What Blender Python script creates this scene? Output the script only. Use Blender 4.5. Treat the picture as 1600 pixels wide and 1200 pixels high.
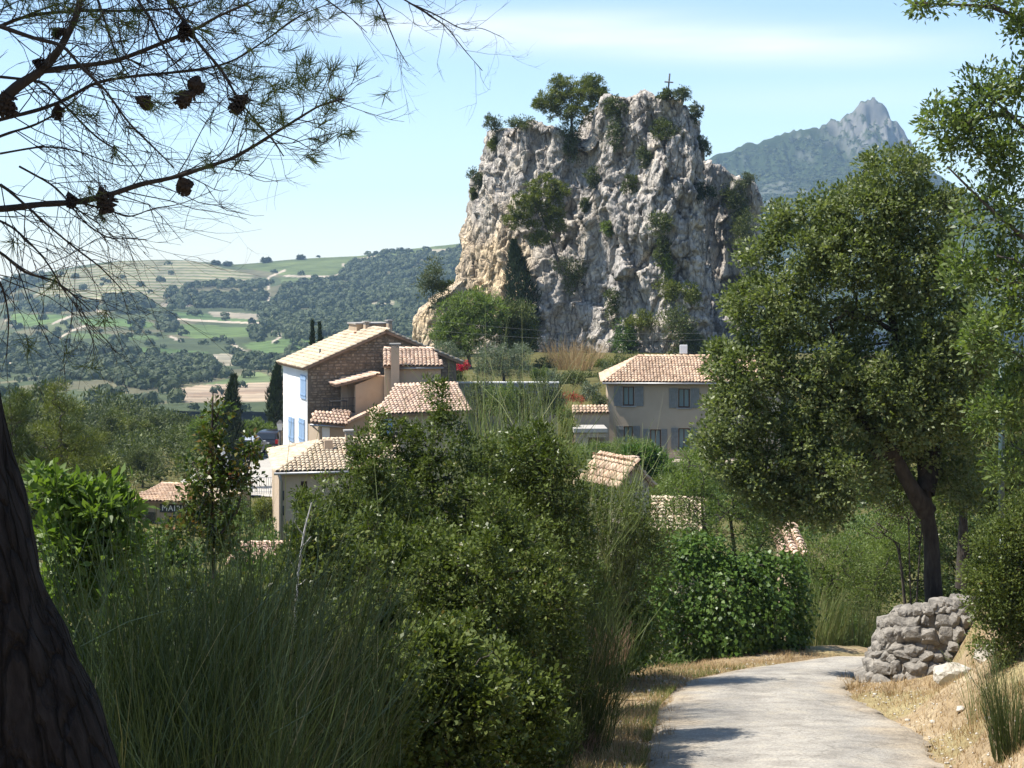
import bpy, bmesh, math, random
import numpy as np
from math import radians as RAD, pi, sin, cos

# ------------------------------------------------------------------ camera, sky, sun, exposure
scene = bpy.context.scene
for o in list(bpy.data.objects):
    bpy.data.objects.remove(o)
COL = scene.collection
F = 2400.0; CX = 800.0; HY = 430.0            # focal length in photo pixels, principal column, horizon row

cam_d = bpy.data.cameras.new('camera')
cam_d.sensor_width = 36.0; cam_d.lens = 36.0 * F / 1600.0
cam_d.shift_y = -(600.0 - HY) / 1600.0
cam_d.clip_start = 0.05; cam_d.clip_end = 30000.0
cam = bpy.data.objects.new('camera', cam_d); COL.objects.link(cam)
cam.location = (0, 0, 0); cam.rotation_euler = (RAD(90), 0, 0)
scene.camera = cam

SUN = np.array([-0.72, -0.07, 1.18]); SUN /= np.linalg.norm(SUN)
sun_el = math.asin(SUN[2]); sun_az = math.atan2(SUN[0], SUN[1])

world = bpy.data.worlds.new('World'); scene.world = world; world.use_nodes = True
wn = world.node_tree; wn.nodes.clear()
def wnode(t, **k):
    n = wn.nodes.new(t)
    for a, b in k.items(): setattr(n, a, b)
    return n
sky = wnode('ShaderNodeTexSky', sky_type='NISHITA', sun_disc=False, sun_elevation=sun_el, sun_rotation=sun_az,
            altitude=400.0, air_density=1.0, dust_density=0.25, ozone_density=2.2)
bg = wnode('ShaderNodeBackground'); bg.inputs['Strength'].default_value = 0.118
wout = wnode('ShaderNodeOutputWorld')
def wmath(op, a, b=None, clamp=False):
    n = wnode('ShaderNodeMath', operation=op, use_clamp=clamp)
    for i, v in enumerate((a, b)):
        if v is None: continue
        if isinstance(v, (int, float)): n.inputs[i].default_value = v
        else: wn.links.new(v, n.inputs[i])
    return n.outputs[0]
tc = wnode('ShaderNodeTexCoord'); sep = wnode('ShaderNodeSeparateXYZ')
wn.links.new(tc.outputs['Generated'], sep.inputs[0])
az = wmath('ARCTAN2', sep.outputs[0], sep.outputs[1]); el = wmath('ARCSINE', sep.outputs[2])
comb = wnode('ShaderNodeCombineXYZ')
wn.links.new(wmath('MULTIPLY', az, 5.0), comb.inputs[0]); wn.links.new(wmath('MULTIPLY', el, 42.0), comb.inputs[1])
nz = wnode('ShaderNodeTexNoise'); nz.inputs['Scale'].default_value = 1.0; nz.inputs['Detail'].default_value = 6.0
nz.inputs['Roughness'].default_value = 0.55
wn.links.new(comb.outputs[0], nz.inputs['Vector'])
def streak(a0, e0, sa, se, tilt, amp):
    # one thin veil of cirrus: a soft ellipse about (azimuth a0, elevation e0)
    da = wmath('SUBTRACT', az, a0); de = wmath('SUBTRACT', wmath('SUBTRACT', el, e0), wmath('MULTIPLY', da, tilt))
    q = wmath('ADD', wmath('POWER', wmath('ABSOLUTE', wmath('DIVIDE', da, sa)), 2.4),
              wmath('POWER', wmath('ABSOLUTE', wmath('DIVIDE', de, se)), 2.0))
    return wmath('MULTIPLY', wmath('POWER', 2.718, wmath('MULTIPLY', q, -1.0)), amp)
cl = None
for s in ((0.075, 0.152, 0.165, 0.0125, -0.05, 1.0), (0.21, 0.146, 0.09, 0.010, -0.04, .55), (0.0, 0.165, 0.12, 0.008, 0.02, 0.5), (0.20, 0.113, 0.10, 0.009, 0.0, .35),
          (-0.9, 0.22, 0.3, 0.02, 0.02, .8), (1.1, 0.3, 0.35, 0.03, 0.0, .8), (2.4, 0.25, 0.4, 0.03, 0.03, .8), (-2.2, 0.35, 0.4, 0.03, 0.0, .8)):
    v = streak(*s); cl = v if cl is None else wmath('ADD', cl, v)
nm = wnode('ShaderNodeMapRange'); nm.inputs[1].default_value = 0.28; nm.inputs[2].default_value = 0.72
nm.inputs[3].default_value = 0.35; nm.inputs[4].default_value = 1.0
wn.links.new(nz.outputs[0], nm.inputs[0])
fac = wmath('MULTIPLY', cl, nm.outputs[0], True)
mixc = wnode('ShaderNodeMix', data_type='RGBA')
wn.links.new(wmath('MULTIPLY', fac, 0.85), mixc.inputs[0])
wn.links.new(sky.outputs[0], mixc.inputs[6]); mixc.inputs[7].default_value = (5.9, 6.1, 6.3, 1)
wn.links.new(mixc.outputs[2], bg.inputs['Color']); wn.links.new(bg.outputs[0], wout.inputs['Surface'])

sun_d = bpy.data.lights.new('sun', 'SUN'); sun_d.energy = 5.0; sun_d.angle = RAD(0.53); sun_d.color = (1.0, 0.95, 0.87)
sun_o = bpy.data.objects.new('sun', sun_d); COL.objects.link(sun_o)
from mathutils import Vector
sun_o.rotation_euler = Vector(SUN).to_track_quat('Z', 'Y').to_euler()

scene.view_settings.view_transform = 'Standard'; scene.view_settings.look = 'None'
scene.view_settings.exposure = 0.87; scene.view_settings.gamma = 1.0
scene.view_settings.use_curve_mapping = False
scene.render.engine = 'CYCLES'
cy = scene.cycles
cy.use_denoising = True
cy.max_bounces = 6; cy.diffuse_bounces = 3; cy.glossy_bounces = 2; cy.transmission_bounces = 3; cy.transparent_max_bounces = 4
cy.volume_bounces = 0; cy.caustics_reflective = False; cy.caustics_refractive = False

# ------------------------------------------------------------------ numbers
def P(px, py, d):
    return np.array([(px - CX) / F * d, d, -(py - HY) / F * d])
def rng(seed): return np.random.default_rng(seed)
def smooth(a, b, x):
    t = np.clip((np.asarray(x, float) - a) / (b - a), 0, 1); return t * t * (3 - 2 * t)
def unit(v): return v / np.maximum(np.linalg.norm(v, axis=-1, keepdims=True), 1e-9)

def _hash(i, j, k, s):
    h = (i.astype(np.int64) * 374761393 + j.astype(np.int64) * 668265263 + k.astype(np.int64) * 2147483647 + s * 1274126177) & 0xFFFFFFFF
    h = ((h ^ (h >> 13)) * 1274126177) & 0xFFFFFFFF
    h = ((h ^ (h >> 16)) * 2246822519) & 0xFFFFFFFF
    return ((h ^ (h >> 15)) & 0xFFFFFF) / float(0x1000000)
def vnoise(p, s=0):
    f = np.floor(p); t = p - f; t = t * t * (3 - 2 * t); f = f.astype(np.int64)
    out = 0
    for a in (0, 1):
        for b in (0, 1):
            for c in (0, 1):
                w = (t[:, 0] if a else 1 - t[:, 0]) * (t[:, 1] if b else 1 - t[:, 1]) * (t[:, 2] if c else 1 - t[:, 2])
                out = out + w * _hash(f[:, 0] + a, f[:, 1] + b, f[:, 2] + c, s)
    return out * 2 - 1
def fbm(p, o=4, s=0, g=.5):
    a, t, n = 1., 0., 0.
    for i in range(o):
        t = t + a * vnoise(p * 2 ** i, s + i * 17); n += a; a *= g
    return t / n
def worley(p, s=0, facet=False):
    f = np.floor(p).astype(np.int64)
    F1 = np.full(len(p), 9.); F2 = np.full(len(p), 9.); ID = np.zeros(len(p)); FA = np.zeros(len(p))
    for a in (-1, 0, 1):
        for b in (-1, 0, 1):
            for c in (-1, 0, 1):
                i, j, k = f[:, 0] + a, f[:, 1] + b, f[:, 2] + c
                q = np.stack([i + _hash(i, j, k, s), j + _hash(i, j, k, s + 1), k + _hash(i, j, k, s + 2)], 1)
                d = np.linalg.norm(q - p, axis=1); h = _hash(i, j, k, s + 3)
                near = d < F1
                if facet: FA = np.where(near, (p - q)[:, 0] * (_hash(i, j, k, s + 5) - .5) + (p - q)[:, 1] * (_hash(i, j, k, s + 6) - .5) + (p - q)[:, 2] * (_hash(i, j, k, s + 7) - .5), FA)
                F2 = np.where(near, F1, np.minimum(F2, d)); ID = np.where(near, h, ID); F1 = np.where(near, d, F1)
    return (F1, F2, ID, FA) if facet else (F1, F2, ID)
def fbm2(x, y, o=4, s=0):
    x = np.asarray(x, float); y = np.asarray(y, float); sh = np.broadcast(x, y).shape
    p = np.stack([np.broadcast_to(x, sh).ravel(), np.broadcast_to(y, sh).ravel(), np.zeros(int(np.prod(sh))) + .37], 1)
    return fbm(p, o, s).reshape(sh)

# ------------------------------------------------------------------ objects, things, parts
def mesh_np(name, V, faces, rnd=None, col=None, smooth_shade=False):
    """V (n,3); faces: one (m,k) int array or a list of them"""
    if not isinstance(faces, list): faces = [faces]
    faces = [np.asarray(f, np.int64) for f in faces if len(f)]
    me = bpy.data.meshes.new(name)
    V = np.asarray(V, np.float32)
    me.vertices.add(len(V)); me.vertices.foreach_set('co', V.ravel())
    nl = sum(f.size for f in faces); npoly = sum(len(f) for f in faces)
    me.loops.add(nl); me.polygons.add(npoly)
    me.loops.foreach_set('vertex_index', np.concatenate([f.ravel() for f in faces]).astype(np.int32))
    tot = np.concatenate([np.full(len(f), f.shape[1]) for f in faces]); st = np.concatenate([[0], np.cumsum(tot)[:-1]])
    me.polygons.foreach_set('loop_start', st.astype(np.int32))
    me.polygons.foreach_set('loop_total', tot.astype(np.int32))
    me.update(calc_edges=True)
    if rnd is not None:
        a = me.attributes.new('rnd', 'FLOAT', 'POINT'); a.data.foreach_set('value', np.asarray(rnd, np.float32))
    if col is not None:
        a = me.attributes.new('tint', 'FLOAT_COLOR', 'POINT')
        c = np.ones((len(V), 4), np.float32); c[:, :3] = col; a.data.foreach_set('color', c.ravel())
    if smooth_shade: me.polygons.foreach_set('use_smooth', np.ones(npoly, bool))
    return me
def tag(o, label=None, cat=None, group=None, kind=None):
    if label: o['label'] = label
    if cat: o['category'] = cat
    if group: o['group'] = group
    if kind: o['kind'] = kind
    return o
def thing(name, label, cat, base, group=None):
    o = bpy.data.objects.new(name, None); COL.objects.link(o); o.empty_display_size = .2
    o.location = tuple(float(c) for c in base)
    return tag(o, label, cat, group)
def origin_of(o):
    v = np.zeros(3)
    while o is not None:
        v += np.array(o.location); o = o.parent
    return v
def part(name, me, mat, parent=None, kind=None, label=None):
    """me has world coordinates; it is moved into its parent's space"""
    o = bpy.data.objects.new(name, me); COL.objects.link(o)
    if me.materials: pass
    else:
        for m in (mat if isinstance(mat, (list, tuple)) else [mat]): me.materials.append(m)
    if parent is not None:
        off = origin_of(parent)
        if np.abs(off).sum() > 0:
            co = np.empty(len(me.vertices) * 3, np.float32); me.vertices.foreach_get('co', co)
            co = (co.reshape(-1, 3) - off.astype(np.float32)).ravel(); me.vertices.foreach_set('co', co); me.update()
        o.parent = parent
    return tag(o, label=label, kind=kind)
def structure(name, me, mat): return part(name, me, mat, None, kind='structure')
def stuff(name, me, mat, label, cat): return tag(part(name, me, mat, None, kind='stuff'), label, cat)
def copy_tree(o, parent=None):
    c = o.copy(); COL.objects.link(c); c.parent = parent
    for ch in list(o.children): copy_tree(ch, c)
    return c

class MB:
    """collects boxes, prisms and tubes into one mesh"""
    def __init__(s): s.V = []; s.Fq = []; s.n = 0; s.R = []
    def add(s, V, Fs, rnd=0.5):
        for f in Fs: s.Fq.append([i + s.n for i in f])
        s.V.extend([tuple(v) for v in V]); s.R.extend([rnd] * len(V)); s.n += len(V); return s
    def box8(s, C, rnd=.5):     # eight corners: bottom ring, top ring
        return s.add(C, [(3, 2, 1, 0), (4, 5, 6, 7), (0, 1, 5, 4), (1, 2, 6, 5), (2, 3, 7, 6), (3, 0, 4, 7)], rnd)
    def box(s, lo, hi, tf=None, rnd=.5):
        x0, y0, z0 = lo; x1, y1, z1 = hi
        C = [(x0, y0, z0), (x1, y0, z0), (x1, y1, z0), (x0, y1, z0), (x0, y0, z1), (x1, y0, z1), (x1, y1, z1), (x0, y1, z1)]
        if tf: C = [tf(*c) for c in C]
        return s.box8(C, rnd)
    def prism(s, A, B, rnd=.5):  # two rings of the same length
        n = len(A)
        return s.add(list(A) + list(B), [tuple(range(n))[::-1], tuple(range(n, 2 * n))] +
                     [(i, (i + 1) % n, n + (i + 1) % n, n + i) for i in range(n)], rnd)
    def tube(s, pts, r, k=8, rnd=.5):
        pts = np.asarray(pts, float); m = len(pts); r = np.broadcast_to(r, (m,))
        V, Fq = tube_arrays(pts[None], r[None], k)
        s.add(V, [tuple(f) for f in Fq], rnd)
        s.Fq.append([s.n - m * k + i for i in range(k)][::-1]); s.Fq.append([s.n - k + i for i in range(k)])
        return s
    def mesh(s, name, bevel=0, smooth_shade=False):
        me = bpy.data.meshes.new(name); me.from_pydata(s.V, [], s.Fq); me.update()
        a = me.attributes.new('rnd', 'FLOAT', 'POINT'); a.data.foreach_set('value', np.asarray(s.R, np.float32))
        bm = bmesh.new(); bm.from_mesh(me)
        bmesh.ops.recalc_face_normals(bm, faces=bm.faces)
        if bevel: bmesh.ops.bevel(bm, geom=bm.edges[:], offset=bevel, segments=1, affect='EDGES', clamp_overlap=True)
        bm.to_mesh(me); bm.free()
        if smooth_shade: me.polygons.foreach_set('use_smooth', np.ones(len(me.polygons), bool))
        return me

def tube_arrays(Pts, R, k=3):
    """Pts (n,m,3) polylines, R (n,m) radii -> verts, quads"""
    n, m, _ = Pts.shape
    T = np.empty_like(Pts); T[:, 1:-1] = Pts[:, 2:] - Pts[:, :-2]; T[:, 0] = Pts[:, 1] - Pts[:, 0]; T[:, -1] = Pts[:, -1] - Pts[:, -2]
    T = unit(T)
    main = unit(Pts[:, -1] - Pts[:, 0])
    ref = np.where(np.abs(main[:, 2:3]) > .8, np.array([[1., 0, 0]]), np.array([[0, 0, 1.]]))[:, None, :]
    A = unit(np.cross(T, np.broadcast_to(ref, T.shape))); B = np.cross(T, A)
    ang = np.arange(k) / k * 2 * pi
    if k == 2: ang = ang[None] + (np.arange(n) * 2.399)[:, None]; cs, sn_ = np.cos(ang)[:, None, :, None], np.sin(ang)[:, None, :, None]
    else: cs, sn_ = np.cos(ang)[None, None, :, None], np.sin(ang)[None, None, :, None]
    V = Pts[:, :, None] + R[:, :, None, None] * (cs * A[:, :, None] + sn_ * B[:, :, None])
    idx = np.arange(n * m * k).reshape(n, m, k)
    a = idx[:, :-1]; b = idx[:, 1:]
    if k == 2: return V.reshape(-1, 3), np.stack([a[..., 0], a[..., 1], b[..., 1], b[..., 0]], -1).reshape(-1, 4)
    Fq = np.stack([a, np.roll(a, -1, 2), np.roll(b, -1, 2), b], -1).reshape(-1, 4)
    return V.reshape(-1, 3), Fq

# ------------------------------------------------------------------ materials
def new_mat(name):
    m = bpy.data.materials.new(name); m.use_nodes = True
    nt = m.node_tree; nt.nodes.clear()
    out = nt.nodes.new('ShaderNodeOutputMaterial'); return m, nt, out
def ramp(nt, src, cols, pos=None):
    r = nt.nodes.new('ShaderNodeValToRGB'); e = r.color_ramp.elements
    pos = pos or [i / (len(cols) - 1) for i in range(len(cols))]
    while len(e) < len(cols): e.new(.5)
    for i, c in enumerate(cols): e[i].position = pos[i]; e[i].color = (*c, 1)
    nt.links.new(src, r.inputs[0]); return r.outputs[0]
def noise_n(nt, scale, detail=4, rough=.55, vec=None, dist=0):
    n = nt.nodes.new('ShaderNodeTexNoise'); n.inputs['Scale'].default_value = scale; n.inputs['Detail'].default_value = detail
    n.inputs['Roughness'].default_value = rough; n.inputs['Distortion'].default_value = dist
    if vec is not None: nt.links.new(vec, n.inputs['Vector'])
    return n.outputs[0]
def coords(nt, scale=(1, 1, 1)):
    g = nt.nodes.new('ShaderNodeNewGeometry'); mp = nt.nodes.new('ShaderNodeMapping')
    mp.inputs['Scale'].default_value = scale; nt.links.new(g.outputs['Position'], mp.inputs[0]); return mp.outputs[0]
def mixrgb(nt, f, a, b, mode='MIX'):
    n = nt.nodes.new('ShaderNodeMix'); n.data_type = 'RGBA'; n.blend_type = mode
    for s, v in ((0, f), (6, a), (7, b)):
        if isinstance(v, (int, float)): n.inputs[s].default_value = v
        elif isinstance(v, tuple): n.inputs[s].default_value = (*v, 1)
        else: nt.links.new(v, n.inputs[s])
    return n.outputs[2]
def attr(nt, name, out='Fac'):
    a = nt.nodes.new('ShaderNodeAttribute'); a.attribute_name = name; return a.outputs[out]
def bump(nt, h, strength, dist):
    b = nt.nodes.new('ShaderNodeBump'); b.inputs['Strength'].default_value = strength; b.inputs['Distance'].default_value = dist
    nt.links.new(h, b.inputs['Height']); return b.outputs[0]
def principled(nt, out, col, rough=.8, nrm=None, spec=.3, metal=0):
    p = nt.nodes.new('ShaderNodeBsdfPrincipled')
    if isinstance(col, tuple): p.inputs['Base Color'].default_value = (*col, 1)
    else: nt.links.new(col, p.inputs['Base Color'])
    p.inputs['Roughness'].default_value = rough; p.inputs['Specular IOR Level'].default_value = spec; p.inputs['Metallic'].default_value = metal
    if nrm is not None: nt.links.new(nrm, p.inputs['Normal'])
    nt.links.new(p.outputs[0], out.inputs['Surface']); return p
def surf(name, cols, scale=2., rough=.85, bstr=.3, bdist=.02, bscale=None, spec=.25, use_rnd=False, pos=None, detail=5, stretch=(1, 1, 1), metal=0):
    """noise-mottled solid; use_rnd tints piece by piece from the 'rnd' attribute"""
    m, nt, out = new_mat(name)
    vec = coords(nt, stretch)
    n1 = noise_n(nt, scale, detail, .6, vec, .3)
    c = ramp(nt, n1, cols, pos or [.3 + .4 * i / (len(cols) - 1) for i in range(len(cols))])
    if use_rnd:
        a = attr(nt, 'rnd'); t = ramp(nt, a, [(.70, .68, .66), (1, 1, 1), (1.16, 1.12, 1.04)]); c = mixrgb(nt, 1.0, c, t, 'MULTIPLY'); st_ = noise_n(nt, .9, 5, .65, vec, .5); c = mixrgb(nt, 1.0, c, ramp(nt, st_, [(.62, .60, .56), (1, 1, 1), (1.06, 1.05, 1.0)], [.33, .48, .7]), 'MULTIPLY')
    n2 = noise_n(nt, bscale or scale * 8, 5, .6, vec)
    principled(nt, out, c, rough, bump(nt, n2, bstr, bdist), spec, metal); return m
def leafmat(name, cols, trans=.35, rough=.45, tcol=None, spec=.35, pos=None):
    m, nt, out = new_mat(name)
    c = ramp(nt, attr(nt, 'rnd'), cols, pos)
    p = principled(nt, out, c, rough, None, spec)
    t = nt.nodes.new('ShaderNodeBsdfTranslucent')
    tc_ = mixrgb(nt, 1.0, c, tcol or (1.15, 1.28, .5), 'MULTIPLY'); nt.links.new(tc_, t.inputs[0])
    mx = nt.nodes.new('ShaderNodeMixShader'); mx.inputs[0].default_value = trans
    nt.links.new(p.outputs[0], mx.inputs[1]); nt.links.new(t.outputs[0], mx.inputs[2]); nt.links.new(mx.outputs[0], out.inputs['Surface'])
    return m
def plain(name, col, rough=.6, spec=.3, metal=0):
    m, nt, out = new_mat(name); principled(nt, out, col, rough, None, spec, metal); return m

M = {}
M['holm'] = leafmat('holm_oak_leaf', [(.052, .072, .025), (.13, .16, .054), (.205, .235, .10), (.31, .33, .19)], .34, .42, pos=[0, .45, .8, 1])
M['kermes'] = leafmat('glossy_shrub_leaf', [(.034, .046, .012), (.078, .105, .022), (.135, .165, .044), (.24, .19, .08)], .26, .33, spec=.18, pos=[0, .45, .86, 1])
M['kermes2'] = leafmat('olive_shrub_leaf', [(.042, .058, .016), (.095, .125, .030), (.16, .185, .055), (.29, .13, .065)], .28, .36, spec=.18, pos=[0, .5, .88, 1])
M['sapling'] = leafmat('red_tipped_leaf', [(.03, .05, .012), (.08, .12, .025), (.16, .12, .04), (.22, .06, .035)], .3, .35, spec=.18, pos=[0, .5, .8, 1])
M['fresh'] = leafmat('fresh_green_leaf', [(.065, .095, .022), (.125, .17, .04), (.20, .25, .075)], .40, .5)
M['fresh2'] = leafmat('slope_scrub_leaf', [(.045, .075, .018), (.09, .135, .03), (.15, .20, .05)], .35, .55)
M['bay'] = leafmat('bright_broad_leaf', [(.06, .10, .02), (.12, .185, .035), (.20, .27, .07)], .42, .45)
M['ivy'] = leafmat('ivy_leaf', [(.032, .062, .012), (.07, .125, .022), (.13, .19, .045)], .25, .35, spec=.18)
M['ash'] = leafmat('pale_leaflet', [(.055, .085, .022), (.13, .175, .05), (.20, .245, .09), (.28, .13, .05)], .42, .42, pos=[0, .5, .95, 1])
M['olive'] = leafmat('olive_leaf', [(.06, .085, .05), (.12, .15, .09), (.20, .23, .15)], .2, .5)
M['broom'] = leafmat('broom_stem', [(.025, .038, .011), (.058, .082, .02), (.10, .125, .034), (.26, .23, .11)], .12, .5, pos=[0, .45, .93, 1])
M['palebroom'] = leafmat('pale_broom_stem', [(.07, .10, .03), (.13, .17, .05), (.21, .24, .09), (.30, .26, .13)], .2, .5)
M['pine'] = leafmat('pine_needle', [(.035, .055, .014), (.08, .105, .02), (.14, .16, .035)], .25, .5)
M['pinelight'] = leafmat('pine_foliage', [(.055, .075, .014), (.12, .14, .022), (.19, .20, .035)], .3, .5)
M['cypress'] = leafmat('cypress_foliage', [(.010, .020, .008), (.024, .04, .014), (.045, .065, .02)], .12, .6)
M['wood'] = leafmat('woodland_foliage', [(.024, .038, .014), (.048, .066, .022), (.085, .105, .034)], .15, .7)
M['forest'] = leafmat('forest_foliage', [(.032, .046, .013), (.078, .098, .024), (.14, .16, .04)], .25, .6)
M['forest2'] = leafmat('grey_forest_foliage', [(.04, .055, .025), (.085, .105, .045), (.14, .16, .08)], .25, .6)
M['red'] = leafmat('red_flower', [(.28, .01, .03), (.5, .02, .06), (.6, .05, .08)], .3, .6, (1.2, .8, .8))
M['redleaf'] = leafmat('red_shrub_leaf', [(.10, .10, .03), (.35, .06, .03), (.5, .10, .06)], .3, .6, (1.2, .8, .8))
M['drygrass'] = leafmat('dry_grass', [(.20, .13, .065), (.34, .235, .115), (.46, .34, .18), (.16, .17, .06)], .3, .8, (1.1, 1, .8), pos=[0, .4, .9, 1])
M['greengrass'] = leafmat('green_grass', [(.06, .085, .02), (.14, .17, .045), (.28, .24, .10)], .35, .7)
M['drybush'] = leafmat('dry_twigs', [(.14, .09, .06), (.24, .16, .10), (.30, .21, .13)], .1, .8, (1, 1, 1))
M['bark'] = surf('grey_bark', [(.035, .03, .024), (.075, .062, .05), (.11, .095, .08)], 14, .95, .8, .02, 40, stretch=(1, 1, .3))
M['darkbark'] = surf('dark_oak_bark', [(.022, .018, .015), (.045, .037, .03), (.07, .06, .05)], 12, .95, .8, .03, 30, stretch=(1, 1, .3))
M['twig'] = surf('pine_twig_bark', [(.035, .028, .022), (.06, .047, .036)], 20, .9, .3, .005)
M['deadwood'] = surf('bleached_wood', [(.38, .36, .33), (.55, .53, .5)], 12, .8, .3, .004)
M['cone'] = surf('pine_cone', [(.022, .016, .012), (.05, .035, .025)], 30, .8, .3, .003)

def pine_bark():
    m, nt, out = new_mat('pine_bark')
    vec = coords(nt, (1, 1, .22))
    v = nt.nodes.new('ShaderNodeTexVoronoi'); v.feature = 'DISTANCE_TO_EDGE'; v.inputs['Scale'].default_value = 17
    w = nt.nodes.new('ShaderNodeVectorMath'); w.operation = 'ADD'
    nn = nt.nodes.new('ShaderNodeTexNoise'); nn.inputs['Scale'].default_value = 9; nn.inputs['Detail'].default_value = 5; nt.links.new(vec, nn.inputs['Vector'])
    sc = nt.nodes.new('ShaderNodeVectorMath'); sc.operation = 'SCALE'; sc.inputs['Scale'].default_value = .12
    nt.links.new(nn.outputs[1], sc.inputs[0]); nt.links.new(vec, w.inputs[0]); nt.links.new(sc.outputs[0], w.inputs[1]); nt.links.new(w.outputs[0], v.inputs['Vector'])
    n2 = noise_n(nt, 30, 6, .65, vec)
    c = ramp(nt, n2, [(.009, .008, .007), (.019, .0155, .014), (.034, .029, .026)], [.3, .5, .75])
    e = ramp(nt, v.outputs[0], [(.5, .48, .46), (1, 1, 1)], [0, .1]); c = mixrgb(nt, 1, c, e, 'MULTIPLY')
    h = mixrgb(nt, .35, ramp(nt, v.outputs[0], [(0, 0, 0), (1, 1, 1)], [0, .16]), n2)
    principled(nt, out, c, .95, bump(nt, h, 1.0, .03), .1); return m
M['pinebark'] = pine_bark()

def road_mat():
    m, nt, out = new_mat('worn_road')
    vec = coords(nt)
    big = noise_n(nt, .55, 5, .6, vec, .6); fine = noise_n(nt, 26, 6, .75, vec)
    c = ramp(nt, big, [(.26, .242, .212), (.34, .318, .28), (.42, .39, .338)], [.3, .5, .7])
    g = ramp(nt, fine, [(.62, .61, .6), (1, 1, 1), (1.3, 1.27, 1.2)], [.33, .5, .68]); c = mixrgb(nt, 1, c, g, 'MULTIPLY')
    v = nt.nodes.new('ShaderNodeTexVoronoi'); v.inputs['Scale'].default_value = 38; nt.links.new(vec, v.inputs['Vector'])
    st = ramp(nt, v.outputs[0], [(1.3, 1.28, 1.22), (1, 1, 1)], [.12, .3]); c = mixrgb(nt, .7, c, st, 'MULTIPLY')
    c = mixrgb(nt, 1, c, attr(nt, 'tint', 'Color'), 'MULTIPLY')
    ck = nt.nodes.new('ShaderNodeTexVoronoi'); ck.feature = 'DISTANCE_TO_EDGE'; ck.inputs['Scale'].default_value = .8; wv = nt.nodes.new('ShaderNodeVectorMath'); wv.operation = 'ADD'
    nn = nt.nodes.new('ShaderNodeTexNoise'); nn.inputs['Scale'].default_value = 1.6; nn.inputs['Detail'].default_value = 6; nt.links.new(vec, nn.inputs['Vector']); nt.links.new(vec, wv.inputs[0]); nt.links.new(nn.outputs[1], wv.inputs[1]); nt.links.new(wv.outputs[0], ck.inputs['Vector'])
    c = mixrgb(nt, .4, c, ramp(nt, ck.outputs[0], [(.35, .34, .32), (1, 1, 1)], [0, .018]), 'MULTIPLY')
    pt = noise_n(nt, 2.4, 3, .5, vec, .2); c = mixrgb(nt, 1, c, ramp(nt, pt, [(.82, .81, .8), (1, 1, 1), (1.08, 1.06, 1.02)], [.36, .5, .62]), 'MULTIPLY')
    principled(nt, out, c, .92, bump(nt, fine, .8, .03), .2); return m
M['road'] = road_mat()

def ground_mat():
    m, nt, out = new_mat('dry_ground')
    vec = coords(nt); n1 = noise_n(nt, .8, 6, .6, vec, .5); n2 = noise_n(nt, 14, 6, .7, vec)
    c = ramp(nt, n1, [(.20, .145, .085), (.30, .225, .135), (.40, .32, .21)], [.3, .5, .7])
    g = ramp(nt, n2, [(.55, .53, .5), (1, 1, 1), (1.3, 1.25, 1.15)], [.3, .5, .7]); c = mixrgb(nt, 1, c, g, 'MULTIPLY')
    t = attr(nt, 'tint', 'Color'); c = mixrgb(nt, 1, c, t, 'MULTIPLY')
    principled(nt, out, c, .95, bump(nt, n2, .8, .04), .1); return m
M['ground'] = ground_mat()

def hill_mat(name, s1, s2):
    m, nt, out = new_mat(name)
    vec = coords(nt); n1 = noise_n(nt, s1, 6, .65, vec); n2 = noise_n(nt, s2, 4, .6, vec)
    c = mixrgb(nt, 1, attr(nt, 'tint', 'Color'), ramp(nt, n1, [(.62, .64, .66), (1, 1, 1), (1.3, 1.27, 1.2)], [.3, .5, .7]), 'MULTIPLY')
    principled(nt, out, c, .95, bump(nt, n2, .7, 1.2), .05); return m
M['hill'] = hill_mat('hillside', .035, .12)
M['mountain'] = hill_mat('mountain', .03, .09)

def rock_mat(name, warm=True):
    m, nt, out = new_mat(name)
    vec = coords(nt); n1 = noise_n(nt, .22, 6, .62, vec, .8); n2 = noise_n(nt, 1.9, 7, .68, vec, .4); n3 = noise_n(nt, 9, 6, .7, vec)
    c = ramp(nt, n1, [(.39, .365, .33), (.52, .475, .405), (.60, .53, .42)], [.32, .5, .68])
    c = mixrgb(nt, 1, c, ramp(nt, n2, [(.5, .5, .52), (.92, .91, .9), (1.2, 1.17, 1.1)], [.3, .47, .68]), 'MULTIPLY')
    # dark weathering streaks running down the face
    v2 = coords(nt, (1, 1, .12)); s = noise_n(nt, .8, 5, .6, v2, .2)
    c = mixrgb(nt, 1, c, ramp(nt, s, [(.62, .63, .66), (1, 1, 1)], [.36, .5]), 'MULTIPLY')
    c = mixrgb(nt, 1, c, attr(nt, 'tint', 'Color'), 'MULTIPLY')
    wv = nt.nodes.new('ShaderNodeVectorMath'); wv.operation = 'ADD'; nn = nt.nodes.new('ShaderNodeTexNoise'); nn.inputs['Scale'].default_value = .7; nn.inputs['Detail'].default_value = 6
    v3 = coords(nt, (1, 1, .45)); nt.links.new(v3, nn.inputs['Vector']); nt.links.new(v3, wv.inputs[0]); nt.links.new(nn.outputs[1], wv.inputs[1])
    hs_ = []
    for sc in (.5, 1.5):
        vo = nt.nodes.new('ShaderNodeTexVoronoi'); vo.feature = 'DISTANCE_TO_EDGE'; vo.inputs['Scale'].default_value = sc; nt.links.new(wv.outputs[0], vo.inputs['Vector'])
        hs_.append(ramp(nt, vo.outputs[0], [(0, 0, 0), (1, 1, 1)], [0, .07]))
    c = mixrgb(nt, .38, c, hs_[0], 'MULTIPLY'); c = mixrgb(nt, .22, c, hs_[1], 'MULTIPLY')
    hh_ = mixrgb(nt, .5, mixrgb(nt, .45, n2, n3), mixrgb(nt, .5, hs_[0], hs_[1]))
    principled(nt, out, c, .95, bump(nt, hh_, 1.0, .4), .1); return m
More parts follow.
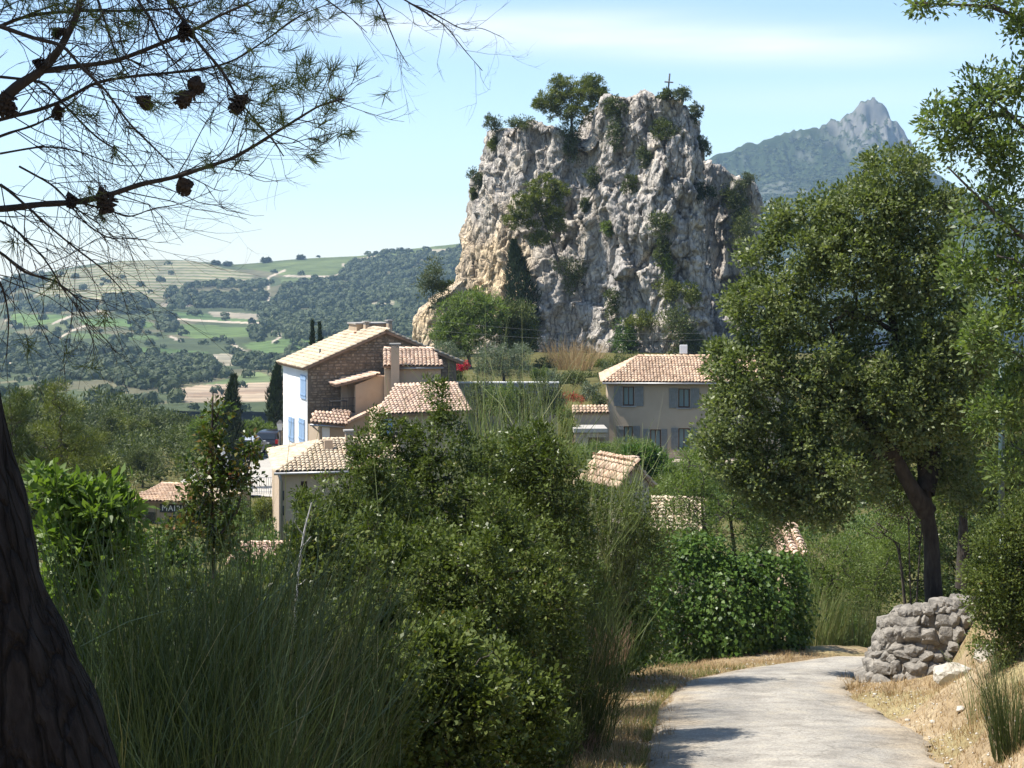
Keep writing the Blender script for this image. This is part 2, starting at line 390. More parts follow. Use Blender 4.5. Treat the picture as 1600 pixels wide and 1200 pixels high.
M['rock'] = rock_mat('limestone')
M['stone'] = surf('wall_stone', [(.11, .102, .09), (.22, .20, .172), (.34, .31, .265)], 7, .95, 1.0, .03, 26, use_rnd=False)
M['boulder'] = surf('pale_boulder', [(.36, .32, .26), (.48, .44, .37), (.56, .53, .47)], 3, .95, .8, .03, 20)
M['mortar'] = surf('earth_joint', [(.15, .12, .085), (.25, .205, .145), (.36, .30, .21)], 6, .95, .9, .04, 24)
M['tile'] = surf('clay_tile', [(.40, .26, .18), (.56, .40, .28), (.66, .52, .39)], 3.0, .85, .3, .01, 30, use_rnd=True)
M['tilesalmon'] = surf('salmon_tile', [(.48, .32, .23), (.59, .43, .325), (.65, .51, .40)], 2.0, .85, .3, .01, 30, use_rnd=True)
M['tilepale'] = surf('bleached_tile', [(.40, .31, .22), (.53, .43, .31), (.60, .51, .39)], 3.0, .85, .3, .01, 30, use_rnd=True)
M['tilebed'] = surf('tile_bed', [(.22, .14, .09), (.34, .22, .14)], 3.0, .9, .3, .01)
M['white'] = surf('white_render', [(.70, .69, .66), (.80, .79, .77)], .7, .9, .15, .01, 12)
M['tan'] = surf('tan_render', [(.36, .275, .19), (.44, .345, .245)], .6, .95, .2, .01, 12)
M['tan2'] = surf('warm_render', [(.42, .31, .21), (.50, .38, .265), (.46, .35, .25)], .5, .95, .2, .01, 12)
M['beige'] = surf('beige_render', [(.34, .285, .225), (.40, .34, .275)], .6, .95, .2, .01, 12)
M['taupe'] = surf('taupe_render', [(.40, .315, .225), (.47, .375, .27)], .6, .95, .2, .01, 12)
M['cement'] = surf('grey_cement', [(.26, .245, .22), (.36, .34, .31)], .8, .95, .3, .01, 12)
M['rubble'] = surf('rubble_stone', [(.17, .125, .085), (.30, .225, .155), (.42, .34, .25)], 4, .95, .5, .02, 25, use_rnd=True)
M['rubblebed'] = surf('rubble_mortar', [(.15, .115, .08), (.22, .17, .12)], 4, .95, .5, .02)
M['paving'] = surf('pale_paving', [(.34, .315, .275), (.42, .395, .35)], .7, .9, .3, .01, 10)
M['blue'] = surf('blue_paint', [(.22, .32, .46), (.27, .38, .53)], 4, .6, .1, .003)
M['greyshutter'] = surf('grey_shutter_paint', [(.17, .172, .16), (.23, .23, .215)], 5, .6, .1, .003)
M['brownwood'] = surf('brown_window_wood', [(.10, .05, .03), (.15, .08, .05)], 8, .6, .2, .003)
M['whitewood'] = plain('white_paint', (.75, .75, .73), .5)
M['curtain'] = plain('curtained_glass', (.22, .28, .28), .08, .6)
M['darkglass'] = plain('dark_glass', (.02, .025, .03), .06, .6)
M['zinc'] = plain('zinc_gutter', (.30, .30, .30), .45, .4, .7)
M['iron'] = plain('black_iron', (.03, .03, .032), .5, .4)
M['postgreen'] = plain('green_lamp_post', (.05, .085, .09), .45, .4)
M['lampglass'] = plain('frosted_lamp_glass', (.7, .7, .68), .3)
M['carpaint'] = plain('dark_car_paint', (.022, .020, .022), .22, .6)
M['silver'] = plain('silver_car_paint', (.45, .46, .47), .25, .6, .3)
M['tyre'] = plain('tyre_rubber', (.02, .02, .02), .8)
M['rim'] = plain('wheel_rim', (.4, .4, .42), .35, .5, .8)
M['tail'] = plain('tail_lamp', (.35, .015, .015), .2, .6)
M['plate'] = plain('number_plate', (.7, .7, .68), .5)
M['signdark'] = plain('dark_sign_board', (.035, .035, .04), .5)
M['signwhite'] = plain('white_lettering', (.8, .8, .78), .6)
M['crosswood'] = surf('weathered_wood', [(.12, .11, .10), (.2, .185, .17)], 8, .9, .3, .01)
M['statue'] = surf('white_stone', [(.62, .6, .56), (.74, .72, .68)], 4, .9, .3, .01)
M['terracotta'] = plain('terracotta_pot', (.42, .2, .11), .8)

# ------------------------------------------------------------------ terrain
LE = np.array([(-1.3, -8), (-.9, 0), (-.2, 5), (.6, 10), (1.38, 16.2), (2.1, 22), (2.88, 25.6), (3.98, 27.6), (5.2, 29.3), (6.5, 30.8), (9, 33), (13, 35), (20, 36.5), (30, 37)], float)
RE = np.array([(1.7, -8), (2.3, 0), (3.1, 5), (3.85, 10), (4.59, 16.2), (5.05, 18.7), (5.2, 21.2), (5.15, 23.2), (5.5, 25.0), (6.3, 27.2), (7.5, 28.9), (9.5, 30.6), (13, 32.2), (20, 33.6), (30, 34)], float)
ZK = np.array([(-30, 3.2), (-8, 0.0), (0, -1.6), (8, -3.45), (16.2, -5.2), (20, -5.83), (25.6, -6.72), (29.5, -7.4), (33, -7.95), (45, -10.3), (60, -12.6), (80, -13.5), (125, -13.4), (170, -18), (260, -33), (470, -62), (700, -70), (1500, -80), (9000, -110)])
WALLP = np.array([(8.6, 24.9), (7.9, 24.2), (7.1, 23.85), (6.2, 23.9), (5.62, 24.4), (5.62, 25.2), (6.1, 26.4), (6.9, 27.6), (8.2, 28.9)], float)
WALLX = np.vstack([[(16, 27.)], WALLP, [(12, 31.2), (18, 32.6)]])
def seg_dist(x, y, L):
    """distance to a polyline and side (+ = right of travel)"""
    best = np.full(x.shape, 1e9); side = np.zeros(x.shape); par = np.zeros(x.shape)
    for i in range(len(L) - 1):
        a, b = L[i], L[i + 1]; e = b - a; l2 = e @ e
        t = np.clip(((x - a[0]) * e[0] + (y - a[1]) * e[1]) / l2, 0, 1)
        dx, dy = x - (a[0] + t * e[0]), y - (a[1] + t * e[1]); d = np.hypot(dx, dy)
        s = np.sign(dx * e[1] - dy * e[0])
        k = d < best - 1e-9; best = np.where(k, d, best); side = np.where(k, s, side); par = np.where(k, i + t, par)
    return best, side, par
def road_z(x, y):
    return np.interp(y, ZK[:, 0], ZK[:, 1]) - .10 * np.clip(x - 6.5, 0, 25) * smooth(27, 31, y) * smooth(60, 38, y)
def G(x, y, detail=True):
    x = np.atleast_1d(np.asarray(x, float)); y = np.atleast_1d(np.asarray(y, float))
    z = road_z(x, y)
    near = smooth(75, 40, y)
    dl, sl, _ = seg_dist(x, y, LE); dr, sr, _ = seg_dist(x, y, RE)
    L = np.where(sl < 0, dl, 0.); R = np.where(sr > 0, dr, 0.)
    beyond = smooth(2.0, 5.0, x) * smooth(26, 29, y)           # outer side of the bend: gentler
    drop = np.minimum(.42 * np.clip(L - 1.3, 0, 99), 4.5) * (1 - .6 * beyond)
    rise = np.minimum(.78 * np.clip(R - .15, 0, 99), 1.25) + .30 * np.clip(R - 1.8, 0, 8)
    gentle = .20 * R + 1.5 * np.clip(R - 1.45, 0, .7) + .25 * np.clip(R - 2.1, 0, 8)
    gf = smooth(20.3, 22.3, y); rise = rise * (1 - gf) + gentle * gf
    rise = rise * smooth(26.5, 24.5, y + np.where(x > 9, -2, 0))
    dw, sw, _ = seg_dist(x, y, WALLX); I = np.where((sw > 0) & (y > 22), dw, 0.)
    rise2 = np.where(I > 0, .80 * smooth(.30, .75, I) + .62 * np.clip(I - .6, 0, 1.2) + .42 * np.clip(I - 1.8, 0, 3), 0) * smooth(16, 12, x)
    rise = np.maximum(rise, rise2)
    z = z - drop * near + rise * near
    # the garden terrace and the foot of the rock
    ter = smooth(99.6, 100.4, y) * smooth(-9, -5, x) * smooth(190, 150, y) * smooth(60, 30, x)
    z = z + ter * (6.0 + .1 * np.clip(y - 125, 0, 60))
    # left of the village the land falls into the valley
    lf = smooth(-24, -60, x) * smooth(40, 110, y) * smooth(520, 300, y)
    z = z - 9 * lf
    if detail:
        far = np.clip(y / 60, .0, 1)
        dd = np.hypot(x, y)
        onroad = (sl > 0) & (sr < 0) & (y < 45)
        n = fbm2(x * .55, y * .55, 4, 3) * .16 + fbm2(x * 2.3, y * 2.3, 3, 9) * .05
        z = z + np.where(onroad, 0, n * np.clip(np.minimum(dl, dr) * 1.5, 0, 1)) + fbm2(x * .05, y * .05, 3, 5) * 1.2 * smooth(130, 220, dd)
        z = z - np.where((sl > 0) & (sr < 0), .05, 0) * smooth(60, 50, y) - .03 * smooth(.25, 0, np.minimum(dl, dr)) * smooth(60, 50, y)
    return z
def g1(x, y): return float(G(x, y)[0])

def build_ground():
    azf = np.concatenate([np.arange(-180, -24, 3.0), np.arange(-24, 24, .18), np.arange(24, 180, 3.0)])
    ds = np.concatenate([[.3, .8, 1.4, 2.0, 2.6], np.arange(3.2, 14, .42), np.arange(14, 36, .22), np.geomspace(36, 5200, 110)])
    A, D = np.meshgrid(np.radians(azf), ds)
    X, Y = D * np.sin(A), D * np.cos(A); Z = G(X.ravel(), Y.ravel()).reshape(X.shape)
    V = np.stack([X, Y, Z], -1).reshape(-1, 3); nr, nc = X.shape
    idx = np.arange(nr * nc).reshape(nr, nc); nx = np.roll(idx, -1, 1)
    Fq = np.stack([idx[:-1], nx[:-1], nx[1:], idx[1:]], -1).reshape(-1, 4)
    V = np.vstack([V, [[0, 0, -1.6]]]); c = len(V) - 1
    tri = np.stack([np.full(nc, c), nx[0], idx[0]], -1)
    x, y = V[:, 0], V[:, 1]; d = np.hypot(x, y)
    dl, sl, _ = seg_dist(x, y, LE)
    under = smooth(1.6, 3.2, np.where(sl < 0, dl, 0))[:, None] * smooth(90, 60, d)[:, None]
    tint = np.ones((len(V), 3)) * (1 - under) + under * np.array([.42, .45, .36])      # darker, greener ground below the shrubs
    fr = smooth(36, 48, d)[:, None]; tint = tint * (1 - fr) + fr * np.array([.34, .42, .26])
    mottle = (fbm2(x * 1.1, y * 1.1, 3, 21)[:, None] > .12) * smooth(40, 30, d)[:, None] * .35
    tint = tint * (1 - mottle) + mottle * tint * np.array([.75, .95, .55])
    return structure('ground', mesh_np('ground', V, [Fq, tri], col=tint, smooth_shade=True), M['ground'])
build_ground()

def resample(L, n):
    s = np.concatenate([[0], np.cumsum(np.hypot(*np.diff(L, axis=0).T))]); t = np.linspace(0, s[-1], n)
    # smooth the corners a little
    x = np.interp(t, s, L[:, 0]); y = np.interp(t, s, L[:, 1])
    for _ in range(8):
        x[1:-1] = (x[:-2] + 2 * x[1:-1] + x[2:]) / 4; y[1:-1] = (y[:-2] + 2 * y[1:-1] + y[2:]) / 4
    return np.stack([x, y], 1)
def build_road():
    n, k = 420, 25; a, b = resample(LE, n), resample(RE, n)
    r = rng(4); e1 = fbm2(np.arange(n) * .4, 0 * np.arange(n), 4, 31) * .34; e2 = fbm2(np.arange(n) * .4, 0 * np.arange(n) + 9, 4, 32) * .38
    V = []
    for j in range(k):
        t = j / (k - 1); p = a * (1 - t) + b * t
        w = (b - a) / np.linalg.norm(b - a, axis=1, keepdims=True)
        if j == 0: p = p + w * e1[:, None]
        if j == k - 1: p = p + w * e2[:, None]
        z = road_z(p[:, 0], p[:, 1]) + .05 * (1 - (2 * t - 1) ** 2) - .025 + fbm2(p[:, 0] * .9, p[:, 1] * .9, 3, 44) * .018 - (.03 if j in (0, k - 1) else 0)
        V.append(np.stack([p[:, 0], p[:, 1], z], 1))
    V = np.stack(V, 1); idx = np.arange(n * k).reshape(n, k)
    Fq = np.stack([idx[:-1, :-1], idx[:-1, 1:], idx[1:, 1:], idx[1:, :-1]], -1).reshape(-1, 4)
    lat = np.abs(np.broadcast_to(np.linspace(-1, 1, k)[None], (n, k))).ravel(); w_ = fbm(V.reshape(-1, 3) * 1.4, 4, 55)
    sand = np.clip(smooth(.55, 1.0, lat + w_ * .35), 0, 1)[:, None]; mid = smooth(.42, .08, lat + w_ * .3)[:, None]
    tint = np.ones((n * k, 3)) * (1 - .8 * sand) + .8 * sand * np.array([1.08, .96, .80]); tint = tint * (1 + .16 * mid * np.array([1, .97, .9]))
    return structure('road', mesh_np('road', V.reshape(-1, 3), Fq, col=tint, smooth_shade=True), M['road'])
build_road()

# --- the far hillside with its vineyards
Z3 = lambda L: np.array([(a / 2.2222, 370 + b / 2.2222) for a, b in L])
CREST = np.array([(-600, 470), (-200, 458), (0, 441), (60, 427), (120, 416), (180, 408), (240, 405), (300, 408), (360, 413), (400, 411), (470, 404), (560, 400), (640, 389), (720, 380), (900, 372), (1300, 372), (1700, 380)], float)
D0, D1, D2 = 440., 1700., 2400.
def hill_py(px, d):
    cr = np.interp(px, CREST[:, 0], CREST[:, 1]); t = np.clip((d - D0) / (D1 - D0), 0, 1)
    return 640 + (cr - 640) * (t ** .82)
def hill_z(x, d, det=True):
    px = CX + x / d * F
    z = -(hill_py(px, np.minimum(d, D1)) - HY) / F * np.minimum(d, D1)
    z = z - smooth(D1, D2, d) * 130
    if det: z = z + fbm2(x * .006, d * .006, 4, 71) * 7 * smooth(D0, D0 + 200, d) * smooth(1650, 1450, d) + fbm2(x * .03, d * .03, 3, 72) * 1.2
    return z
FIELDS = [  # (outline, colour)
    ([(430, 85), (560, 75), (700, 90), (880, 130), (900, 175), (720, 165), (580, 180), (560, 235), (440, 230), (120, 200), (200, 120)], 'terrace'),
    ([(800, 100), (1000, 85), (1200, 66), (1600, 20), (1600, 38), (1280, 75), (1200, 135), (1000, 140), (950, 125)], (.125, .155, .06)),
    ([(970, 140), (1200, 140), (1180, 160), (990, 170)], (.12, .15, .06)),
    ([(240, 335), (540, 345), (560, 362), (260, 352)], (.115, .16, .06)), ([(270, 285), (460, 285), (540, 300), (520, 315), (290, 310)], (.12, .18, .06)),
    ([(610, 300), (890, 315), (880, 345), (680, 355), (620, 340)], (.125, .175, .06)), ([(600, 258), (880, 280), (900, 300), (640, 288)], (.11, .17, .06)),
    ([(840, 375), (1000, 352), (1100, 360), (1120, 420), (1000, 430), (880, 400)], (.12, .175, .06)), ([(205, 370), (500, 385), (740, 402), (560, 410), (220, 385)], (.12, .18, .06)),
    ([(40, 268), (240, 272), (190, 300), (100, 312), (30, 300)], (.13, .19, .06)), ([(160, 300), (260, 290), (240, 320), (170, 335)], (.14, .16, .07)),
    ([(720, 258), (905, 266), (900, 286), (740, 276)], (.36, .31, .22)), ([(740, 408), (812, 406), (812, 448), (750, 448)], (.36, .32, .22)),
    ([(690, 515), (900, 468), (960, 490), (980, 505), (720, 525)], (.15, .19, .08)),
    ([(600, 535), (700, 512), (860, 508), (1040, 500), (1040, 570), (640, 575)], (.40, .31, .21)),
    ([(640, 545), (1040, 520), (1040, 535), (660, 560)], (.33, .24, .16)),
    ([(560, 228), (700, 232), (700, 240), (560, 242)], (.33, .28, .2)), ([(1280, 215), (1370, 225), (1370, 240), (1290, 235)], (.30, .27, .18)),
    ([(1240, 75), (1330, 62), (1330, 82), (1250, 90)], (.38, .33, .22)), ([(1480, 45), (1600, 38), (1600, 52), (1500, 58)], (.36, .32, .22)),
]
TRACKS = [[(990, 116), (960, 128), (935, 140), (928, 190), (935, 228)], [(1190, 95), (1210, 122), (1150, 138), (990, 136)], [(920, 318), (970, 336), (970, 350), (945, 366)],
          [(300, 308), (250, 325), (205, 352)], [(590, 345), (628, 362)], [(808, 374), (858, 402)], [(320, 245), (372, 272)], [(250, 274), (180, 302)], [(30, 433), (84, 466)],
          [(580, 412), (750, 418)], [(610, 285), (760, 295), (900, 300)], [(20, 290), (45, 310)]]
WOODS = [[(580, 190), (700, 165), (920, 160), (925, 225), (700, 235), (590, 238)], [(360, 215), (480, 205), (530, 245), (450, 272), (380, 262)],
         [(990, 170), (1180, 150), (1200, 100), (1300, 55), (1620, 40), (1620, 110), (1500, 200), (1460, 345), (1200, 345), (980, 335), (910, 300), (905, 250), (960, 225)],
         [(0, 350), (180, 370), (350, 390), (560, 412), (700, 420), (750, 445), (745, 490), (620, 520), (480, 535), (300, 500), (0, 470)], [(810, 402), (985, 432), (960, 475), (820, 455)],
         [(870, 320), (920, 325), (915, 370), (870, 365)], [(540, 270), (605, 275), (610, 330), (560, 335)], [(450, 295), (490, 295), (490, 335), (455, 335)],
         [(600, 225), (900, 236), (900, 250), (600, 246)], [(0, 150), (110, 120), (200, 110), (150, 150), (60, 200), (0, 230)], [(80, 240), (330, 235), (330, 260), (100, 262)],
         [(1000, 425), (1120, 425), (1120, 345), (1000, 345)], [(960, 420), (1120, 430), (1120, 500), (980, 500)]]
def inside(px, py, poly):
    c = np.zeros(px.shape, bool); n = len(poly)
    for i in range(n):
        (x0, y0), (x1, y1) = poly[i], poly[(i + 1) % n]
        k = ((y0 > py) != (y1 > py)) & (px < (x1 - x0) * (py - y0) / (y1 - y0 + 1e-12) + x0); c ^= k
    return c
def build_hill():
    pxs = np.linspace(-200, 1000, 340); ds = np.concatenate([np.linspace(D0, D1 + 20, 230), np.linspace(D1 + 50, D2, 12)])
    PX, D = np.meshgrid(pxs, ds); X = (PX - CX) / F * D
    # a grid in ground metres: columns fan out only as far as the hill itself widens
    Z = hill_z(X.ravel(), D.ravel()).reshape(X.shape)
    PY = HY - Z / D * F
    wob = lambda s: fbm2(X * .01, D * .01, 3, s) * 4
    qx, qy = PX + wob(80), PY + wob(81) * .5
    col = np.zeros(X.shape + (3,)); col[:] = (.085, .105, .05)
    m = fbm2(X * .012, D * .012, 4, 83)[..., None]; col = np.where(m > .15, np.array([.16, .15, .085]), col)
    stripe = np.zeros(X.shape)
    for poly, c in FIELDS:
        k = inside(qx, qy, Z3(poly))
        if c == 'terrace':
            ph = (PY + fbm2(X * .006, D * .002, 3, 85) * 9) / 4.6; fr = ph - np.floor(ph)
            tc_ = np.where((fr < .42)[..., None], np.array([.34, .30, .20]), np.array([.15, .165, .07]))
            tc_ = tc_ * (1 + .5 * fbm2(X * .05, D * .02, 3, 88)[..., None]); col = np.where(k[..., None], tc_, col)
            Z = Z + np.where(k, (fr - .5) * 1.4, 0)
        else:
            row = .86 + .28 * ((np.floor(D / 7.5)) % 2); col = np.where(k[..., None], np.array(c) * row[..., None] * (1 + .35 * m), col)
    for t in TRACKS:
        t = Z3(t); d, _, _ = seg_dist(PX, PY * 1.0, t); col = np.where((d < 1.5)[..., None], np.array([.50, .42, .31]), col)
    V = np.stack([X, D, Z], -1).reshape(-1, 3); nr, nc = X.shape; idx = np.arange(nr * nc).reshape(nr, nc)
    Fq = np.stack([idx[:-1, :-1], idx[:-1, 1:], idx[1:, 1:], idx[1:, :-1]], -1).reshape(-1, 4)
    structure('hillside', mesh_np('hillside', V, Fq, col=np.clip(col.reshape(-1, 3) * np.array([.78, .78, .80]), .01, .7), smooth_shade=True), M['hill'])
build_hill()

RIDGE = np.array([(600, 440), (850, 420), (960, 330), (1060, 268), (1125, 238), (1180, 223), (1230, 210), (1280, 198), (1318, 184), (1335, 172), (1348, 159), (1365, 154), (1378, 163), (1390, 184), (1402, 196), (1412, 205), (1422, 222), (1450, 262), (1500, 296), (1600, 330), (1800, 350), (2100, 380)], float)
MD = 2500.
def mount_z(x, d):
    px = CX + x / MD * F; rz = -(np.interp(px, RIDGE[:, 0], RIDGE[:, 1]) - HY) / F * MD
    sm = -(np.interp(px, [600, 850, 1060, 1200, 1365, 1500, 1700, 2100], [440, 420, 285, 245, 235, 310, 345, 380]) - HY) / F * MD
    t = np.clip((MD - d) / 900., -1.2, 1.); f = np.where(t > 0, 1 - t, 1 + t * 1.1)
    crag = np.clip(rz - sm, 0, None) * smooth(.16, .0, np.abs(t)) ** .8 * (1 + .16 * fbm2(x * .09, d * .09, 3, 99)) + smooth(22, 50, rz - sm) * smooth(.2, .02, np.abs(t)) * (fbm2(x * .16, d * .16, 3, 95) * 12)
    base = np.minimum(rz, sm) * f - 60 * (1 - f)
    n = fbm2(x * .008, d * .008, 5, 91) * 34 * (1 - np.abs(f * 2 - 1) ** 4) * smooth(0, .06, np.abs(t)) + fbm2(x * .05, d * .05, 4, 92) * 4
    rib = (np.abs(fbm2(x * .05, d * .012, 3, 93)) * 60 + np.abs(fbm2(x * .14, d * .03, 3, 94)) * 26) * smooth(4, 40, np.clip(rz - sm, 0, None)) * smooth(.2, .02, np.abs(t)) * smooth(0.0, .02, np.abs(t))
    return base + crag + n - rib
def build_mountain():
    xs = np.linspace(-150, 1500, 440); ds = np.concatenate([np.linspace(1600, 2340, 90), np.linspace(2343, 2520, 64), np.linspace(2530, 3400, 24)])
    X, D = np.meshgrid(xs, ds); Z = mount_z(X.ravel(), D.ravel()).reshape(X.shape)
    gy, gx = np.gradient(Z, ds, xs); steep = np.hypot(gx, gy)
    rockf = smooth(1.0, 1.45, steep + fbm2(X * .03, D * .03, 3, 96) * .45)
    scree = smooth(.16, .32, fbm2(X * .012, D * .012, 3, 97) * .8 + fbm2(X * .07, D * .07, 3, 98) * .45 + .08 * smooth(450, 620, X)) * .6
    rockf = rockf * smooth(500, 560, X + (Z - 200) * .5) * smooth(700, 650, X) * smooth(90, 150, Z); scree = scree * .7
    k = np.clip(np.maximum(rockf, scree), 0, 1)[..., None]
    col = np.array([.035, .05, .02]) * (1 - k) + k * np.array([.165, .16, .148])
    V = np.stack([X, D, Z], -1).reshape(-1, 3); nr, nc = X.shape; idx = np.arange(nr * nc).reshape(nr, nc)
    Fq = np.stack([idx[:-1, :-1], idx[:-1, 1:], idx[1:, 1:], idx[1:, :-1]], -1).reshape(-1, 4)
    structure('mountain', mesh_np('mountain', V, Fq, col=col.reshape(-1, 3)), M['mountain'])
    return X, D, k[..., 0]
MX, MDD, MK = build_mountain()

# --- woods on the far slopes: masses of crowns nobody could count
def blob_template(n, seed):
    r = rng(seed); d = unit(r.normal(size=(n, 3))); d[:, 2] = np.abs(d[:, 2]) * 1.0 - .25
    c = d * (r.uniform(.72, 1.05, (n, 1))) * np.array([1, 1, .95])
    a = unit(np.cross(d, r.normal(size=(n, 3)))); b = np.cross(d, a); s = r.uniform(.26, .46, (n, 1))
    tl = d * r.uniform(-.25, .25, (n, 1))
    V = np.stack([c + a * s + tl * s, c - a * s * .6 + b * s * .9, c - a * s * .6 - b * s * .9 - tl * s], 1)
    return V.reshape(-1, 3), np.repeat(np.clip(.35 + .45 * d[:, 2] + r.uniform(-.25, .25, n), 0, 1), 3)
def scatter_blobs(name, pts, size, mat, label, cat, seed, ntri=34, zs=1.0):
    r = rng(seed); Vs, Rs = [], []
    T = [blob_template(ntri, seed + i) for i in range(6)]
    for i, (p, s) in enumerate(zip(pts, size)):
        V, R = T[i % 6]; a = r.uniform(0, 6.28); c, sn = cos(a), sin(a)
        W = np.stack([V[:, 0] * c - V[:, 1] * sn, V[:, 0] * sn + V[:, 1] * c, V[:, 2] * zs * r.uniform(.8, 1.25)], 1) * s + p
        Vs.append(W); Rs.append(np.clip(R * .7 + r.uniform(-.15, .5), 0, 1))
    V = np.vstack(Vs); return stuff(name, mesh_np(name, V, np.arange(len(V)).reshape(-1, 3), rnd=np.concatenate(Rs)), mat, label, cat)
def wood_points():
    r = rng(7); pts, siz = [], []
    n = 30000; px = r.uniform(-40, 740, n); d = D0 + (D1 - D0) * r.uniform(0, 1, n) ** 1.05
    x = (px - CX) / F * d; z = hill_z(x, d); py = HY - z / d * F
    keep = np.zeros(n, bool)
    for w in WOODS: keep |= inside(px, py, Z3(w))
    pr = np.where(keep, .10 + .62 * smooth(-.25, .2, fbm2(x * .012, d * .02, 3, 84)), .02)
    fld = np.zeros(n, bool)
    for poly, c in FIELDS: fld |= inside(px, py, Z3(poly))
    pr = np.where(fld & ~keep, .004, pr)
    ok = (r.uniform(0, 1, n) < pr)
    x, d, z = x[ok], d[ok], z[ok]; s = r.uniform(2.2, 4.6, len(x)) * (.75 + .35 * smooth(500, 1400, d))
    return np.stack([x, d, z + s * .45], 1), s
wp, ws = wood_points()
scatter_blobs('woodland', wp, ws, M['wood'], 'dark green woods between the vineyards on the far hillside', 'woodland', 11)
def scrub_points():
    r = rng(8); n = 8000; px = r.uniform(1090, 1480, n); d = r.uniform(1650, 2490, n); x = (px - CX) / F * d
    z = mount_z(x, d); i = np.clip(((x + 150) / 1650 * 439).astype(int), 0, 439); j = np.clip(np.searchsorted(MDD[:, 0], d), 0, MDD.shape[0] - 1)
    ok = (r.uniform(0, 1, n) > MK[j, i] * 1.1) ; x, d, z = x[ok], d[ok], z[ok]; s = r.uniform(2.0, 5.0, len(x))
    return np.stack([x, d, z + s * .25], 1), s
sp, ss = scrub_points()
scatter_blobs('mountain_scrub', sp, ss, M['wood'], 'dark scrub covering the flank of the far mountain', 'scrub', 12, 18, .8)

# ------------------------------------------------------------------ plants: generators
def leaf_arrays(Pb, Dv, Nv, L, W, tri=False):
    """folded four-point leaves; far off, three points do"""
    S = unit(np.cross(Dv, Nv)); Nn = np.cross(S, Dv); L = np.asarray(L)[:, None]; W = np.asarray(W)[:, None]
    if tri:
        V = np.stack([Pb - S * W * .45, Pb + S * W * .45 + Dv * L * .2, Pb + Dv * L], 1); return V.reshape(-1, 3), np.arange(len(Pb) * 3).reshape(-1, 3)
    V = np.stack([Pb, Pb + Dv * L * .48 + S * W * .5 + Nn * W * .16, Pb + Dv * L - Nn * W * .12, Pb + Dv * L * .48 - S * W * .5 + Nn * W * .16], 1)
    n = len(Pb); return V.reshape(-1, 3), np.arange(n * 4).reshape(n, 4)
def lobe_points(lobes, n, r, shell=.45, low=0.0):
    w = np.array([(l[1][0] * l[1][1] * l[1][2]) ** .62 for l in lobes]); w /= w.sum()
    which = r.choice(len(lobes), n, p=w); d = unit(r.normal(size=(n, 3)))
    rad = r.uniform(low, 1, n) ** shell
    C = np.array([l[0] for l in lobes], float)[which]; Rr = np.array([l[1] for l in lobes], float)[which]
    return C + d * Rr * rad[:, None], d
def grow(stems, targets, r, sag=.06):
    """connect foliage clumps to stems; returns nodes, parents"""
    N = [np.array(p, float) for s in stems for p in s]; Pa = []; k = 0
    for s in stems:
        for i in range(len(s)): Pa.append(k + i - 1 if i else -1)
        k += len(s)
    ns = len(N); hub = np.mean([s[-1] for s in stems], 0)
    order = np.argsort(np.linalg.norm(targets - hub, axis=1)); A = np.zeros((ns + len(targets) * 3, 3)); A[:ns] = N; cnt = ns
    tips = []
    for t in order:
        T = targets[t]; d = np.linalg.norm(A[:cnt] - T, axis=1) + .8 * np.clip(A[:cnt, 2] - T[2] + .0, 0, None)
        j = int(np.argmin(d)); a = A[j]; ln = np.linalg.norm(T - a)
        m1 = a * .62 + T * .38 + r.normal(size=3) * ln * .07; m1[2] -= ln * sag * .5
        m2 = a * .28 + T * .72 + r.normal(size=3) * ln * .07; m2[2] += ln * sag * .3
        for q in (m1, m2, T):
            A[cnt] = q; Pa.append(j); j = cnt; cnt += 1
        tips.append(j)
    return A[:cnt], np.array(Pa), ns
def branch_mesh(name, nodes, par, rtip, rmax_by_stem, sides=5):
    n = len(nodes); w = np.zeros(n); haschild = np.zeros(n, bool)
    for i in range(n):
        if par[i] >= 0: haschild[par[i]] = True
    w[~haschild] = 1
    for i in range(n - 1, -1, -1):
        if par[i] >= 0: w[par[i]] += w[i]
    R = rtip * np.sqrt(np.maximum(w, 1)); R = np.minimum(R, rmax_by_stem) if np.isscalar(rmax_by_stem) else R
    k = np.array([i for i in range(n) if par[i] >= 0]); a = nodes[par[k]]; b = nodes[k]
    ra = np.minimum(R[par[k]], R[k] * 1.7); rb = R[k]
    ext = unit(b - a) * np.minimum(ra, rb)[:, None] * .4
    V, Fq = tube_arrays(np.stack([a - ext, b + ext], 1), np.stack([ra, rb], 1), sides)
    return V, Fq
def sweep(pts, rad, sides=14, sub=8, rough=.0, rs=6., seed=0):
    """smooth swept tube through points, with bark relief"""
    pts = np.asarray(pts, float); n = len(pts); t = np.arange(n); tt = np.linspace(0, n - 1, (n - 1) * sub + 1)
    Q = np.stack([np.interp(tt, t, pts[:, i]) for i in range(3)], 1); R = np.interp(tt, t, rad)
    for _ in range(sub // 2 + 1): Q[1:-1] = (Q[:-2] + 2 * Q[1:-1] + Q[2:]) / 4
    V, Fq = tube_arrays(Q[None], R[None], sides)
    if rough:
        c = np.repeat(Q, sides, 0); d = unit(V - c); a = fbm(V * np.array([rs, rs, rs * .3]), 4, seed); V = V + d * (a * rough)[:, None]
    return V, Fq
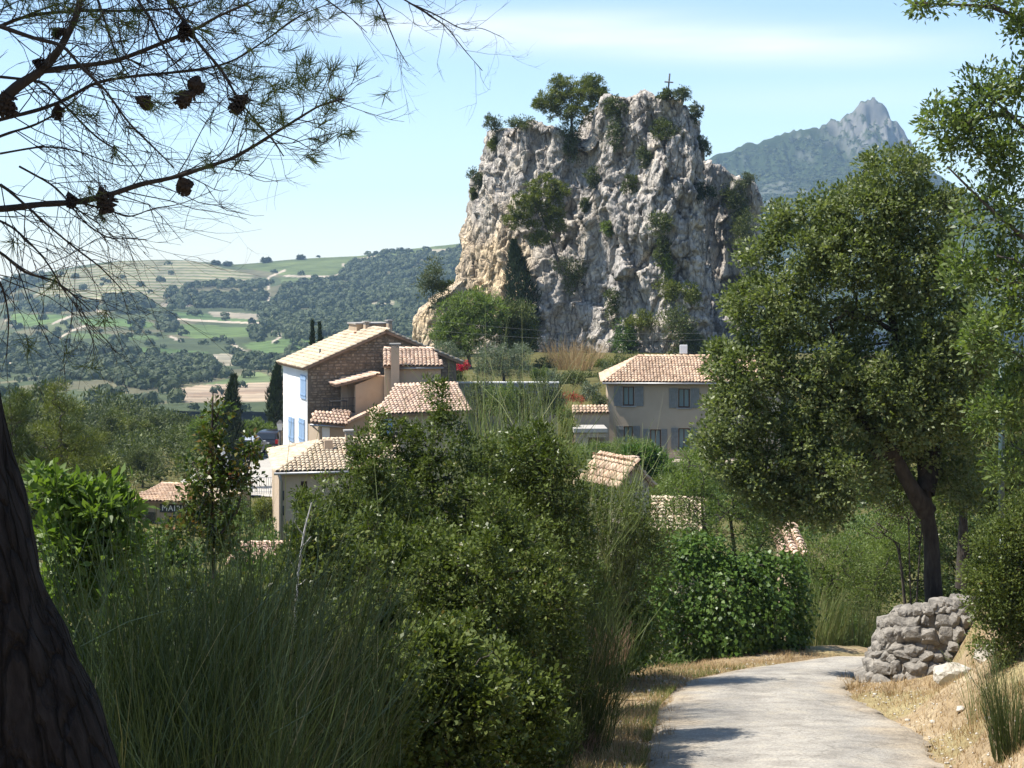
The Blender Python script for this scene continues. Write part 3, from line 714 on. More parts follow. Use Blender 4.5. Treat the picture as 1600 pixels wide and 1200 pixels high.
def crown_leaves(lobes, ncl, lpc, crad, L, W, r, shell=.45, up=.35, droop=0., low=0., flat=.6, tri=False):
    C, dirs = lobe_points(lobes, ncl, r, shell, low)
    n = ncl * lpc; ci = np.repeat(np.arange(ncl), lpc)
    off = unit(r.normal(size=(n, 3))) * (r.uniform(0, 1, (n, 1)) ** .5)
    cr = crad * r.uniform(.6, 1.35, ncl); off = off * cr[ci][:, None] * np.array([1, 1, flat + .2])
    Pb = C[ci] + off
    Dv = unit(unit(off) * .8 + dirs[ci] * .5 + r.normal(size=(n, 3)) * .55 + np.array([0, 0, up - droop]))
    Nv = unit(r.normal(size=(n, 3)) * .75 + np.array([0, 0, .9]) + dirs[ci] * .35)
    s = r.uniform(.65, 1.3, n)
    V, Fq = leaf_arrays(Pb, Dv, Nv, L * s, W * s * r.uniform(.8, 1.2, n), tri)
    rc = r.uniform(0, 1, ncl); rn = np.clip(.55 * r.uniform(0, 1, n) + .38 * rc[ci] + .03 + .08 * (r.uniform(0, 1, n) > .96), 0, 1)
    return V, Fq, np.repeat(rn, 3 if tri else 4), C
def tree(name, label, cat, group, base, lobes, ncl, lpc, crad, L, W, lm, bm='bark', seed=1, stems=None, trunk_r=.12, rtip=.006, shell=.45, up=.35,
         droop=0., low=0., flat=.6, tname='trunk', cname='crown', nbranch=None, sides=5, bark_rough=.0, stem_eq=False, skirt=False, tri=False):
    r = rng(seed); base = np.array(base, float)
    t = thing(name, label, cat, base, group)
    if skirt:      # foliage down to the ground
        lo = np.array([l[0] for l in lobes]); rr = np.array([l[1] for l in lobes]); x0, x1 = (lo - rr)[:, 0].min(), (lo + rr)[:, 0].max(); zl = lo[:, 2].mean()
        for f in (.25, .5, .75):
            lobes = lobes + [(np.array([x0 + (x1 - x0) * f, lo[:, 1].mean() + r.normal() * .1, (base[2] + zl) / 2]), ((x1 - x0) * .24, rr[:, 1].mean(), max(.2, (zl - base[2]) * .55)))]
    V, Fq, R, C = crown_leaves(lobes, ncl, lpc, crad, L, W, r, shell, up, droop, low, flat, tri)
    if stems is None:
        top = np.mean([l[0] for l in lobes], 0); stems = [[base - [0, 0, .3], base * .6 + top * .4 + r.normal(size=3) * .03, top]]
    sub = C if nbranch is None or nbranch >= len(C) else C[r.choice(len(C), nbranch, replace=False)]
    nodes, par, ns = grow(stems, sub, r)
    bv, bf = branch_mesh('b', nodes, par, rtip, trunk_r * .4, sides)
    Vs = [bv]; Fs = [bf]; k = len(bv)
    for si, s in enumerate(stems):
        tr = trunk_r if si == 0 or stem_eq else trunk_r * .5
        sr = [tr * (1 - .8 * i / (len(s) - 1)) for i in range(len(s))]; sr[0] *= 1.2
        sv, sf = sweep(s, sr, 12 if trunk_r > .1 else 7, 8, bark_rough, 7, seed); Vs.append(sv); Fs.append(sf + k); k += len(sv)
    part(tname, mesh_np(tname, np.vstack(Vs), np.vstack(Fs), smooth_shade=True), M[bm], t)
    part(cname, mesh_np(cname, V, Fq, rnd=R), M[lm], t)
    return t
def LB(px, py, d, rx, ry, rd):
    """crown lobe: where its centre stands, half-sizes given as they look at that distance, and half-depth in metres"""
    return (P(px, py, d), (rx / F * d, rd, ry / F * d))
def stalk_arrays(base, n, h, spread, r, lean=(0, 0), r0=.15, thick=.0022, side=3, curve=.35, droop=.0, jit=.5):
    base = np.asarray(base, float); a = r.uniform(0, 2 * pi, n); rad = r0 * np.sqrt(r.uniform(0, 1, n)); H = h * r.uniform(.45, 1.05, n)
    d = np.stack([np.cos(a), np.sin(a)], 1); out = spread * r.uniform(.1, 1, n) ** .8
    p0 = np.stack([base[0] + d[:, 0] * rad, base[1] + d[:, 1] * rad, np.full(n, base[2])], 1)
    ts = np.array([0, .3, .6, .82, 1.0]); Pt = np.zeros((n, 5, 3))
    jx = r.normal(size=(n, 5, 3)) * .02 * jit * h
    for i, t in enumerate(ts):
        ho = out * (t * (1 - curve) + curve * t ** 2.2) * H
        Pt[:, i, 0] = p0[:, 0] + d[:, 0] * ho + lean[0] * H * t; Pt[:, i, 1] = p0[:, 1] + d[:, 1] * ho + lean[1] * H * t
        Pt[:, i, 2] = p0[:, 2] + H * (t - droop * out * t ** 2.5)
        if i: Pt[:, i] += jx[:, i] * t
    Sd, Sr = [], []; Rr = [np.tile(thick * np.array([1.7, 1.3, 1.0, .7, .35]), (n, 1)) * r.uniform(.7, 1.25, (n, 1))]
    for s in range(side):
        i0 = r.integers(1, 4, n); st = Pt[np.arange(n), i0]; dr = unit(Pt[np.arange(n), i0 + 1] - st); dr = unit(dr + r.normal(size=(n, 3)) * .28 + np.array([0, 0, .12]))
        ln = H * r.uniform(.14, .38, n); q = np.stack([st + dr * (ln * u)[:, None] + np.array([0, 0, .05]) * (ln * u * u)[:, None] + (r.normal(size=(n, 3)) * .012 * h * u) for u in (0, .5, 1.)], 1)
        Sd.append(q); Sr.append(np.tile(thick * np.array([.9, .7, .3]), (n, 1)))
    V, Fq = tube_arrays(Pt, Rr[0] * 1.1, 2); R_ = np.repeat(np.where(r.uniform(0, 1, n) < .05, 1., np.clip(r.beta(2.2, 2.2, n), 0, .93)), 10)
    if Sd:
        q = np.concatenate(Sd); V2, F2 = tube_arrays(q, np.concatenate(Sr) * 1.1, 2); Fq = np.vstack([Fq, F2 + len(V)]); V = np.vstack([V, V2]); R_ = np.concatenate([R_, np.repeat(np.clip(r.beta(2.2, 2.2, len(q)), 0, 1), 6)])
    return V, Fq, R_
def broom(label, group, base, n, h, spread, seed, mat='broom', name='broom_shrub', cat='shrub', **k):
    r = rng(seed); t = thing(name, label, cat, base, group)
    V, Fq, R = stalk_arrays(np.asarray(base) - np.array([0, 0, .1]), n, h, spread, r, **k)
    part('stems', mesh_np('stems', V, Fq, rnd=R), M[mat], t); return t
def blades(pts, H, r, lean=.5, W=.006):
    n = len(pts); a = r.uniform(0, 2 * pi, n); d = np.stack([np.cos(a), np.sin(a), np.zeros(n)], 1); s = np.stack([-d[:, 1], d[:, 0], np.zeros(n)], 1)
    h = H * r.uniform(.4, 1.2, n); w = W * r.uniform(.6, 1.4, n)
    tip = pts + np.array([0, 0, 1]) * h[:, None] * .85 + d * (h * lean * r.uniform(.1, 1.3, n))[:, None]
    V = np.stack([pts - s * w[:, None], pts + s * w[:, None], tip], 1).reshape(-1, 3)
    return V, np.arange(3 * n).reshape(n, 3), np.repeat(r.uniform(0, 1, n), 3)

# ------------------------------------------------------------------ the limestone crag
RD = 150.
TOPL = np.array([(690, 300), (735, 215), (757, 186), (790, 186), (830, 178), (870, 196), (900, 206), (914, 196), (928, 168), (950, 154), (985, 152), (1005, 152), (1040, 160), (1060, 164), (1075, 172), (1088, 192), (1106, 246)], float)
def build_rock(name, label, cxp, zb, left, right, top, depth, nth, nt, seed, d0, relief=1.0, gully=None, shear=0.):
    """closed tower: its half-width and centre change with height, its top follows a profile"""
    th = np.concatenate([np.linspace(-pi - .25, .25, nth), np.linspace(.25, pi - .25, nth // 7)[1:-1]])
    t = np.concatenate([np.linspace(0, .8, int(nt * .8)), np.linspace(.8, 1, nt - int(nt * .8))[1:]])
    TH, T = np.meshgrid(th, t); wall = np.clip(T / .8, 0, 1); cap = np.clip((T - .8) / .2, 0, 1)
    le = lambda py: (np.interp(py, left[:, 1], left[:, 0]) - CX) / F * d0; re = lambda py: (np.interp(py, right[:, 1], right[:, 0]) - CX) / F * d0
    ztop_at = lambda x: -(np.interp(CX + x / d0 * F, top[:, 0], top[:, 1]) - HY) / F * d0
    X = np.zeros(TH.shape); z = zb + wall * 1.0
    ct, st = np.cos(TH), np.sin(TH); e = .72
    sx, sy = np.sign(ct) * np.abs(ct) ** e, np.sign(st) * np.abs(st) ** e
    Z = zb + wall * (ztop_at(0 * wall + (le(200) + re(200)) / 2) - zb)
    for _ in range(3):
        py = HY - Z / d0 * F; c = (le(py) + re(py)) / 2; hw = (re(py) - le(py)) / 2
        X = c + hw * sx * (1 - cap) ** .75
        Z = zb + wall * (ztop_at(X) - zb)
    Y = d0 + depth + depth * sy * (1 - cap) ** .75 * (1 - .22 * wall)
    Y = Y - shear * (X - (le(300) + re(300)) / 2)
    V = np.stack([X, Y, Z], -1); nr, nc = X.shape
    du = np.roll(V, -1, 1) - np.roll(V, 1, 1); dv = np.gradient(V, axis=0); Nn = unit(np.cross(du, dv)); Nn[cap > .05] = Nn[cap > .05] * .4 + np.array([0, 0, .6])
    p = V.reshape(-1, 3); N = unit(Nn.reshape(-1, 3)); capf = cap.ravel()
    warp = np.stack([fbm(p * .22, 3, seed + 1), fbm(p * .22, 3, seed + 2), fbm(p * .22, 3, seed + 3)], 1) * 1.1 + np.stack([fbm(p * .9, 3, seed + 4), fbm(p * .9, 3, seed + 5), fbm(p * .9, 3, seed + 6)], 1) * .22
    q = p + warp
    disp = fbm(q * np.array([.13, .13, .055]), 3, seed + 7) * 2.4
    rid = 1 - np.abs(fbm(q * np.array([.26, .26, .09]), 3, seed + 8)) * 2; disp += rid * 1.0
    for sc, am, s in (((.20, .20, .11), 1.0, 20), ((.45, .45, .26), .85, 30), ((1.0, 1.0, .66), .42, 40), ((2.3, 2.3, 1.8), .15, 50)):
        F1, F2, ID, FA = worley(q * np.array(sc), seed + s, True)
        edge = np.clip((F2 - F1) / .16, 0, 1); disp += am * ((edge ** .7) * .30 + (ID - .5) * 1.0 + FA * 2.6 - .2)
    disp += fbm(p * 2.2, 4, seed + 60) * .16
    disp = (disp - disp.mean()) * relief
    if gully is not None:
        gx = np.interp(p[:, 2], gully[:, 1], gully[:, 0]); gw = np.interp(p[:, 2], gully[:, 1], gully[:, 2]); disp -= gully[0, 3] * np.exp(-((p[:, 0] - gx) / gw) ** 2) * (1 - capf)
    side = np.abs(N[:, 0]); D = N * disp[:, None]
    D[:, 0] *= .55; D[:, 2] *= np.where(capf > .05, .5, .6)
    p2 = p + D
    idx = np.arange(nr * nc).reshape(nr, nc); nx = np.roll(idx, -1, 1)
    Fq = np.stack([idx[:-1], nx[:-1], nx[1:], idx[1:]], -1).reshape(-1, 4)
    pxx = CX + p2[:, 0] / d0 * F
    warmf = smooth(-.25, .45, fbm(p * .10, 3, seed + 70) - (pxx - 800) / 500 - (p2[:, 2] - 0) / 40)[:, None]
    tint = np.array([.94, .95, 1.0]) * (1 - warmf) + warmf * np.array([1.22, 1.06, .84])
    me = mesh_np(name, p2, Fq, col=tint)
    a = me.attributes.new('sharp_face', 'BOOLEAN', 'FACE') if False else None
    o = tag(part(name, me, M['rock'], None), label, 'rock')
    return p2, o
LEFTE = np.array([(757, 140), (757, 186), (752, 240), (736, 300), (726, 380), (714, 440), (703, 490), (692, 540), (670, 620)], float)
RIGHTE = np.array([(1080, 140), (1087, 190), (1093, 240), (1096, 300), (1100, 400), (1106, 500), (1114, 620)], float)
gx = lambda px: (px - CX) / F * RD; gz = lambda py: -(py - HY) / F * RD
GUL = np.array([(gx(905), gz(600), 1.2, 1.7), (gx(880), gz(470), 1.6, 1.7), (gx(872), gz(350), 2.0, 1.7), (gx(895), gz(250), 1.3, 1.7), (gx(905), gz(160), 1.1, 1.7)])
ROCKV, rock_o = build_rock('limestone_crag', 'tall pale limestone crag with a flat top rising behind the village', 930, -14, LEFTE, RIGHTE, TOPL, 11., 400, 285, 100, RD, .9, GUL, .85)
ROCK2V, _ = build_rock('limestone_outcrop', 'lower limestone outcrop behind the right flank of the tall crag', 1150, -16, np.array([(1085, 200), (1080, 400), (1070, 620)], float), np.array([(1192, 250), (1200, 300), (1203, 400), (1215, 620)], float),
           np.array([(1060, 250), (1110, 256), (1140, 268), (1160, 286), (1180, 280), (1192, 296), (1205, 340)], float), 7., 180, 150, 300, 168., .8)
ROCK3V, _ = build_rock('rock_spur', 'small warm rock spur at the left foot of the tall crag', 670, -14, np.array([(655, 470), (650, 540), (640, 640)], float), np.array([(720, 430), (730, 640)], float),
           np.array([(640, 520), (656, 490), (668, 478), (690, 462), (720, 440)], float), 3.5, 140, 120, 400, 140., .5)
def rock_at(px, py, V=None):
    V = ROCKV if V is None else V
    qx = CX + V[:, 0] / V[:, 1] * F; qy = HY - V[:, 2] / V[:, 1] * F
    near = np.hypot(qx - px, qy - py); k = np.where(near < near.min() + 4)[0]; return V[k[np.argmin(V[k, 1])]]

# ------------------------------------------------------------------ buildings
class Frame:
    """a house's own axes: v along its front (to the right), u to the back"""
    def __init__(s, px, d, deg):
        a = RAD(deg); s.o = np.array([(px - CX) / F * d, d]); s.v = np.array([cos(a), sin(a)]); s.u = np.array([-sin(a), cos(a)])
    def w(s, v, u, z): p = s.o + s.v * v + s.u * u; return (p[0], p[1], z)
    def hit(s, px, py, u0=0.):
        r = np.array([(px - CX) / F, 1.0]); d = (u0 + s.o @ s.u) / (r @ s.u); p = r * d - s.o
        return float(p @ s.v), float(-(py - HY) / F * d)
    def hitv(s, px, py, v0):
        r = np.array([(px - CX) / F, 1.0]); d = (v0 + s.o @ s.v) / (r @ s.v); p = r * d - s.o
        return float(p @ s.u), float(-(py - HY) / F * d)
def block(fr, name, mat, parent, poly, u0, u1):
    """polygon in (v,z) on the front plane, pushed back from u0 to u1"""
    m = MB().prism([fr.w(v, u0, z) for v, z in poly], [fr.w(v, u1, z) for v, z in poly]); return part(name, m.mesh(name), mat, parent)
def cuboid(fr, name, mat, parent, v0, v1, u0, u1, z0, z1, bevel=0):
    m = MB().box((v0, u0, z0), (v1, u1, z1), fr.w); return part(name, m.mesh(name, bevel), mat, parent)
def inside_pt(x, y, poly):
    return bool(inside(np.array([x]), np.array([y]), poly)[0])
def tile_mesh(w, l, seg=4, lift=.055):
    """one half-round clay tile lying along +y (upslope), a little wider at the lower end"""
    V = []
    for y, ww, dz in ((0, w * .56, lift), (l * 1.12, w * .44, 0.012)):
        for i in range(seg + 1):
            a = pi * i / seg; V.append((-cos(a) * ww, y, sin(a) * ww * .85 + dz))
    n = seg + 1; Fq = [(i, i + 1, n + i + 1, n + i) for i in range(seg)]
    V += [(-cos(pi * i / seg) * w * .40, 0, sin(pi * i / seg) * w * .40 * .8 + lift) for i in range(n)]
    Fq += [(i + 1, i, 2 * n + i, 2 * n + i + 1) for i in range(seg)]
    return np.array(V), Fq
def tiled_roof(name, parent, quad, mat='tile', w=.22, l=.36, thick=.14, seed=1, single=False, ridge=True):
    """quad: lower-left, lower-right, upper-right, upper-left corners (world). A slab with rows of half-round tiles on it."""
    A, B, C_, D_ = [np.array(q, float) for q in quad]; r = random.Random(seed)
    ex = unit(B - A); nrm = unit(np.cross(ex, (D_ + C_) / 2 - (A + B) / 2)); nrm = nrm if nrm[2] > 0 else -nrm; ey = np.cross(nrm, ex)
    if ey @ ((D_ + C_) / 2 - A) < 0: ey = -ey
    poly = np.array([((q - A) @ ex, (q - A) @ ey) for q in (A, B, C_, D_)])
    slab = MB().prism([q - nrm * thick for q in (A, B, C_, D_)], [A, B, C_, D_])
    root = part(name, slab.mesh(name), M['tilebed'], parent)
    TV, TF = tile_mesh(w, l); x0, x1 = poly[:, 0].min(), poly[:, 0].max(); y1 = poly[:, 1].max()
    nx = max(1, int((x1 - x0) / w)); Vs, Fs, R, k = [], [], [], 0
    for i in range(nx):
        x = x0 + (i + .5) * (x1 - x0) / nx
        j = 0; y = -.06
        while y < y1 - .05:
            yc = y + l * .5
            if inside_pt(x, min(max(yc, .02), y1 - .02), poly):
                jx, jy, jr = r.uniform(-.012, .012), r.uniform(-.02, .02), r.uniform(-.03, .03)
                T = TV.copy(); T[:, 0] += jr * T[:, 1]; W = A + (T[:, 0:1] + x + jx) * ex + (T[:, 1:2] + y + jy) * ey + (T[:, 2:3] + r.uniform(-.006, .006)) * nrm
                rv = min(1, max(0, r.gauss(.5, .2)))
                if single:
                    me = mesh_np('tile', W, np.array(TF), rnd=np.full(len(W), rv)); part('tile', me, M[mat], root)
                else:
                    Vs.append(W); Fs.append(np.array(TF) + k); k += len(W); R.append(np.full(len(W), rv))
            y += l
    if Vs: part('tiles', mesh_np('tiles', np.vstack(Vs), np.vstack(Fs), rnd=np.concatenate(R)), M[mat], root, kind='stuff')
    if ridge:
        # a line of ridge tiles along the top edge
        e = C_ - D_; ln = np.linalg.norm(e); n = max(1, int(ln / .4)); Vs, Fs, R, k = [], [], [], 0
        eu = e / max(ln, 1e-6); up = np.array([0, 0, 1.]); sd = np.cross(eu, up)
        for i in range(n):
            T, TF = tile_mesh(.3, ln / n, 4, .03); W = D_ + (T[:, 1:2] + i * ln / n) * eu + T[:, 0:1] * sd + (T[:, 2:3] - .02) * up
            Vs.append(W); Fs.append(np.array(TF) + k); k += len(W); R.append(np.full(len(W), r.uniform(.4, .9)))
        part('ridge_tiles', mesh_np('ridge_tiles', np.vstack(Vs), np.vstack(Fs), rnd=np.concatenate(R)), M[mat], root, kind='stuff')
    return root
def facade(fr, name, mat, parent, v0, v1, z0, z1, u0, thick, holes):
    """front wall slab with real openings"""
    vs = sorted({v0, v1, *[h[0] for h in holes], *[h[1] for h in holes]}); zs = sorted({z0, z1, *[h[2] for h in holes], *[h[3] for h in holes]})
    m = MB()
    for a, b in zip(vs[:-1], vs[1:]):
        run = None
        for c, d in list(zip(zs[:-1], zs[1:])) + [(None, None)]:
            solid = c is not None and not any(h[0] <= (a + b) / 2 <= h[1] and h[2] <= (c + d) / 2 <= h[3] for h in holes)
            if solid: run = (run[0], d) if run else (c, d)
            elif run: m.box((a, u0, run[0]), (b, u0 + thick, run[1]), fr.w); run = None
    return part(name, m.mesh(name), mat, parent)
def window(fr, parent, h, u0, thick, shutters=(.0, .0), smat='greyshutter', fmat='brownwood', pane='curtain', sill=True, name='window', hinge=True):
    a, b, c, d = h; f = .07; uf = u0 + thick * .62
    m = MB()
    for lo, hi in (((a, uf, c), (a + f, uf + .06, d)), ((b - f, uf, c), (b, uf + .06, d)), ((a + f, uf, d - f), (b - f, uf + .06, d)), ((a + f, uf, c), (b - f, uf + .06, c + f)),
                   (((a + b) / 2 - .03, uf - .005, c + f), ((a + b) / 2 + .03, uf + .055, d - f))): m.box(lo, hi, fr.w)
    win = part(name, m.mesh(name), M[fmat], parent)
    for k in (0, 1):
        p0, p1 = (a + f, (a + b) / 2 - .03) if k == 0 else ((a + b) / 2 + .03, b - f)
        part('pane', MB().box((p0, uf + .025, c + f), (p1, uf + .035, d - f), fr.w).mesh('pane'), M[pane], win)
    if sill: part('sill', MB().box((a - .12, u0 - .09, c - .09), (b + .12, u0 + thick * .6, c), fr.w).mesh('sill', .01), M['cement'], win)
    for k, wd in enumerate(shutters):
        if not wd: continue
        p0, p1 = (a - wd - .02, a - .02) if k == 0 else (b + .02, b + wd + .02); m = MB(); nb = 4
        for i in range(nb):
            q0 = p0 + (p1 - p0) * i / nb; q1 = p0 + (p1 - p0) * (i + 1) / nb; m.box((q0 + .004, u0 - .055, c - .02), (q1 - .004, u0 - .02, d + .02), fr.w)
        for zz in (c + (d - c) * .17, c + (d - c) * .8): m.box((p0, u0 - .075, zz), (p1, u0 - .056, zz + .09), fr.w)
        part('shutter', m.mesh('shutter'), M[smat], win)
    return win
def chimney(fr, parent, v0, v1, u0, u1, z0, z1, mat='tan', cap='slab', name='chimney'):
    c = cuboid(fr, name, M[mat], parent, v0, v1, u0, u1, z0, z1)
    if cap == 'slab':
        m = MB(); n = 3
        for i in range(n + 1):
            a = v0 + (v1 - v0 - .1) * i / n; m.box((a, u0 + .03, z1), (a + .1, u1 - .03, z1 + .16), fr.w)
        m.box((v0 - .08, u0 - .08, z1 + .16), (v1 + .08, u1 + .08, z1 + .24), fr.w); part('cap', m.mesh('cap'), M['cement'], c)
    elif cap == 'tile':
        m = MB(); m.box((v0 - .06, u0 - .06, z1), (v1 + .06, u1 + .06, z1 + .1), fr.w); part('cap', m.mesh('cap'), M['tilesalmon'], c)
    return c
def rubble(fr, name, parent, poly, u0, seed, hmin=.12, hmax=.24, wmin=.18, wmax=.5):
    r = random.Random(seed); P_ = np.array(poly); m = MB(); z = P_[:, 1].min()
    while z < P_[:, 1].max():
        h = r.uniform(hmin, hmax); v = P_[:, 0].min() - r.uniform(0, .3)
        while v < P_[:, 0].max():
            w = r.uniform(wmin, wmax); vc, zc = v + w / 2, z + h / 2
            if inside_pt(vc, zc, P_) and inside_pt(v + .03, zc, P_) and inside_pt(v + w - .03, z + h - .02, P_):
                j = [r.uniform(0, .035) for _ in range(8)]; e = r.uniform(.015, .06); g = .012
                f = [(v + g + j[0], z + g + j[1]), (v + w - g - j[2], z + g + j[3]), (v + w - g - j[4], z + h - g - j[5]), (v + g + j[6], z + h - g - j[7])]
                s = .82; fc = [(vc + (a - vc) * s, zc + (b - zc) * s) for a, b in f]
                m.add([fr.w(a, u0 + .02, b) for a, b in f] + [fr.w(a, u0 - e, b) for a, b in fc], [(4, 5, 6, 7), (0, 1, 5, 4), (1, 2, 6, 5), (2, 3, 7, 6), (3, 0, 4, 7)], r.random())
            v += w
        z += h
    return part(name, m.mesh(name), M['rubble'], parent, kind='stuff')
def pipe(name, pts, r, mat, parent, k=8):
    return part(name, MB().tube(pts, r, k).mesh(name, smooth_shade=True), mat, parent)
GZ = -14.5

# --- white house with the rubble-stone gable
fa = Frame(487, 95., 21.)
ha = thing('village_house', 'tall house with white left wall, blue shutters and a rubble stone gable', 'house', fa.w(0, 0, -13.3))
ez = fa.hit(487, 574)[1]; av, azz = fa.hit(602, 520); rv, rz = av * 2.0, ez + .15
gable = [(0, GZ), (rv, GZ), (rv, rz), (av, azz), (0, ez)]
block(fa, 'gable_wall', M['rubblebed'], ha, [(-.25, GZ), (rv, GZ), (rv, rz), (av, azz), (-.25, ez - .1)], .0, .3)
rubble(fa, 'stonework', ha, [(-.24, -12.4), (rv, -12.4), (rv, rz), (av, azz - .03), (-.24, ez - .12)], .0, 5)
DEP = 6.8
# white wall with three shuttered windows; it looks left
fw = Frame(487, 95., 21.); fw.v, fw.u = -fa.u * 1.0, fa.v * 1.0      # v runs back-to-front, u to the right
q0 = fw.hit; hs = []
def white_win(px0, px1, py0, py1):
    a, z1 = fw.hit(px0, py0, -.25); b, _ = fw.hit(px1, py0, -.25); _, z0 = fw.hit((px0 + px1) / 2, py1, -.25); return [min(a, b), max(a, b), z0, z1]
W1 = white_win(471.5, 480, 585, 623); W2 = white_win(453, 461, 650.5, 689); W3 = white_win(469, 477.5, 652.5, 691)
facade(fw, 'white_wall', M['white'], ha, -DEP, -.02, GZ, ez, -.27, .26, [])
for wv in (W1, W2, W3):
    f = MB(); a, b, c, d = wv; u0 = -.27
    f.box((a - .06, u0 - .03, c - .06), (b + .06, u0 - .002, d + .06), fw.w); fo = part('window', f.mesh('window'), M['white'], ha)
    for k in (0, 1):
        p0, p1 = (a, (a + b) / 2 - .01) if k == 0 else ((a + b) / 2 + .01, b); m = MB()
        for i in range(3):
            s0 = p0 + (p1 - p0) * i / 3; s1 = p0 + (p1 - p0) * (i + 1) / 3; m.box((s0 + .004, u0 - .085, c), (s1 - .004, u0 - .032, d), fw.w)
        for zz in (c + .2, d - .3): m.box((p0, u0 - .11, zz), (p1, u0 - .086, zz + .09), fw.w)
        part('shutter', m.mesh('shutter'), M['blue'], fo)
block(fa, 'rear_wall', M['tan'], ha, [(.0, GZ), (rv, GZ), (rv, rz), (av, azz), (.0, ez)], DEP - .3, DEP)
cuboid(fa, 'right_wall', M['tan'], ha, rv - .3, rv, .3, DEP - .3, GZ, rz)
ov = .38; sl = (azz - ez) / av
tiled_roof('roof', ha, [fa.w(-ov - .25, DEP + .2, ez + .12 - sl * ov), fa.w(-ov - .25, -.28, ez + .12 - sl * ov), fa.w(av, -.28, azz + .14), fa.w(av, DEP + .2, azz + .14)], 'tilepale', .23, .38, seed=2)
slr = (azz - rz) / (rv - av)
tiled_roof('roof', ha, [fa.w(rv + ov, -.28, rz + .12 - slr * ov), fa.w(rv + ov, DEP + .2, rz + .12 - slr * ov), fa.w(av, DEP + .2, azz + .13), fa.w(av, -.28, azz + .13)], 'tilepale', .23, .38, seed=3, ridge=False)
v, z = fa.hit(500, 556, 2.0)
pipe('flue', [fa.w(v, 2.0, z - .5), fa.w(v, 2.0, z + .45)], .06, M['iron'], ha)
# roof terrace block and chimneys behind the ridge
u = 4.2; v0, z1 = fa.hit(562, 507, u); v1, _ = fa.hit(606, 507, u)
cuboid(fa, 'roof_room', M['tan'], ha, v0 - .2, v1, u, u + 2.0, azz - 2.0, z1)
cuboid(fa, 'parapet_cap', M['cement'], ha, v0 - .3, v1 + .1, u - .1, u + 2.1, z1 + .002, z1 + .1)
for (a, b, t, bt) in ((571, 577, 503, 520), (607, 613, 501, 524), (551, 576, 524, 540)):
    uu = 3.4 if a < 560 else u - .7
    c0, zt = fa.hit(a, t, uu); c1, _ = fa.hit(b, t, uu); _, zb_ = fa.hit(a, bt, uu); chimney(fa, ha, c0, c1, uu, uu + .55, zb_ - 1.2, zt - .2, 'tan', 'slab' if b - a < 10 else 'none')
m = MB()
for k in range(3):
    c0, zt = fa.hit(555 + k * 7, 521, 3.6); m.tube([fa.w(c0, 3.65, zt - .25), fa.w(c0, 3.65, zt + .12)], .09, 8)
part('chimney_pots', m.mesh('chimney_pots'), M['terracotta'], ha)
v, z = fa.hit(563, 537, 2.2); m = MB(); ring = [fa.w(v + .28 * cos(k / 10 * 2 * pi), 2.2 - .06 * sin(k), z + .3 * sin(k / 10 * 2 * pi)) for k in range(10)]
ring2 = [fa.w(v + .28 * cos(k / 10 * 2 * pi), 2.26, z + .3 * sin(k / 10 * 2 * pi)) for k in range(10)]
m.prism(ring, ring2); m.tube([fa.w(v, 2.26, z - .5), fa.w(v, 2.26, z)], .025, 6); part('satellite_dish', m.mesh('satellite_dish'), M['whitewood'], ha)

# --- covered balcony wing in front of the gable
hb = thing('balcony_wing', 'tan wing with covered balcony and iron railing against the stone gable', 'house', fa.w(1, -2.5, -13.3))
ub = -1.7
L0 = fa.hit(541, 592, ub); L1 = fa.hit(556, 598, ub); Lw0 = fa.hit(555.5, 602, ub); Rk = fa.hit(588, 588, ub); Re_ = fa.hit(668, 596, ub); Rb = fa.hit(668, 640, ub)
fl = fa.hit(545, 646, ub)[1]; v0b = fa.hit(520, 600, -.05)[0]; v1b = Lw0[0]
# sloping side wall that closes the balcony on the right
block(fa, 'side_wall', M['tan2'], hb, [(v1b, fl - 3.2), (Re_[0], fl - 3.2), (Re_[0], Re_[1]), (Rk[0], Rk[1]), (v1b, Lw0[1] + .02)], ub, ub + .25)
block(fa, 'coping', M['tilesalmon'], hb, [(Rk[0] - .05, Rk[1] + .005), (Re_[0], Re_[1] + .005), (Re_[0], Re_[1] + .1), (Rk[0] - .05, Rk[1] + .1)], ub - .06, ub + .32)
cuboid(fa, 'balcony_floor', M['cement'], hb, v0b - .1, v1b, ub, -.08, fl - .25, fl)
cuboid(fa, 'balcony_back', M['tan2'], hb, v0b + .5, v1b + 2.0, -.32, -.07, fl, Rk[1] - .05)
cuboid(fa, 'balcony_door', M['tan'], hb, v0b + 1.1, v1b - .15, -.38, -.325, fl + .02, fl + 2.05)
tz = fa.hit(527, 601, ub + .3)[1]
tiled_roof('roof', hb, [fa.w(v0b - .25, -.1, tz), fa.w(v0b - .25, ub - .15, tz), fa.w(Rk[0], ub - .15, Rk[1] + .12), fa.w(Rk[0], -.1, Rk[1] + .12)], 'tilesalmon', .23, .36, .12, seed=9)
m = MB(); v0r = fa.hit(505, 630, ub)[0]
for zz in (fl + .45, fl + .95): m.tube([fa.w(v0r, ub + .05, zz), fa.w(v1b, ub + .05, zz)], .018, 5)
n = 22
for i in range(n + 1): v = v0r + (v1b - v0r) * i / n; m.tube([fa.w(v, ub + .05, fl), fa.w(v, ub + .05, fl + .95)], .01, 4)
part('railing', m.mesh('railing'), M['iron'], hb)
ct = thing('balcony_table', 'small dark table standing on the covered balcony', 'table', fa.w(v1b - .9, -.95, fl))
m = MB().box((v1b - 1.4, -1.3, fl + .70), (v1b - .4, -.6, fl + .74), fa.w); part('table_top', m.mesh('table_top', .01), M['iron'], ct)
for a in (-1.35, -.45):
    for b in (-1.25, -.65): part('leg', MB().tube([fa.w(v1b + a, b, fl), fa.w(v1b + a, b, fl + .7)], .02, 5).mesh('leg'), M['iron'], ct)

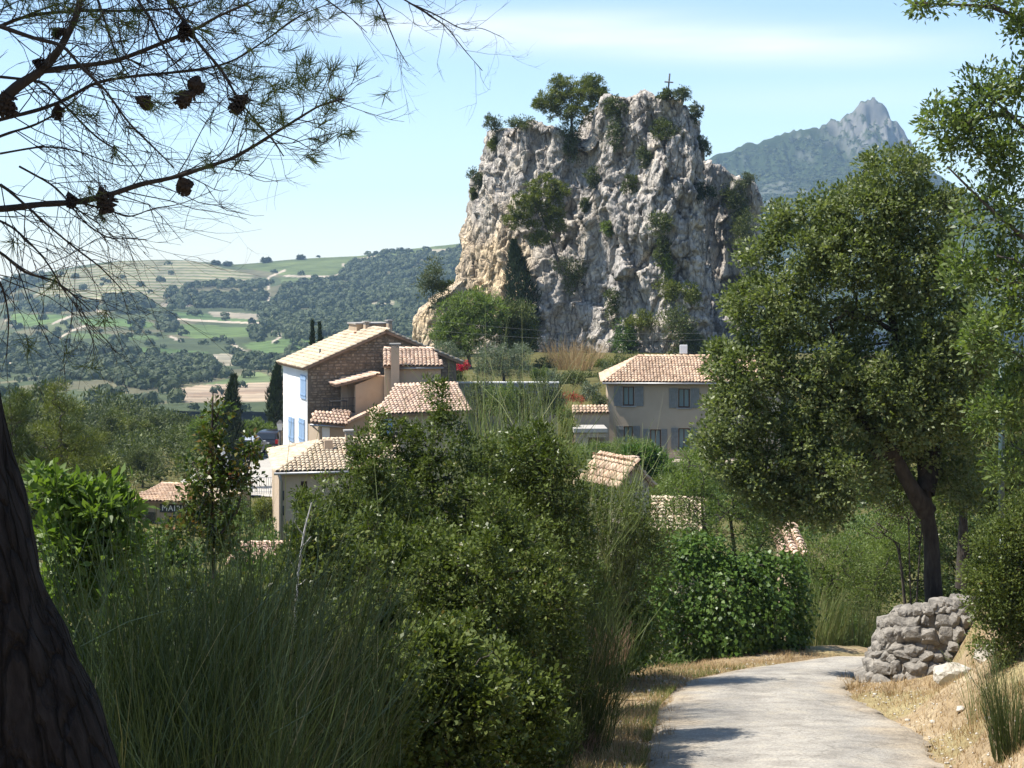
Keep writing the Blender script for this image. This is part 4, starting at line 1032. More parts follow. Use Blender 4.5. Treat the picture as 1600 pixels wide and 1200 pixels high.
# --- low lean-to below the balcony
hc = thing('lean_to', 'low tan lean-to with a tiled eave and white window below the balcony', 'house', fa.w(0, -4.5, -13.4))
uc = -2.9
A_ = fa.hit(484, 660, uc); B_ = fa.hit(534, 663, uc); T_ = fa.hit(650, 607, uc); E_ = fa.hit(656, 607, uc); LW = fa.hit(499, 680, uc)[0]
block(fa, 'front_wall', M['tan'], hc, [(LW, GZ), (E_[0], GZ), (E_[0], T_[1] - .12), (B_[0], B_[1] - .12), (LW, B_[1] - .14)], uc, uc + .3)
cuboid(fa, 'left_wall', M['tan'], hc, LW, LW + .3, uc + .3, -.07, GZ, B_[1] - .18)
zt = fa.hit(484, 645, ub + .8)[1]
tiled_roof('eave_roof', hc, [fa.w(A_[0], uc - .25, A_[1] + .02), fa.w(B_[0] + .2, uc - .25, B_[1] - .02), fa.w(B_[0] + .9, ub - .03, zt + .1), fa.w(A_[0] + .5, ub - .03, zt + .1)], 'tilesalmon', .23, .36, .1, seed=12, ridge=False)
m = MB(); n = 26
for i in range(n):
    t0, t1 = i / n, (i + 1) / n; pa = np.array(B_) * (1 - t0) + np.array(T_) * t0; pb = np.array(B_) * (1 - t1) + np.array(T_) * t1
    m.prism([fa.w(pa[0], uc - .15, pa[1] - .10), fa.w(pb[0] + .05, uc - .15, pb[1] - .10), fa.w(pb[0] + .05, uc - .15, pb[1] + .03), fa.w(pa[0], uc - .15, pa[1] + .05)],
            [fa.w(pa[0], uc + .45, pa[1] - .10), fa.w(pb[0] + .05, uc + .45, pb[1] - .10), fa.w(pb[0] + .05, uc + .45, pb[1] + .03), fa.w(pa[0], uc + .45, pa[1] + .05)], random.Random(i).random())
part('verge_tiles', m.mesh('verge_tiles'), M['tilesalmon'], hc)
a, z1 = fa.hit(503, 667, uc); b, _ = fa.hit(515, 667, uc); _, z0 = fa.hit(509, 692, uc)
part('window', MB().box((a, uc - .05, z0), (b, uc - .003, z1), fa.w).mesh('window', .01), M['whitewood'], hc)
pipe('gutter', [fa.w(A_[0] - .05, uc - .32, A_[1] - .12), fa.w(B_[0] + .1, uc - .32, B_[1] - .16)], .07, M['zinc'], hc)
pipe('downpipe', [fa.w(A_[0] + .1, uc - .3, A_[1] - .2), fa.w(LW + .08, uc - .08, A_[1] - .7), fa.w(LW + .08, uc - .08, GZ + 1)], .05, M['tan'], hc)

# --- salmon roofed house in front of the terrace wall
fd = Frame(590, 86., 12.)
hd = thing('village_house', 'low house with a wide smooth salmon tiled roof behind the bushes', 'house', fd.w(1, 0, -13.4))
p0 = fd.hit(585, 648, -.1); p1 = fd.hit(735, 628, -.1); p2 = fd.hit(732, 600, 4.6); p3 = fd.hit(660, 603, 4.6)
zz0 = p0[1]; v_end = fd.hit(728, 640, 0)[0]
tiled_roof('roof', hd, [fd.w(p0[0], -.3, zz0), fd.w(v_end + .3, -.3, zz0 + .1), fd.w(v_end + .3, 4.6, p2[1]), fd.w(p3[0] - 1.6, 4.6, p3[1])], 'tilesalmon', .22, .36, .12, seed=14)
cuboid(fd, 'wall', M['tan2'], hd, p0[0] + .25, v_end, 0, 4.5, GZ, zz0 - .05)
a, z1 = fd.hit(601, 655, 0); b, _ = fd.hit(613, 655, 0)
part('shutter', MB().box((a, -.06, z1 - 1.4), (b, -.003, z1), fd.w).mesh('shutter'), M['blue'], hd)
block(fd, 'gable', M['tan2'], hd, [(v_end - .02, zz0 - .05), (v_end, zz0 - .05), (v_end, zz0 + .02)], 0, 4.5)

# --- house with salmon roof and chimney right of the stone gable
fe = Frame(625, 92.5, 5.)
he = thing('village_house', 'small house with a salmon tiled roof and a tall tan chimney beside the stone gable', 'house', fe.w(1, 0, -9))
a = fe.hit(622, 573); b = fe.hit(690, 573); c = fe.hit(677, 545, 3.2); d = fe.hit(600, 545, 3.2)
tiled_roof('roof', he, [fe.w(a[0] - .9, -.25, a[1] + .05), fe.w(b[0] + .1, -.25, b[1] + .05), fe.w(c[0], 3.2, c[1]), fe.w(d[0], 3.2, d[1])], 'tilesalmon', .23, .36, .12, seed=17)
cuboid(fe, 'wall', M['tan2'], he, a[0] - .8, b[0] - .05, 0, 3.1, GZ, a[1] - .12)
pipe('gutter', [fe.w(a[0] - .3, -.3, a[1] - .08), fe.w(b[0] + .1, -.3, a[1] - .08)], .06, M['zinc'], he)
c0, zt = fe.hit(611, 543, -.7); c1, _ = fe.hit(624, 543, -.7); _, zb_ = fe.hit(618, 592, -.7)
chimney(fe, he, c0, c1, -.7, -.15, zb_ - 2, zt, 'tan2', 'slab')

# --- lower house with the wide tiled roof and two chimneys
fl_ = Frame(436, 72., 11.)
hl = thing('village_house', 'lower tan house with bleached tile roof, zinc gutter and two chimneys', 'house', fl_.w(0, 0, -13.3))
a = fl_.hit(430, 738, -.3); b = fl_.hit(640, 752, -.3); c = fl_.hit(620, 690, 4.4); d = fl_.hit(504, 688, 4.4)
tiled_roof('roof', hl, [fl_.w(a[0], -.3, a[1]), fl_.w(b[0], -.3, a[1]), fl_.w(c[0], 4.4, d[1]), fl_.w(d[0], 4.4, d[1])], 'tilepale', .21, .36, .12, seed=21)
# hip on the left side
tiled_roof('roof', hl, [fl_.w(a[0], 9.1, a[1]), fl_.w(a[0], -.29, a[1] - .004), fl_.w(d[0], 4.4, d[1] - .01), fl_.w(d[0], 4.41, d[1] - .01)], 'tilepale', .21, .36, .12, seed=22, ridge=False)
wa, wz1 = fl_.hit(470, 752, 0); wb, _ = fl_.hit(480, 752, 0); _, wz0 = fl_.hit(475, 766, 0); vend = b[0] - .3
facade(fl_, 'front_wall', M['tan2'], hl, .0, vend, GZ, a[1] - .13, 0, .35, [[wa, wb, wz0, wz1]])
cuboid(fl_, 'left_wall', M['tan2'], hl, 0, .35, .35, 8.8, GZ, a[1] - .13); cuboid(fl_, 'rear_wall', M['tan2'], hl, .35, vend, 8.45, 8.8, GZ, a[1] - .13)
cuboid(fl_, 'floor', M['tan'], hl, .36, vend, .36, 8.44, GZ, a[1] - 1.4)
window(fl_, hl, [wa, wb, wz0, wz1], 0, .35, (0, 0), pane='darkglass', sill=False)
pipe('gutter', [fl_.w(a[0] - .05, -.38, a[1] - .06), fl_.w(vend + .3, -.38, a[1] - .06)], .07, M['zinc'], hl)
pipe('downpipe', [fl_.w(.02, -.36, a[1] - .1), fl_.w(.12, -.1, a[1] - .55), fl_.w(.12, -.1, GZ + .5)], .05, M['zinc'], hl)
for (x0, x1, t, uu, cp) in ((507, 520, 688, 2.6, 'none'), (540, 552, 680, 1.7, 'slab')):
    c0, zt = fl_.hit(x0, t, uu); c1, _ = fl_.hit(x1, t, uu); chimney(fl_, hl, c0, c1, uu, uu + .4, zt - 1.6, zt, 'tan2', cp)
for zz in (.9, 1.6): pipe('shutter_hook', [fl_.w(.2, -.08, a[1] - zz), fl_.w(.2, -.08, a[1] - zz - .45)], .03, M['iron'], hl)

# --- town hall with its lettered sign
fm = Frame(206, 84., -12.)
hm = thing('town_hall', 'low tan building with a tiled roof and a dark lettered sign board', 'building', fm.w(0, 0, -14.4))
a = fm.hit(198, 782, -.3); b = fm.hit(330, 786, -.3); c = fm.hit(318, 750, 3.6); d = fm.hit(268, 757, 3.6)
tiled_roof('roof', hm, [fm.w(a[0], -.3, a[1]), fm.w(b[0], -.3, a[1]), fm.w(c[0], 3.6, d[1]), fm.w(d[0] - .6, 3.6, d[1])], 'tile', .21, .36, .12, seed=25)
cuboid(fm, 'wall', M['tan'], hm, a[0] + .35, b[0] - .3, 0, 6., GZ - 1.5, a[1] - .13)
s0, sz1 = fm.hit(250, 787, -.06); s1, _ = fm.hit(297, 787, -.06); _, sz0 = fm.hit(272, 801, -.06)
sg = part('sign', MB().box((s0, -.10, sz0), (s1, -.003, sz1), fm.w).mesh('sign', .01), M['signdark'], hm)
fc = bpy.data.curves.new('lettering', 'FONT'); fc.body = 'MAIRIE'; fc.size = (sz1 - sz0) * .95; fc.extrude = .012; fc.align_x = 'CENTER'; fc.align_y = 'CENTER'; fc.space_character = 1.15
tmp = bpy.data.objects.new('lettering', fc); COL.objects.link(tmp); bpy.context.view_layer.update()
me = bpy.data.meshes.new_from_object(tmp.evaluated_get(bpy.context.evaluated_depsgraph_get())); bpy.data.objects.remove(tmp)
co = np.empty(len(me.vertices) * 3, np.float32); me.vertices.foreach_get('co', co); co = co.reshape(-1, 3)
wpos = np.array([fm.w((s0 + s1) / 2 + p[0], -.115 - p[2], (sz0 + sz1) / 2 + p[1]) for p in co], np.float32); me.vertices.foreach_set('co', wpos.ravel()); me.materials.clear(); me.update()
part('lettering', me, M['signwhite'], sg)
for (x0, x1, y0, y1) in ((228, 243, 800, 822), (262, 284, 806, 840)):
    w0, z1 = fm.hit(x0, y0, -.02); w1, _ = fm.hit(x1, y0, -.02); _, z0 = fm.hit(x0, y1, -.02); part('window', MB().box((w0, -.05, z0), (w1, -.003, z1), fm.w).mesh('window'), M['darkglass'], hm)

# --- grey-beige house on the right
fr_ = Frame(950, 95., -2.5)
hr = thing('village_house', 'two storey taupe house with grey shutters and a hipped tile roof', 'house', fr_.w(0, 0, -12))
R_ = lambda x0, x1, y0, y1: [fr_.hit(x0, y0)[0], fr_.hit(x1, y0)[0], fr_.hit(x0, y1)[1], fr_.hit(x0, y0)[1]]
H = [R_(973.5, 991, 604, 634), R_(1060, 1078, 607, 637), R_(974.5, 989, 666, 692), R_(1016, 1033, 671, 722), R_(1060, 1078, 669, 702)]
ez = fr_.hit(950, 597)[1]; vR = 10.6
facade(fr_, 'front_wall', M['taupe'], hr, 0, vR, GZ, ez, 0, .3, H)
cuboid(fr_, 'left_wall', M['taupe'], hr, 0, .3, .3, 7.2, GZ, ez); cuboid(fr_, 'right_wall', M['taupe'], hr, vR - .3, vR, .3, 7.2, GZ, ez); cuboid(fr_, 'rear_wall', M['taupe'], hr, .3, vR - .3, 6.9, 7.2, GZ, ez)
cuboid(fr_, 'inner_floor', M['taupe'], hr, .31, vR - .31, .31, 6.89, ez - 3.1, ez - 2.9)
for i, h in enumerate(H):
    sw = .55 if i < 2 else .42
    window(fr_, hr, h, 0, .3, (sw, sw if i != 3 else .36), sill=(i != 3), name='door' if i == 3 else 'window')
ro = .35; a = fr_.w(-ro, -ro, ez + .02); rz = fr_.hit(1000, 557, 3.6)[1]; hv = fr_.hit(997, 557, 3.6)[0]
tiled_roof('roof', hr, [fr_.w(-ro, -ro, ez + .02), fr_.w(vR + ro, -ro, ez + .02), fr_.w(vR + ro, 3.6, rz), fr_.w(hv, 3.6, rz)], 'tile', .2, .36, .12, seed=31)
tiled_roof('roof', hr, [fr_.w(-ro - .004, 7.55, ez + .02), fr_.w(-ro - .004, -ro + .01, ez + .016), fr_.w(hv - .01, 3.595, rz - .01), fr_.w(hv - .01, 3.605, rz - .01)], 'tile', .2, .36, .12, seed=32, ridge=False)
tiled_roof('roof', hr, [fr_.w(vR + ro, 7.55, ez + .02), fr_.w(-ro, 7.55, ez + .02), fr_.w(hv, 3.61, rz - .004), fr_.w(vR + ro, 3.61, rz - .004)], 'tile', .2, .36, .12, seed=33, ridge=False)
pipe('gutter', [fr_.w(-ro, -ro - .07, ez - .05), fr_.w(vR + ro, -ro - .07, ez - .05)], .06, M['zinc'], hr)
cuboid(fr_, 'terrace_edge', M['beige'], hr, 2.6, vR, -1.6, -.003, fr_.hit(1040, 727, -1.6)[1] - .3, fr_.hit(1040, 722, -1.6)[1])
# aerial panel on a mast behind that roof
v, z = fr_.hit(1068, 546, 5.2); an = thing('aerial_panel', 'pale square aerial on a mast above the taupe house roof', 'aerial', fr_.w(v, 5.2, rz - .9))
pipe('mast', [fr_.w(v, 5.25, rz - 1.2), fr_.w(v, 5.25, z + .3)], .03, M['zinc'], an)
part('panel', MB().box((v - .25, 5.15, z - .28), (v + .25, 5.21, z + .3), fr_.w).mesh('panel', .02), M['whitewood'], an)

# --- cream yard wall with tile coping, and a small shed beside the taupe house
fy = Frame(897, 93., 2.)
yw = thing('yard_wall', 'cream yard wall capped with tiles left of the taupe house', 'wall', fy.w(0, 0, -12))
e = fy.hit(952, 668)[0]; zt = fy.hit(897, 644)[1]; zb_ = fy.hit(897, 669)[1]
cuboid(fy, 'wall', M['tan2'], yw, 0, e, 0, .4, GZ, zt - .05)
tiled_roof('coping', yw, [fy.w(-.1, -.15, zt - .05), fy.w(e, -.15, zt - .05), fy.w(e, .5, zt + .2), fy.w(-.1, .5, zt + .2)], 'tile', .22, .34, .06, seed=41, ridge=False)
fs = Frame(900, 90., 2.)
sh = thing('garden_shed', 'small white shed with a flat roof and timber beam beside the yard wall', 'shed', fs.w(0, 0, -12.5))
e = fs.hit(949, 680)[0]; z1 = fs.hit(900, 669)[1]; z0 = fs.hit(900, 676)[1]
cuboid(fs, 'flat_roof', M['paving'], sh, -.15, e, -.15, 2.0, z0, z1, .02)
cuboid(fs, 'timber_beam', M['tan2'], sh, .6, e - .05, -.05, .12, z0 - .28, z0 - .003)
cuboid(fs, 'wall', M['tan2'], sh, -.05, .7, .0, 1.9, GZ, z0 - .004); cuboid(fs, 'back_wall', M['tan'], sh, .7, e - .05, 1.5, 1.9, GZ, z0 - .004)

# --- small gabled outhouse among the shrubs: its tiles can be told apart
fo_ = Frame(990, 58., 28.)
ho = thing('outhouse', 'small gabled outhouse with coarse clay tiles and a capped chimney in the shrubs', 'outhouse', fo_.w(0, 0, -11))
gl = fo_.hit(972, 757); gr = fo_.hit(1014, 756); ga = fo_.hit(991, 731)
block(fo_, 'gable_wall', M['beige'], ho, [(gl[0], -12.5), (gr[0], -12.5), (gr[0], gr[1]), (ga[0], ga[1]), (gl[0], gl[1])], 0, .25)
block(fo_, 'rear_wall', M['beige'], ho, [(gl[0], -12.5), (gr[0], -12.5), (gr[0], gr[1]), (ga[0], ga[1]), (gl[0], gl[1])], 2.4, 2.6)
cuboid(fo_, 'side_wall', M['beige'], ho, gl[0], gl[0] + .2, .25, 2.4, -12.5, gl[1])
tiled_roof('roof', ho, [fo_.w(gl[0] - .25, 2.8, gl[1] - .12), fo_.w(gl[0] - .25, -.15, gl[1] - .12), fo_.w(ga[0], -.15, ga[1] + .1), fo_.w(ga[0], 2.8, ga[1] + .1)], 'tile', .24, .36, .08, seed=51, single=True)
tiled_roof('roof', ho, [fo_.w(gr[0] + .2, -.15, gr[1] - .08), fo_.w(gr[0] + .2, 2.8, gr[1] - .08), fo_.w(ga[0] + .005, 2.8, ga[1] + .09), fo_.w(ga[0] + .005, -.15, ga[1] + .09)], 'tile', .24, .36, .08, seed=52, ridge=False)
c0, zt = fo_.hit(984, 718, .5); c1, _ = fo_.hit(996, 718, .5); chimney(fo_, ho, c0, c1, .5, .85, ga[1] - .5, zt, 'beige', 'tile')

# --- roofs glimpsed lower down
def low_roof(label, px0, px1, py0, py1, d, deg, mat, seed, dep=3.4):
    f = Frame(px0, d, deg); t = thing('house_roof', label, 'house', f.w(0, 0, -13)); a = f.hit(px0, py1, 0); b = f.hit(px1, py1, 0); c = f.hit(px1, py0, dep)
    tiled_roof('roof', t, [f.w(a[0], 0, a[1]), f.w(b[0], 0, a[1]), f.w(b[0], dep, c[1]), f.w(a[0], dep, c[1])], mat, .22, .36, .12, seed=seed)
    cuboid(f, 'wall', M['tan2'], t, a[0] + .25, b[0] - .25, .25, dep, a[1] - 4, a[1] - .12)
low_roof('low house with a salmon roof glimpsed behind the left broom', 352, 462, 850, 884, 50., 4., 'tilesalmon', 61)
low_roof('pale roof glimpsed through the shrubs left of the almond tree', 1015, 1105, 782, 830, 46., -6., 'tilepale', 62)
low_roof('pink roof glimpsed between the almond tree and pale shrub', 1222, 1268, 822, 868, 45., -3., 'tilesalmon', 63)

# --- garden terrace retaining wall, square, railings
rwf = Frame(690, 99.6, 0.); t = thing('garden_wall', 'long grey rendered garden wall below the olive tree', 'wall', rwf.w(0, 0, -13))
e = rwf.hit(872, 600)[0]; z1 = rwf.hit(780, 597)[1]
cuboid(rwf, 'wall', M['cement'], t, -1.5, e, 0, .45, GZ, z1 - .08); cuboid(rwf, 'coping', M['white'], t, -1.55, e + .05, -.06, .5, z1 - .078, z1)
def build_square():
    pts = [P(378, 764, 96), P(452, 764, 96), P(462, 700, 126), P(395, 700, 126)]
    x0, x1 = -19.5, -12.; m = MB(); V = []
    xs = np.linspace(-21.5, -11.5, 24); ys = np.linspace(93, 130, 60); X, Y = np.meshgrid(xs, ys); Z = np.maximum(G(X.ravel(), Y.ravel()).reshape(X.shape) + .03, -13.55) + .05
    idx = np.arange(X.size).reshape(X.shape); Fq = np.stack([idx[:-1, :-1], idx[:-1, 1:], idx[1:, 1:], idx[1:, :-1]], -1).reshape(-1, 4)
    structure('pavement', mesh_np('pavement', np.stack([X, Y, Z], -1).reshape(-1, 3), Fq, smooth_shade=True), M['paving'])
build_square()
sq = lambda px, d: ((px - CX) / F * d, d, max(g1((px - CX) / F * d, d) + .03, -13.55) + .05)
b = np.array(sq(405, 94.)); t = thing('iron_railing', 'thin grey railing along the near edge of the village square', 'railing', b)
m = MB(); x0, x1 = (384 - CX) / F * 94, (441 - CX) / F * 94; z = b[2]
for zz in (.12, 1.0): m.tube([(x0, 94, z + zz), (x1, 94, z + zz)], .02, 5)
part('rails', m.mesh('rails'), M['zinc'], t)
for i in range(17):
    x = x0 + (x1 - x0) * i / 16; part('baluster', MB().tube([(x, 94, z), (x, 94, z + 1.0)], .014, 5).mesh('baluster'), M['zinc'], t)
b = np.array(sq(372, 93.)); t = thing('gate_pillar', 'squat pale stone pillar at the corner of the village square', 'pillar', b)
m = MB().box((b[0] - .75, b[1] - .4, b[2] - 1.5), (b[0] + .45, b[1] + .4, b[2] + 1.2)); part('shaft', m.mesh('shaft', .03), M['cement'], t)
part('cap', MB().box((b[0] - .85, b[1] - .5, b[2] + 1.202), (b[0] + .55, b[1] + .5, b[2] + 1.36)).mesh('cap', .03), M['paving'], t)
b = np.array(sq(347, 95.)); t = thing('fountain_obelisk', 'white tapering stone beside the dark cypress at the square', 'monument', b)
V, Fq = sweep([b + [0, 0, -.5], b + [0, 0, .8], b + [0, 0, 1.8], b + [-.1, 0, 2.6], b + [-.12, 0, 3.4]], [.75, .62, .45, .2, .05], 8, 6, .1, 3, 5)
part('stone', mesh_np('stone', V, Fq), M['statue'], t)

# --- cars
def car(label, base, deg, paint, s=1.0):
    a = RAD(deg); c, sn = cos(a), sin(a); base = np.array(base)
    W = lambda x, y, z: (base[0] + (x * c - y * sn) * s, base[1] + (x * sn + y * c) * s, base[2] + z * s)       # x to the right, y forward
    t = thing('parked_car', label, 'car', base)
    prof = [(-2.0, .35), (-2.05, .62), (-1.98, .92), (-1.72, 1.40), (-1.3, 1.47), (.1, 1.47), (.75, 1.02), (1.75, .86), (1.98, .65), (1.98, .32)]
    half = lambda z: .86 if z < .95 else .86 - .2 * (z - .95) / .52
    m = MB().prism([W(-half(z), y, z) for y, z in prof], [W(half(z), y, z) for y, z in prof]); part('body', m.mesh('body', .05 * s), M[paint], t)
    m = MB(); rw = [(-.66, -1.985, .98), (.66, -1.985, .98), (.58, -1.775, 1.36), (-.58, -1.775, 1.36)]
    m.prism([W(x, y, z) for x, y, z in rw], [W(x, y - .012, z) for x, y, z in rw]); part('rear_window', m.mesh('rear_window'), M['darkglass'], t)
    ws = [(-.66, .68, 1.05), (.66, .68, 1.05), (.58, .18, 1.41), (-.58, .18, 1.41)]
    m = MB().prism([W(x, y + .03, z + .02) for x, y, z in ws], [W(x, y + .045, z + .03) for x, y, z in ws]); part('windscreen', m.mesh('windscreen'), M['darkglass'], t)
    for sd in (-1, 1):
        sw = [(-1.62, .98), (.52, .98), (.05, 1.38), (-1.5, 1.38)]
        m = MB().prism([W(sd * (half(z) + .004), y, z) for y, z in sw], [W(sd * (half(z) + .014), y, z) for y, z in sw]); part('side_window', m.mesh('side_window'), M['darkglass'], t)
        part('tail_lamp', MB().box((sd * .78 - .1, -2.075, .66), (sd * .78 + .1, -1.95, .95), W).mesh('tail_lamp', .01), M['tail'], t)
        part('mirror', MB().box((sd * .95 - .09, .42, .98), (sd * .95 + .09, .54, 1.1), W).mesh('mirror', .02), M[paint], t)
        for wy in (-1.25, 1.25):
            ring = lambda x, r_: [W(sd * x, wy + r_ * cos(k / 16 * 2 * pi), .31 + r_ * sin(k / 16 * 2 * pi)) for k in range(16)]
            wh = part('wheel', MB().prism(ring(.68, .31), ring(.875, .31)).mesh('wheel', .02 * s), M['tyre'], t); part('rim', MB().prism(ring(.876, .2), ring(.885, .18)).mesh('rim'), M['rim'], wh)
    part('rear_bumper', MB().box((-.82, -2.13, .36), (.82, -1.99, .58), W).mesh('rear_bumper', .03), M[paint], t)
    part('number_plate', MB().box((-.26, -2.07, .66), (.26, -2.045, .77), W).mesh('number_plate'), M['plate'], t)
    return t
car('black hatchback parked beside the white house wall', sq(427, 117.), -6, 'carpaint', 1.08)
car('silver car half hidden behind the dark cypress', sq(391, 113.), -4, 'silver', 1.0)
b = np.array(sq(437.5, 104.)); t = thing('street_lantern', 'white street lantern on a thin post left of the white house', 'lamp', b)
zl = -(664 - HY) / F * 104
pipe('post', [b, (b[0], b[1], zl - .35)], .045, M['iron'], t); m = MB(); s = .2
m.prism([(b[0] - s * .6, b[1] - s * .6, zl - .35), (b[0] + s * .6, b[1] - s * .6, zl - .35), (b[0] + s * .6, b[1] + s * .6, zl - .35), (b[0] - s * .6, b[1] + s * .6, zl - .35)],
        [(b[0] - s, b[1] - s, zl + .12), (b[0] + s, b[1] - s, zl + .12), (b[0] + s, b[1] + s, zl + .12), (b[0] - s, b[1] + s, zl + .12)]); part('lantern_glass', m.mesh('lantern_glass'), M['lampglass'], t)
m = MB(); m.prism([(b[0] - s * 1.1, b[1] - s * 1.1, zl + .122), (b[0] + s * 1.1, b[1] - s * 1.1, zl + .122), (b[0] + s * 1.1, b[1] + s * 1.1, zl + .122), (b[0] - s * 1.1, b[1] + s * 1.1, zl + .122)],
        [(b[0] - .05, b[1] - .05, zl + .34), (b[0] + .05, b[1] - .05, zl + .34), (b[0] + .05, b[1] + .05, zl + .34), (b[0] - .05, b[1] + .05, zl + .34)]); part('lantern_roof', m.mesh('lantern_roof'), M['iron'], t)

# ------------------------------------------------------------------ cross and plants on the crag
b = rock_at(1043, 150); t = thing('wooden_cross', 'weathered wooden cross standing on top of the crag', 'cross', b)
tz = -(115 - HY) / F * b[1]; h = tz - b[2]; xk = (1046.5 - CX) / F * b[1]
m = MB().tube([(b[0], b[1], b[2] - .6), (xk, b[1], tz)], .085, 6); part('upright', m.mesh('upright'), M['crosswood'], t)
zz = -(128.5 - HY) / F * b[1]; xc = (1045 - CX) / F * b[1]; part('crossbar', MB().tube([(xc - .42, b[1] - .09, zz + .03), (xc + .42, b[1] - .09, zz - .03)], .075, 6).mesh('crossbar'), M['crosswood'], t)

def rock_shrub(label, px, py, wpx, hpx, lm, seed, V=None, lift=0., group='shrubs clinging to the crag', L=.24, W=.11, dens=1.6, name='cliff_shrub', cat='shrub'):
    b = rock_at(px, py + hpx * .25, V); d = b[1]; rx, rz = wpx / F * d / 2 * 1.15, hpx / F * d / 2 * 1.15; c = b + np.array([0, -.6 * rx, rz * .35 + lift]); r = rng(seed)
    lobes = [(c + r.normal(size=3) * np.array([rx, rx * .4, rz]) * .35, (rx * r.uniform(.5, .8), rx * .6, rz * r.uniform(.5, .8))) for _ in range(4)]
    n = int(14 + 40 * dens * (wpx * hpx) ** .5 / 40)
    return tree(name, label, cat, group, b, lobes, n, 22, max(.16, rx * .28), L, W, lm, 'bark', seed, stems=[[b - [0, -.2, .1], (b + c) / 2, c]], trunk_r=.05, rtip=.008, nbranch=20, tname='stem', cname='foliage', sides=4, tri=True)
RS = [('olive shrub at the left rim of the crag top', 770, 195, 30, 40, 'forest2'), ('round dark shrub on the left shoulder of the crag', 805, 174, 40, 26, 'forest'), ('yellow green shrub low on the left rim of the crag', 768, 225, 20, 30, 'pinelight'),
      ('small shrub at the left edge halfway up the crag', 742, 272, 24, 36, 'forest2'), ('lowest shrub on the left edge of the crag', 735, 305, 12, 18, 'forest'),
      ('dark ivy filling the notch between the crag towers', 958, 172, 30, 40, 'forest'), ('bright tuft hanging below the summit notch', 965, 212, 30, 40, 'forest2'), ('broad green shrub below the cross on the crag face', 1034, 203, 40, 36, 'forest'),
      ('low dark shrub left of the cross on the rim', 1030, 146, 22, 18, 'forest'), ('twiggy shrub right of the cross on the rim', 1064, 146, 34, 22, 'forest2'), ('grey shrub on the upper right corner of the crag', 1104, 166, 24, 40, 'forest2'),
      ('shrub jutting from the right edge of the crag', 1114, 212, 22, 34, 'forest2'), ('grey green shrub on the ledge below the summit', 1005, 240, 30, 34, 'forest2'), ('dark bush in the hollow of the right crag face', 1102, 292, 28, 36, 'cypress'),
      ('small dark shrub on a mid face ledge', 982, 285, 20, 26, 'forest'), ('shrub in the cleft left of the right face', 1030, 350, 36, 30, 'forest'), ('dark trailing shrub below the cleft', 1032, 385, 24, 40, 'forest'), ('leafy shrub low in the cleft', 1042, 418, 22, 30, 'fresh'),
      ('yellow green pine bush at the foot of the right face', 1046, 452, 44, 40, 'pinelight'), ('second pine bush at the foot of the right face', 1080, 455, 34, 42, 'pinelight'), ('dark shrub under the pine bushes', 1060, 500, 70, 50, 'forest'),
      ('dark shrub on the lower left face', 888, 418, 50, 40, 'forest'), ('small leafy shrub low on the face', 952, 470, 30, 44, 'forest'), ('tiny shrub at mid height on the face', 946, 356, 18, 24, 'fresh'), ('faint tuft near the face centre', 915, 320, 16, 26, 'forest2'),
      ('hanging creeper left of the taupe house roof', 975, 530, 44, 76, 'ivy'), ('yellowing creeper above the taupe house roof', 1005, 505, 46, 34, 'pinelight'), ('shrub by the rocks above the aerial', 1066, 530, 44, 40, 'forest'),
      ('small shrub on the crag just above the pine', 900, 208, 40, 34, 'forest2'), ('dry tuft on the shoulder near the tall rim pine', 895, 235, 26, 40, 'forest2'),
      ('green tuft high in the central gully', 925, 275, 22, 46, 'forest2'), ('bush at the right foot of the crag', 1100, 540, 40, 36, 'forest2')]
for i, (lb, px, py, w, h, lm) in enumerate(RS): rock_shrub(lb, px, py, w, h, lm, 500 + i)
for i, (lb, px, py, w, h, lm) in enumerate([('tall dark bush at the top of the lower outcrop', 1138, 300, 46, 70, 'forest'), ('dark bush lower on the lower outcrop', 1150, 370, 50, 60, 'forest'), ('scrubby top of the lower outcrop', 1170, 275, 36, 20, 'forest2'), ('right hand bush on the lower outcrop', 1165, 330, 30, 60, 'forest')]):
    rock_shrub(lb, px, py, w, h, lm, 560 + i, ROCK2V, group='shrubs on the lower outcrop')
rock_shrub('olive grey tree on the small rock spur', 672, 460, 50, 60, 'forest2', 570, ROCK3V, .8, 'trees at the foot of the crag', name='spur_tree', cat='tree', dens=2)
rock_shrub('yellowish bush on top of the small rock spur', 700, 448, 30, 30, 'pinelight', 571, ROCK3V, .3, 'trees at the foot of the crag')

def lobed(name, label, cat, group, px, pyb, d, lobes, ncl, lpc, crad, L, W, lm, seed, **k):
    """lobes as (px,py,rx,ry,depth radius) at distance d; the base stands on the ground or rock below pyb"""
    k.setdefault('tri', d > 50); zb = k.pop('zb', None); x = (px - CX) / F * d
    base = np.array([x, d, zb if zb is not None else g1(x, d)])
    lb = [LB(a, b, d + (q[0] if q else 0), rx, ry, rd) for (a, b, rx, ry, rd, *q) in lobes]
    return tree(name, label, cat, group, base, lb, ncl, lpc, crad, L, W, lm, seed=seed, **k)
g = 'pines growing on the crag'
bq = rock_at(885, 195); dd = float(bq[1]) - .5
lobed('pine_tree', 'bushy pine on top of the crag left of the cross', 'tree', g, 893, 195, dd, [(860, 158, 26, 18, 1.6), (880, 140, 24, 22, 1.8), (905, 148, 34, 28, 2.0), (925, 136, 22, 20, 1.5), (895, 176, 45, 16, 1.8), (842, 166, 14, 12, 1.), (938, 150, 14, 14, 1.2), (868, 126, 8, 12, .8), (922, 124, 10, 12, .8)], 400, 46, .33, .30, .10, 'pinelight', 601, zb=float(bq[2]) - .5, trunk_r=.16, rtip=.012, nbranch=90)
bq = rock_at(868, 400); dd = float(bq[1]) - 2.6
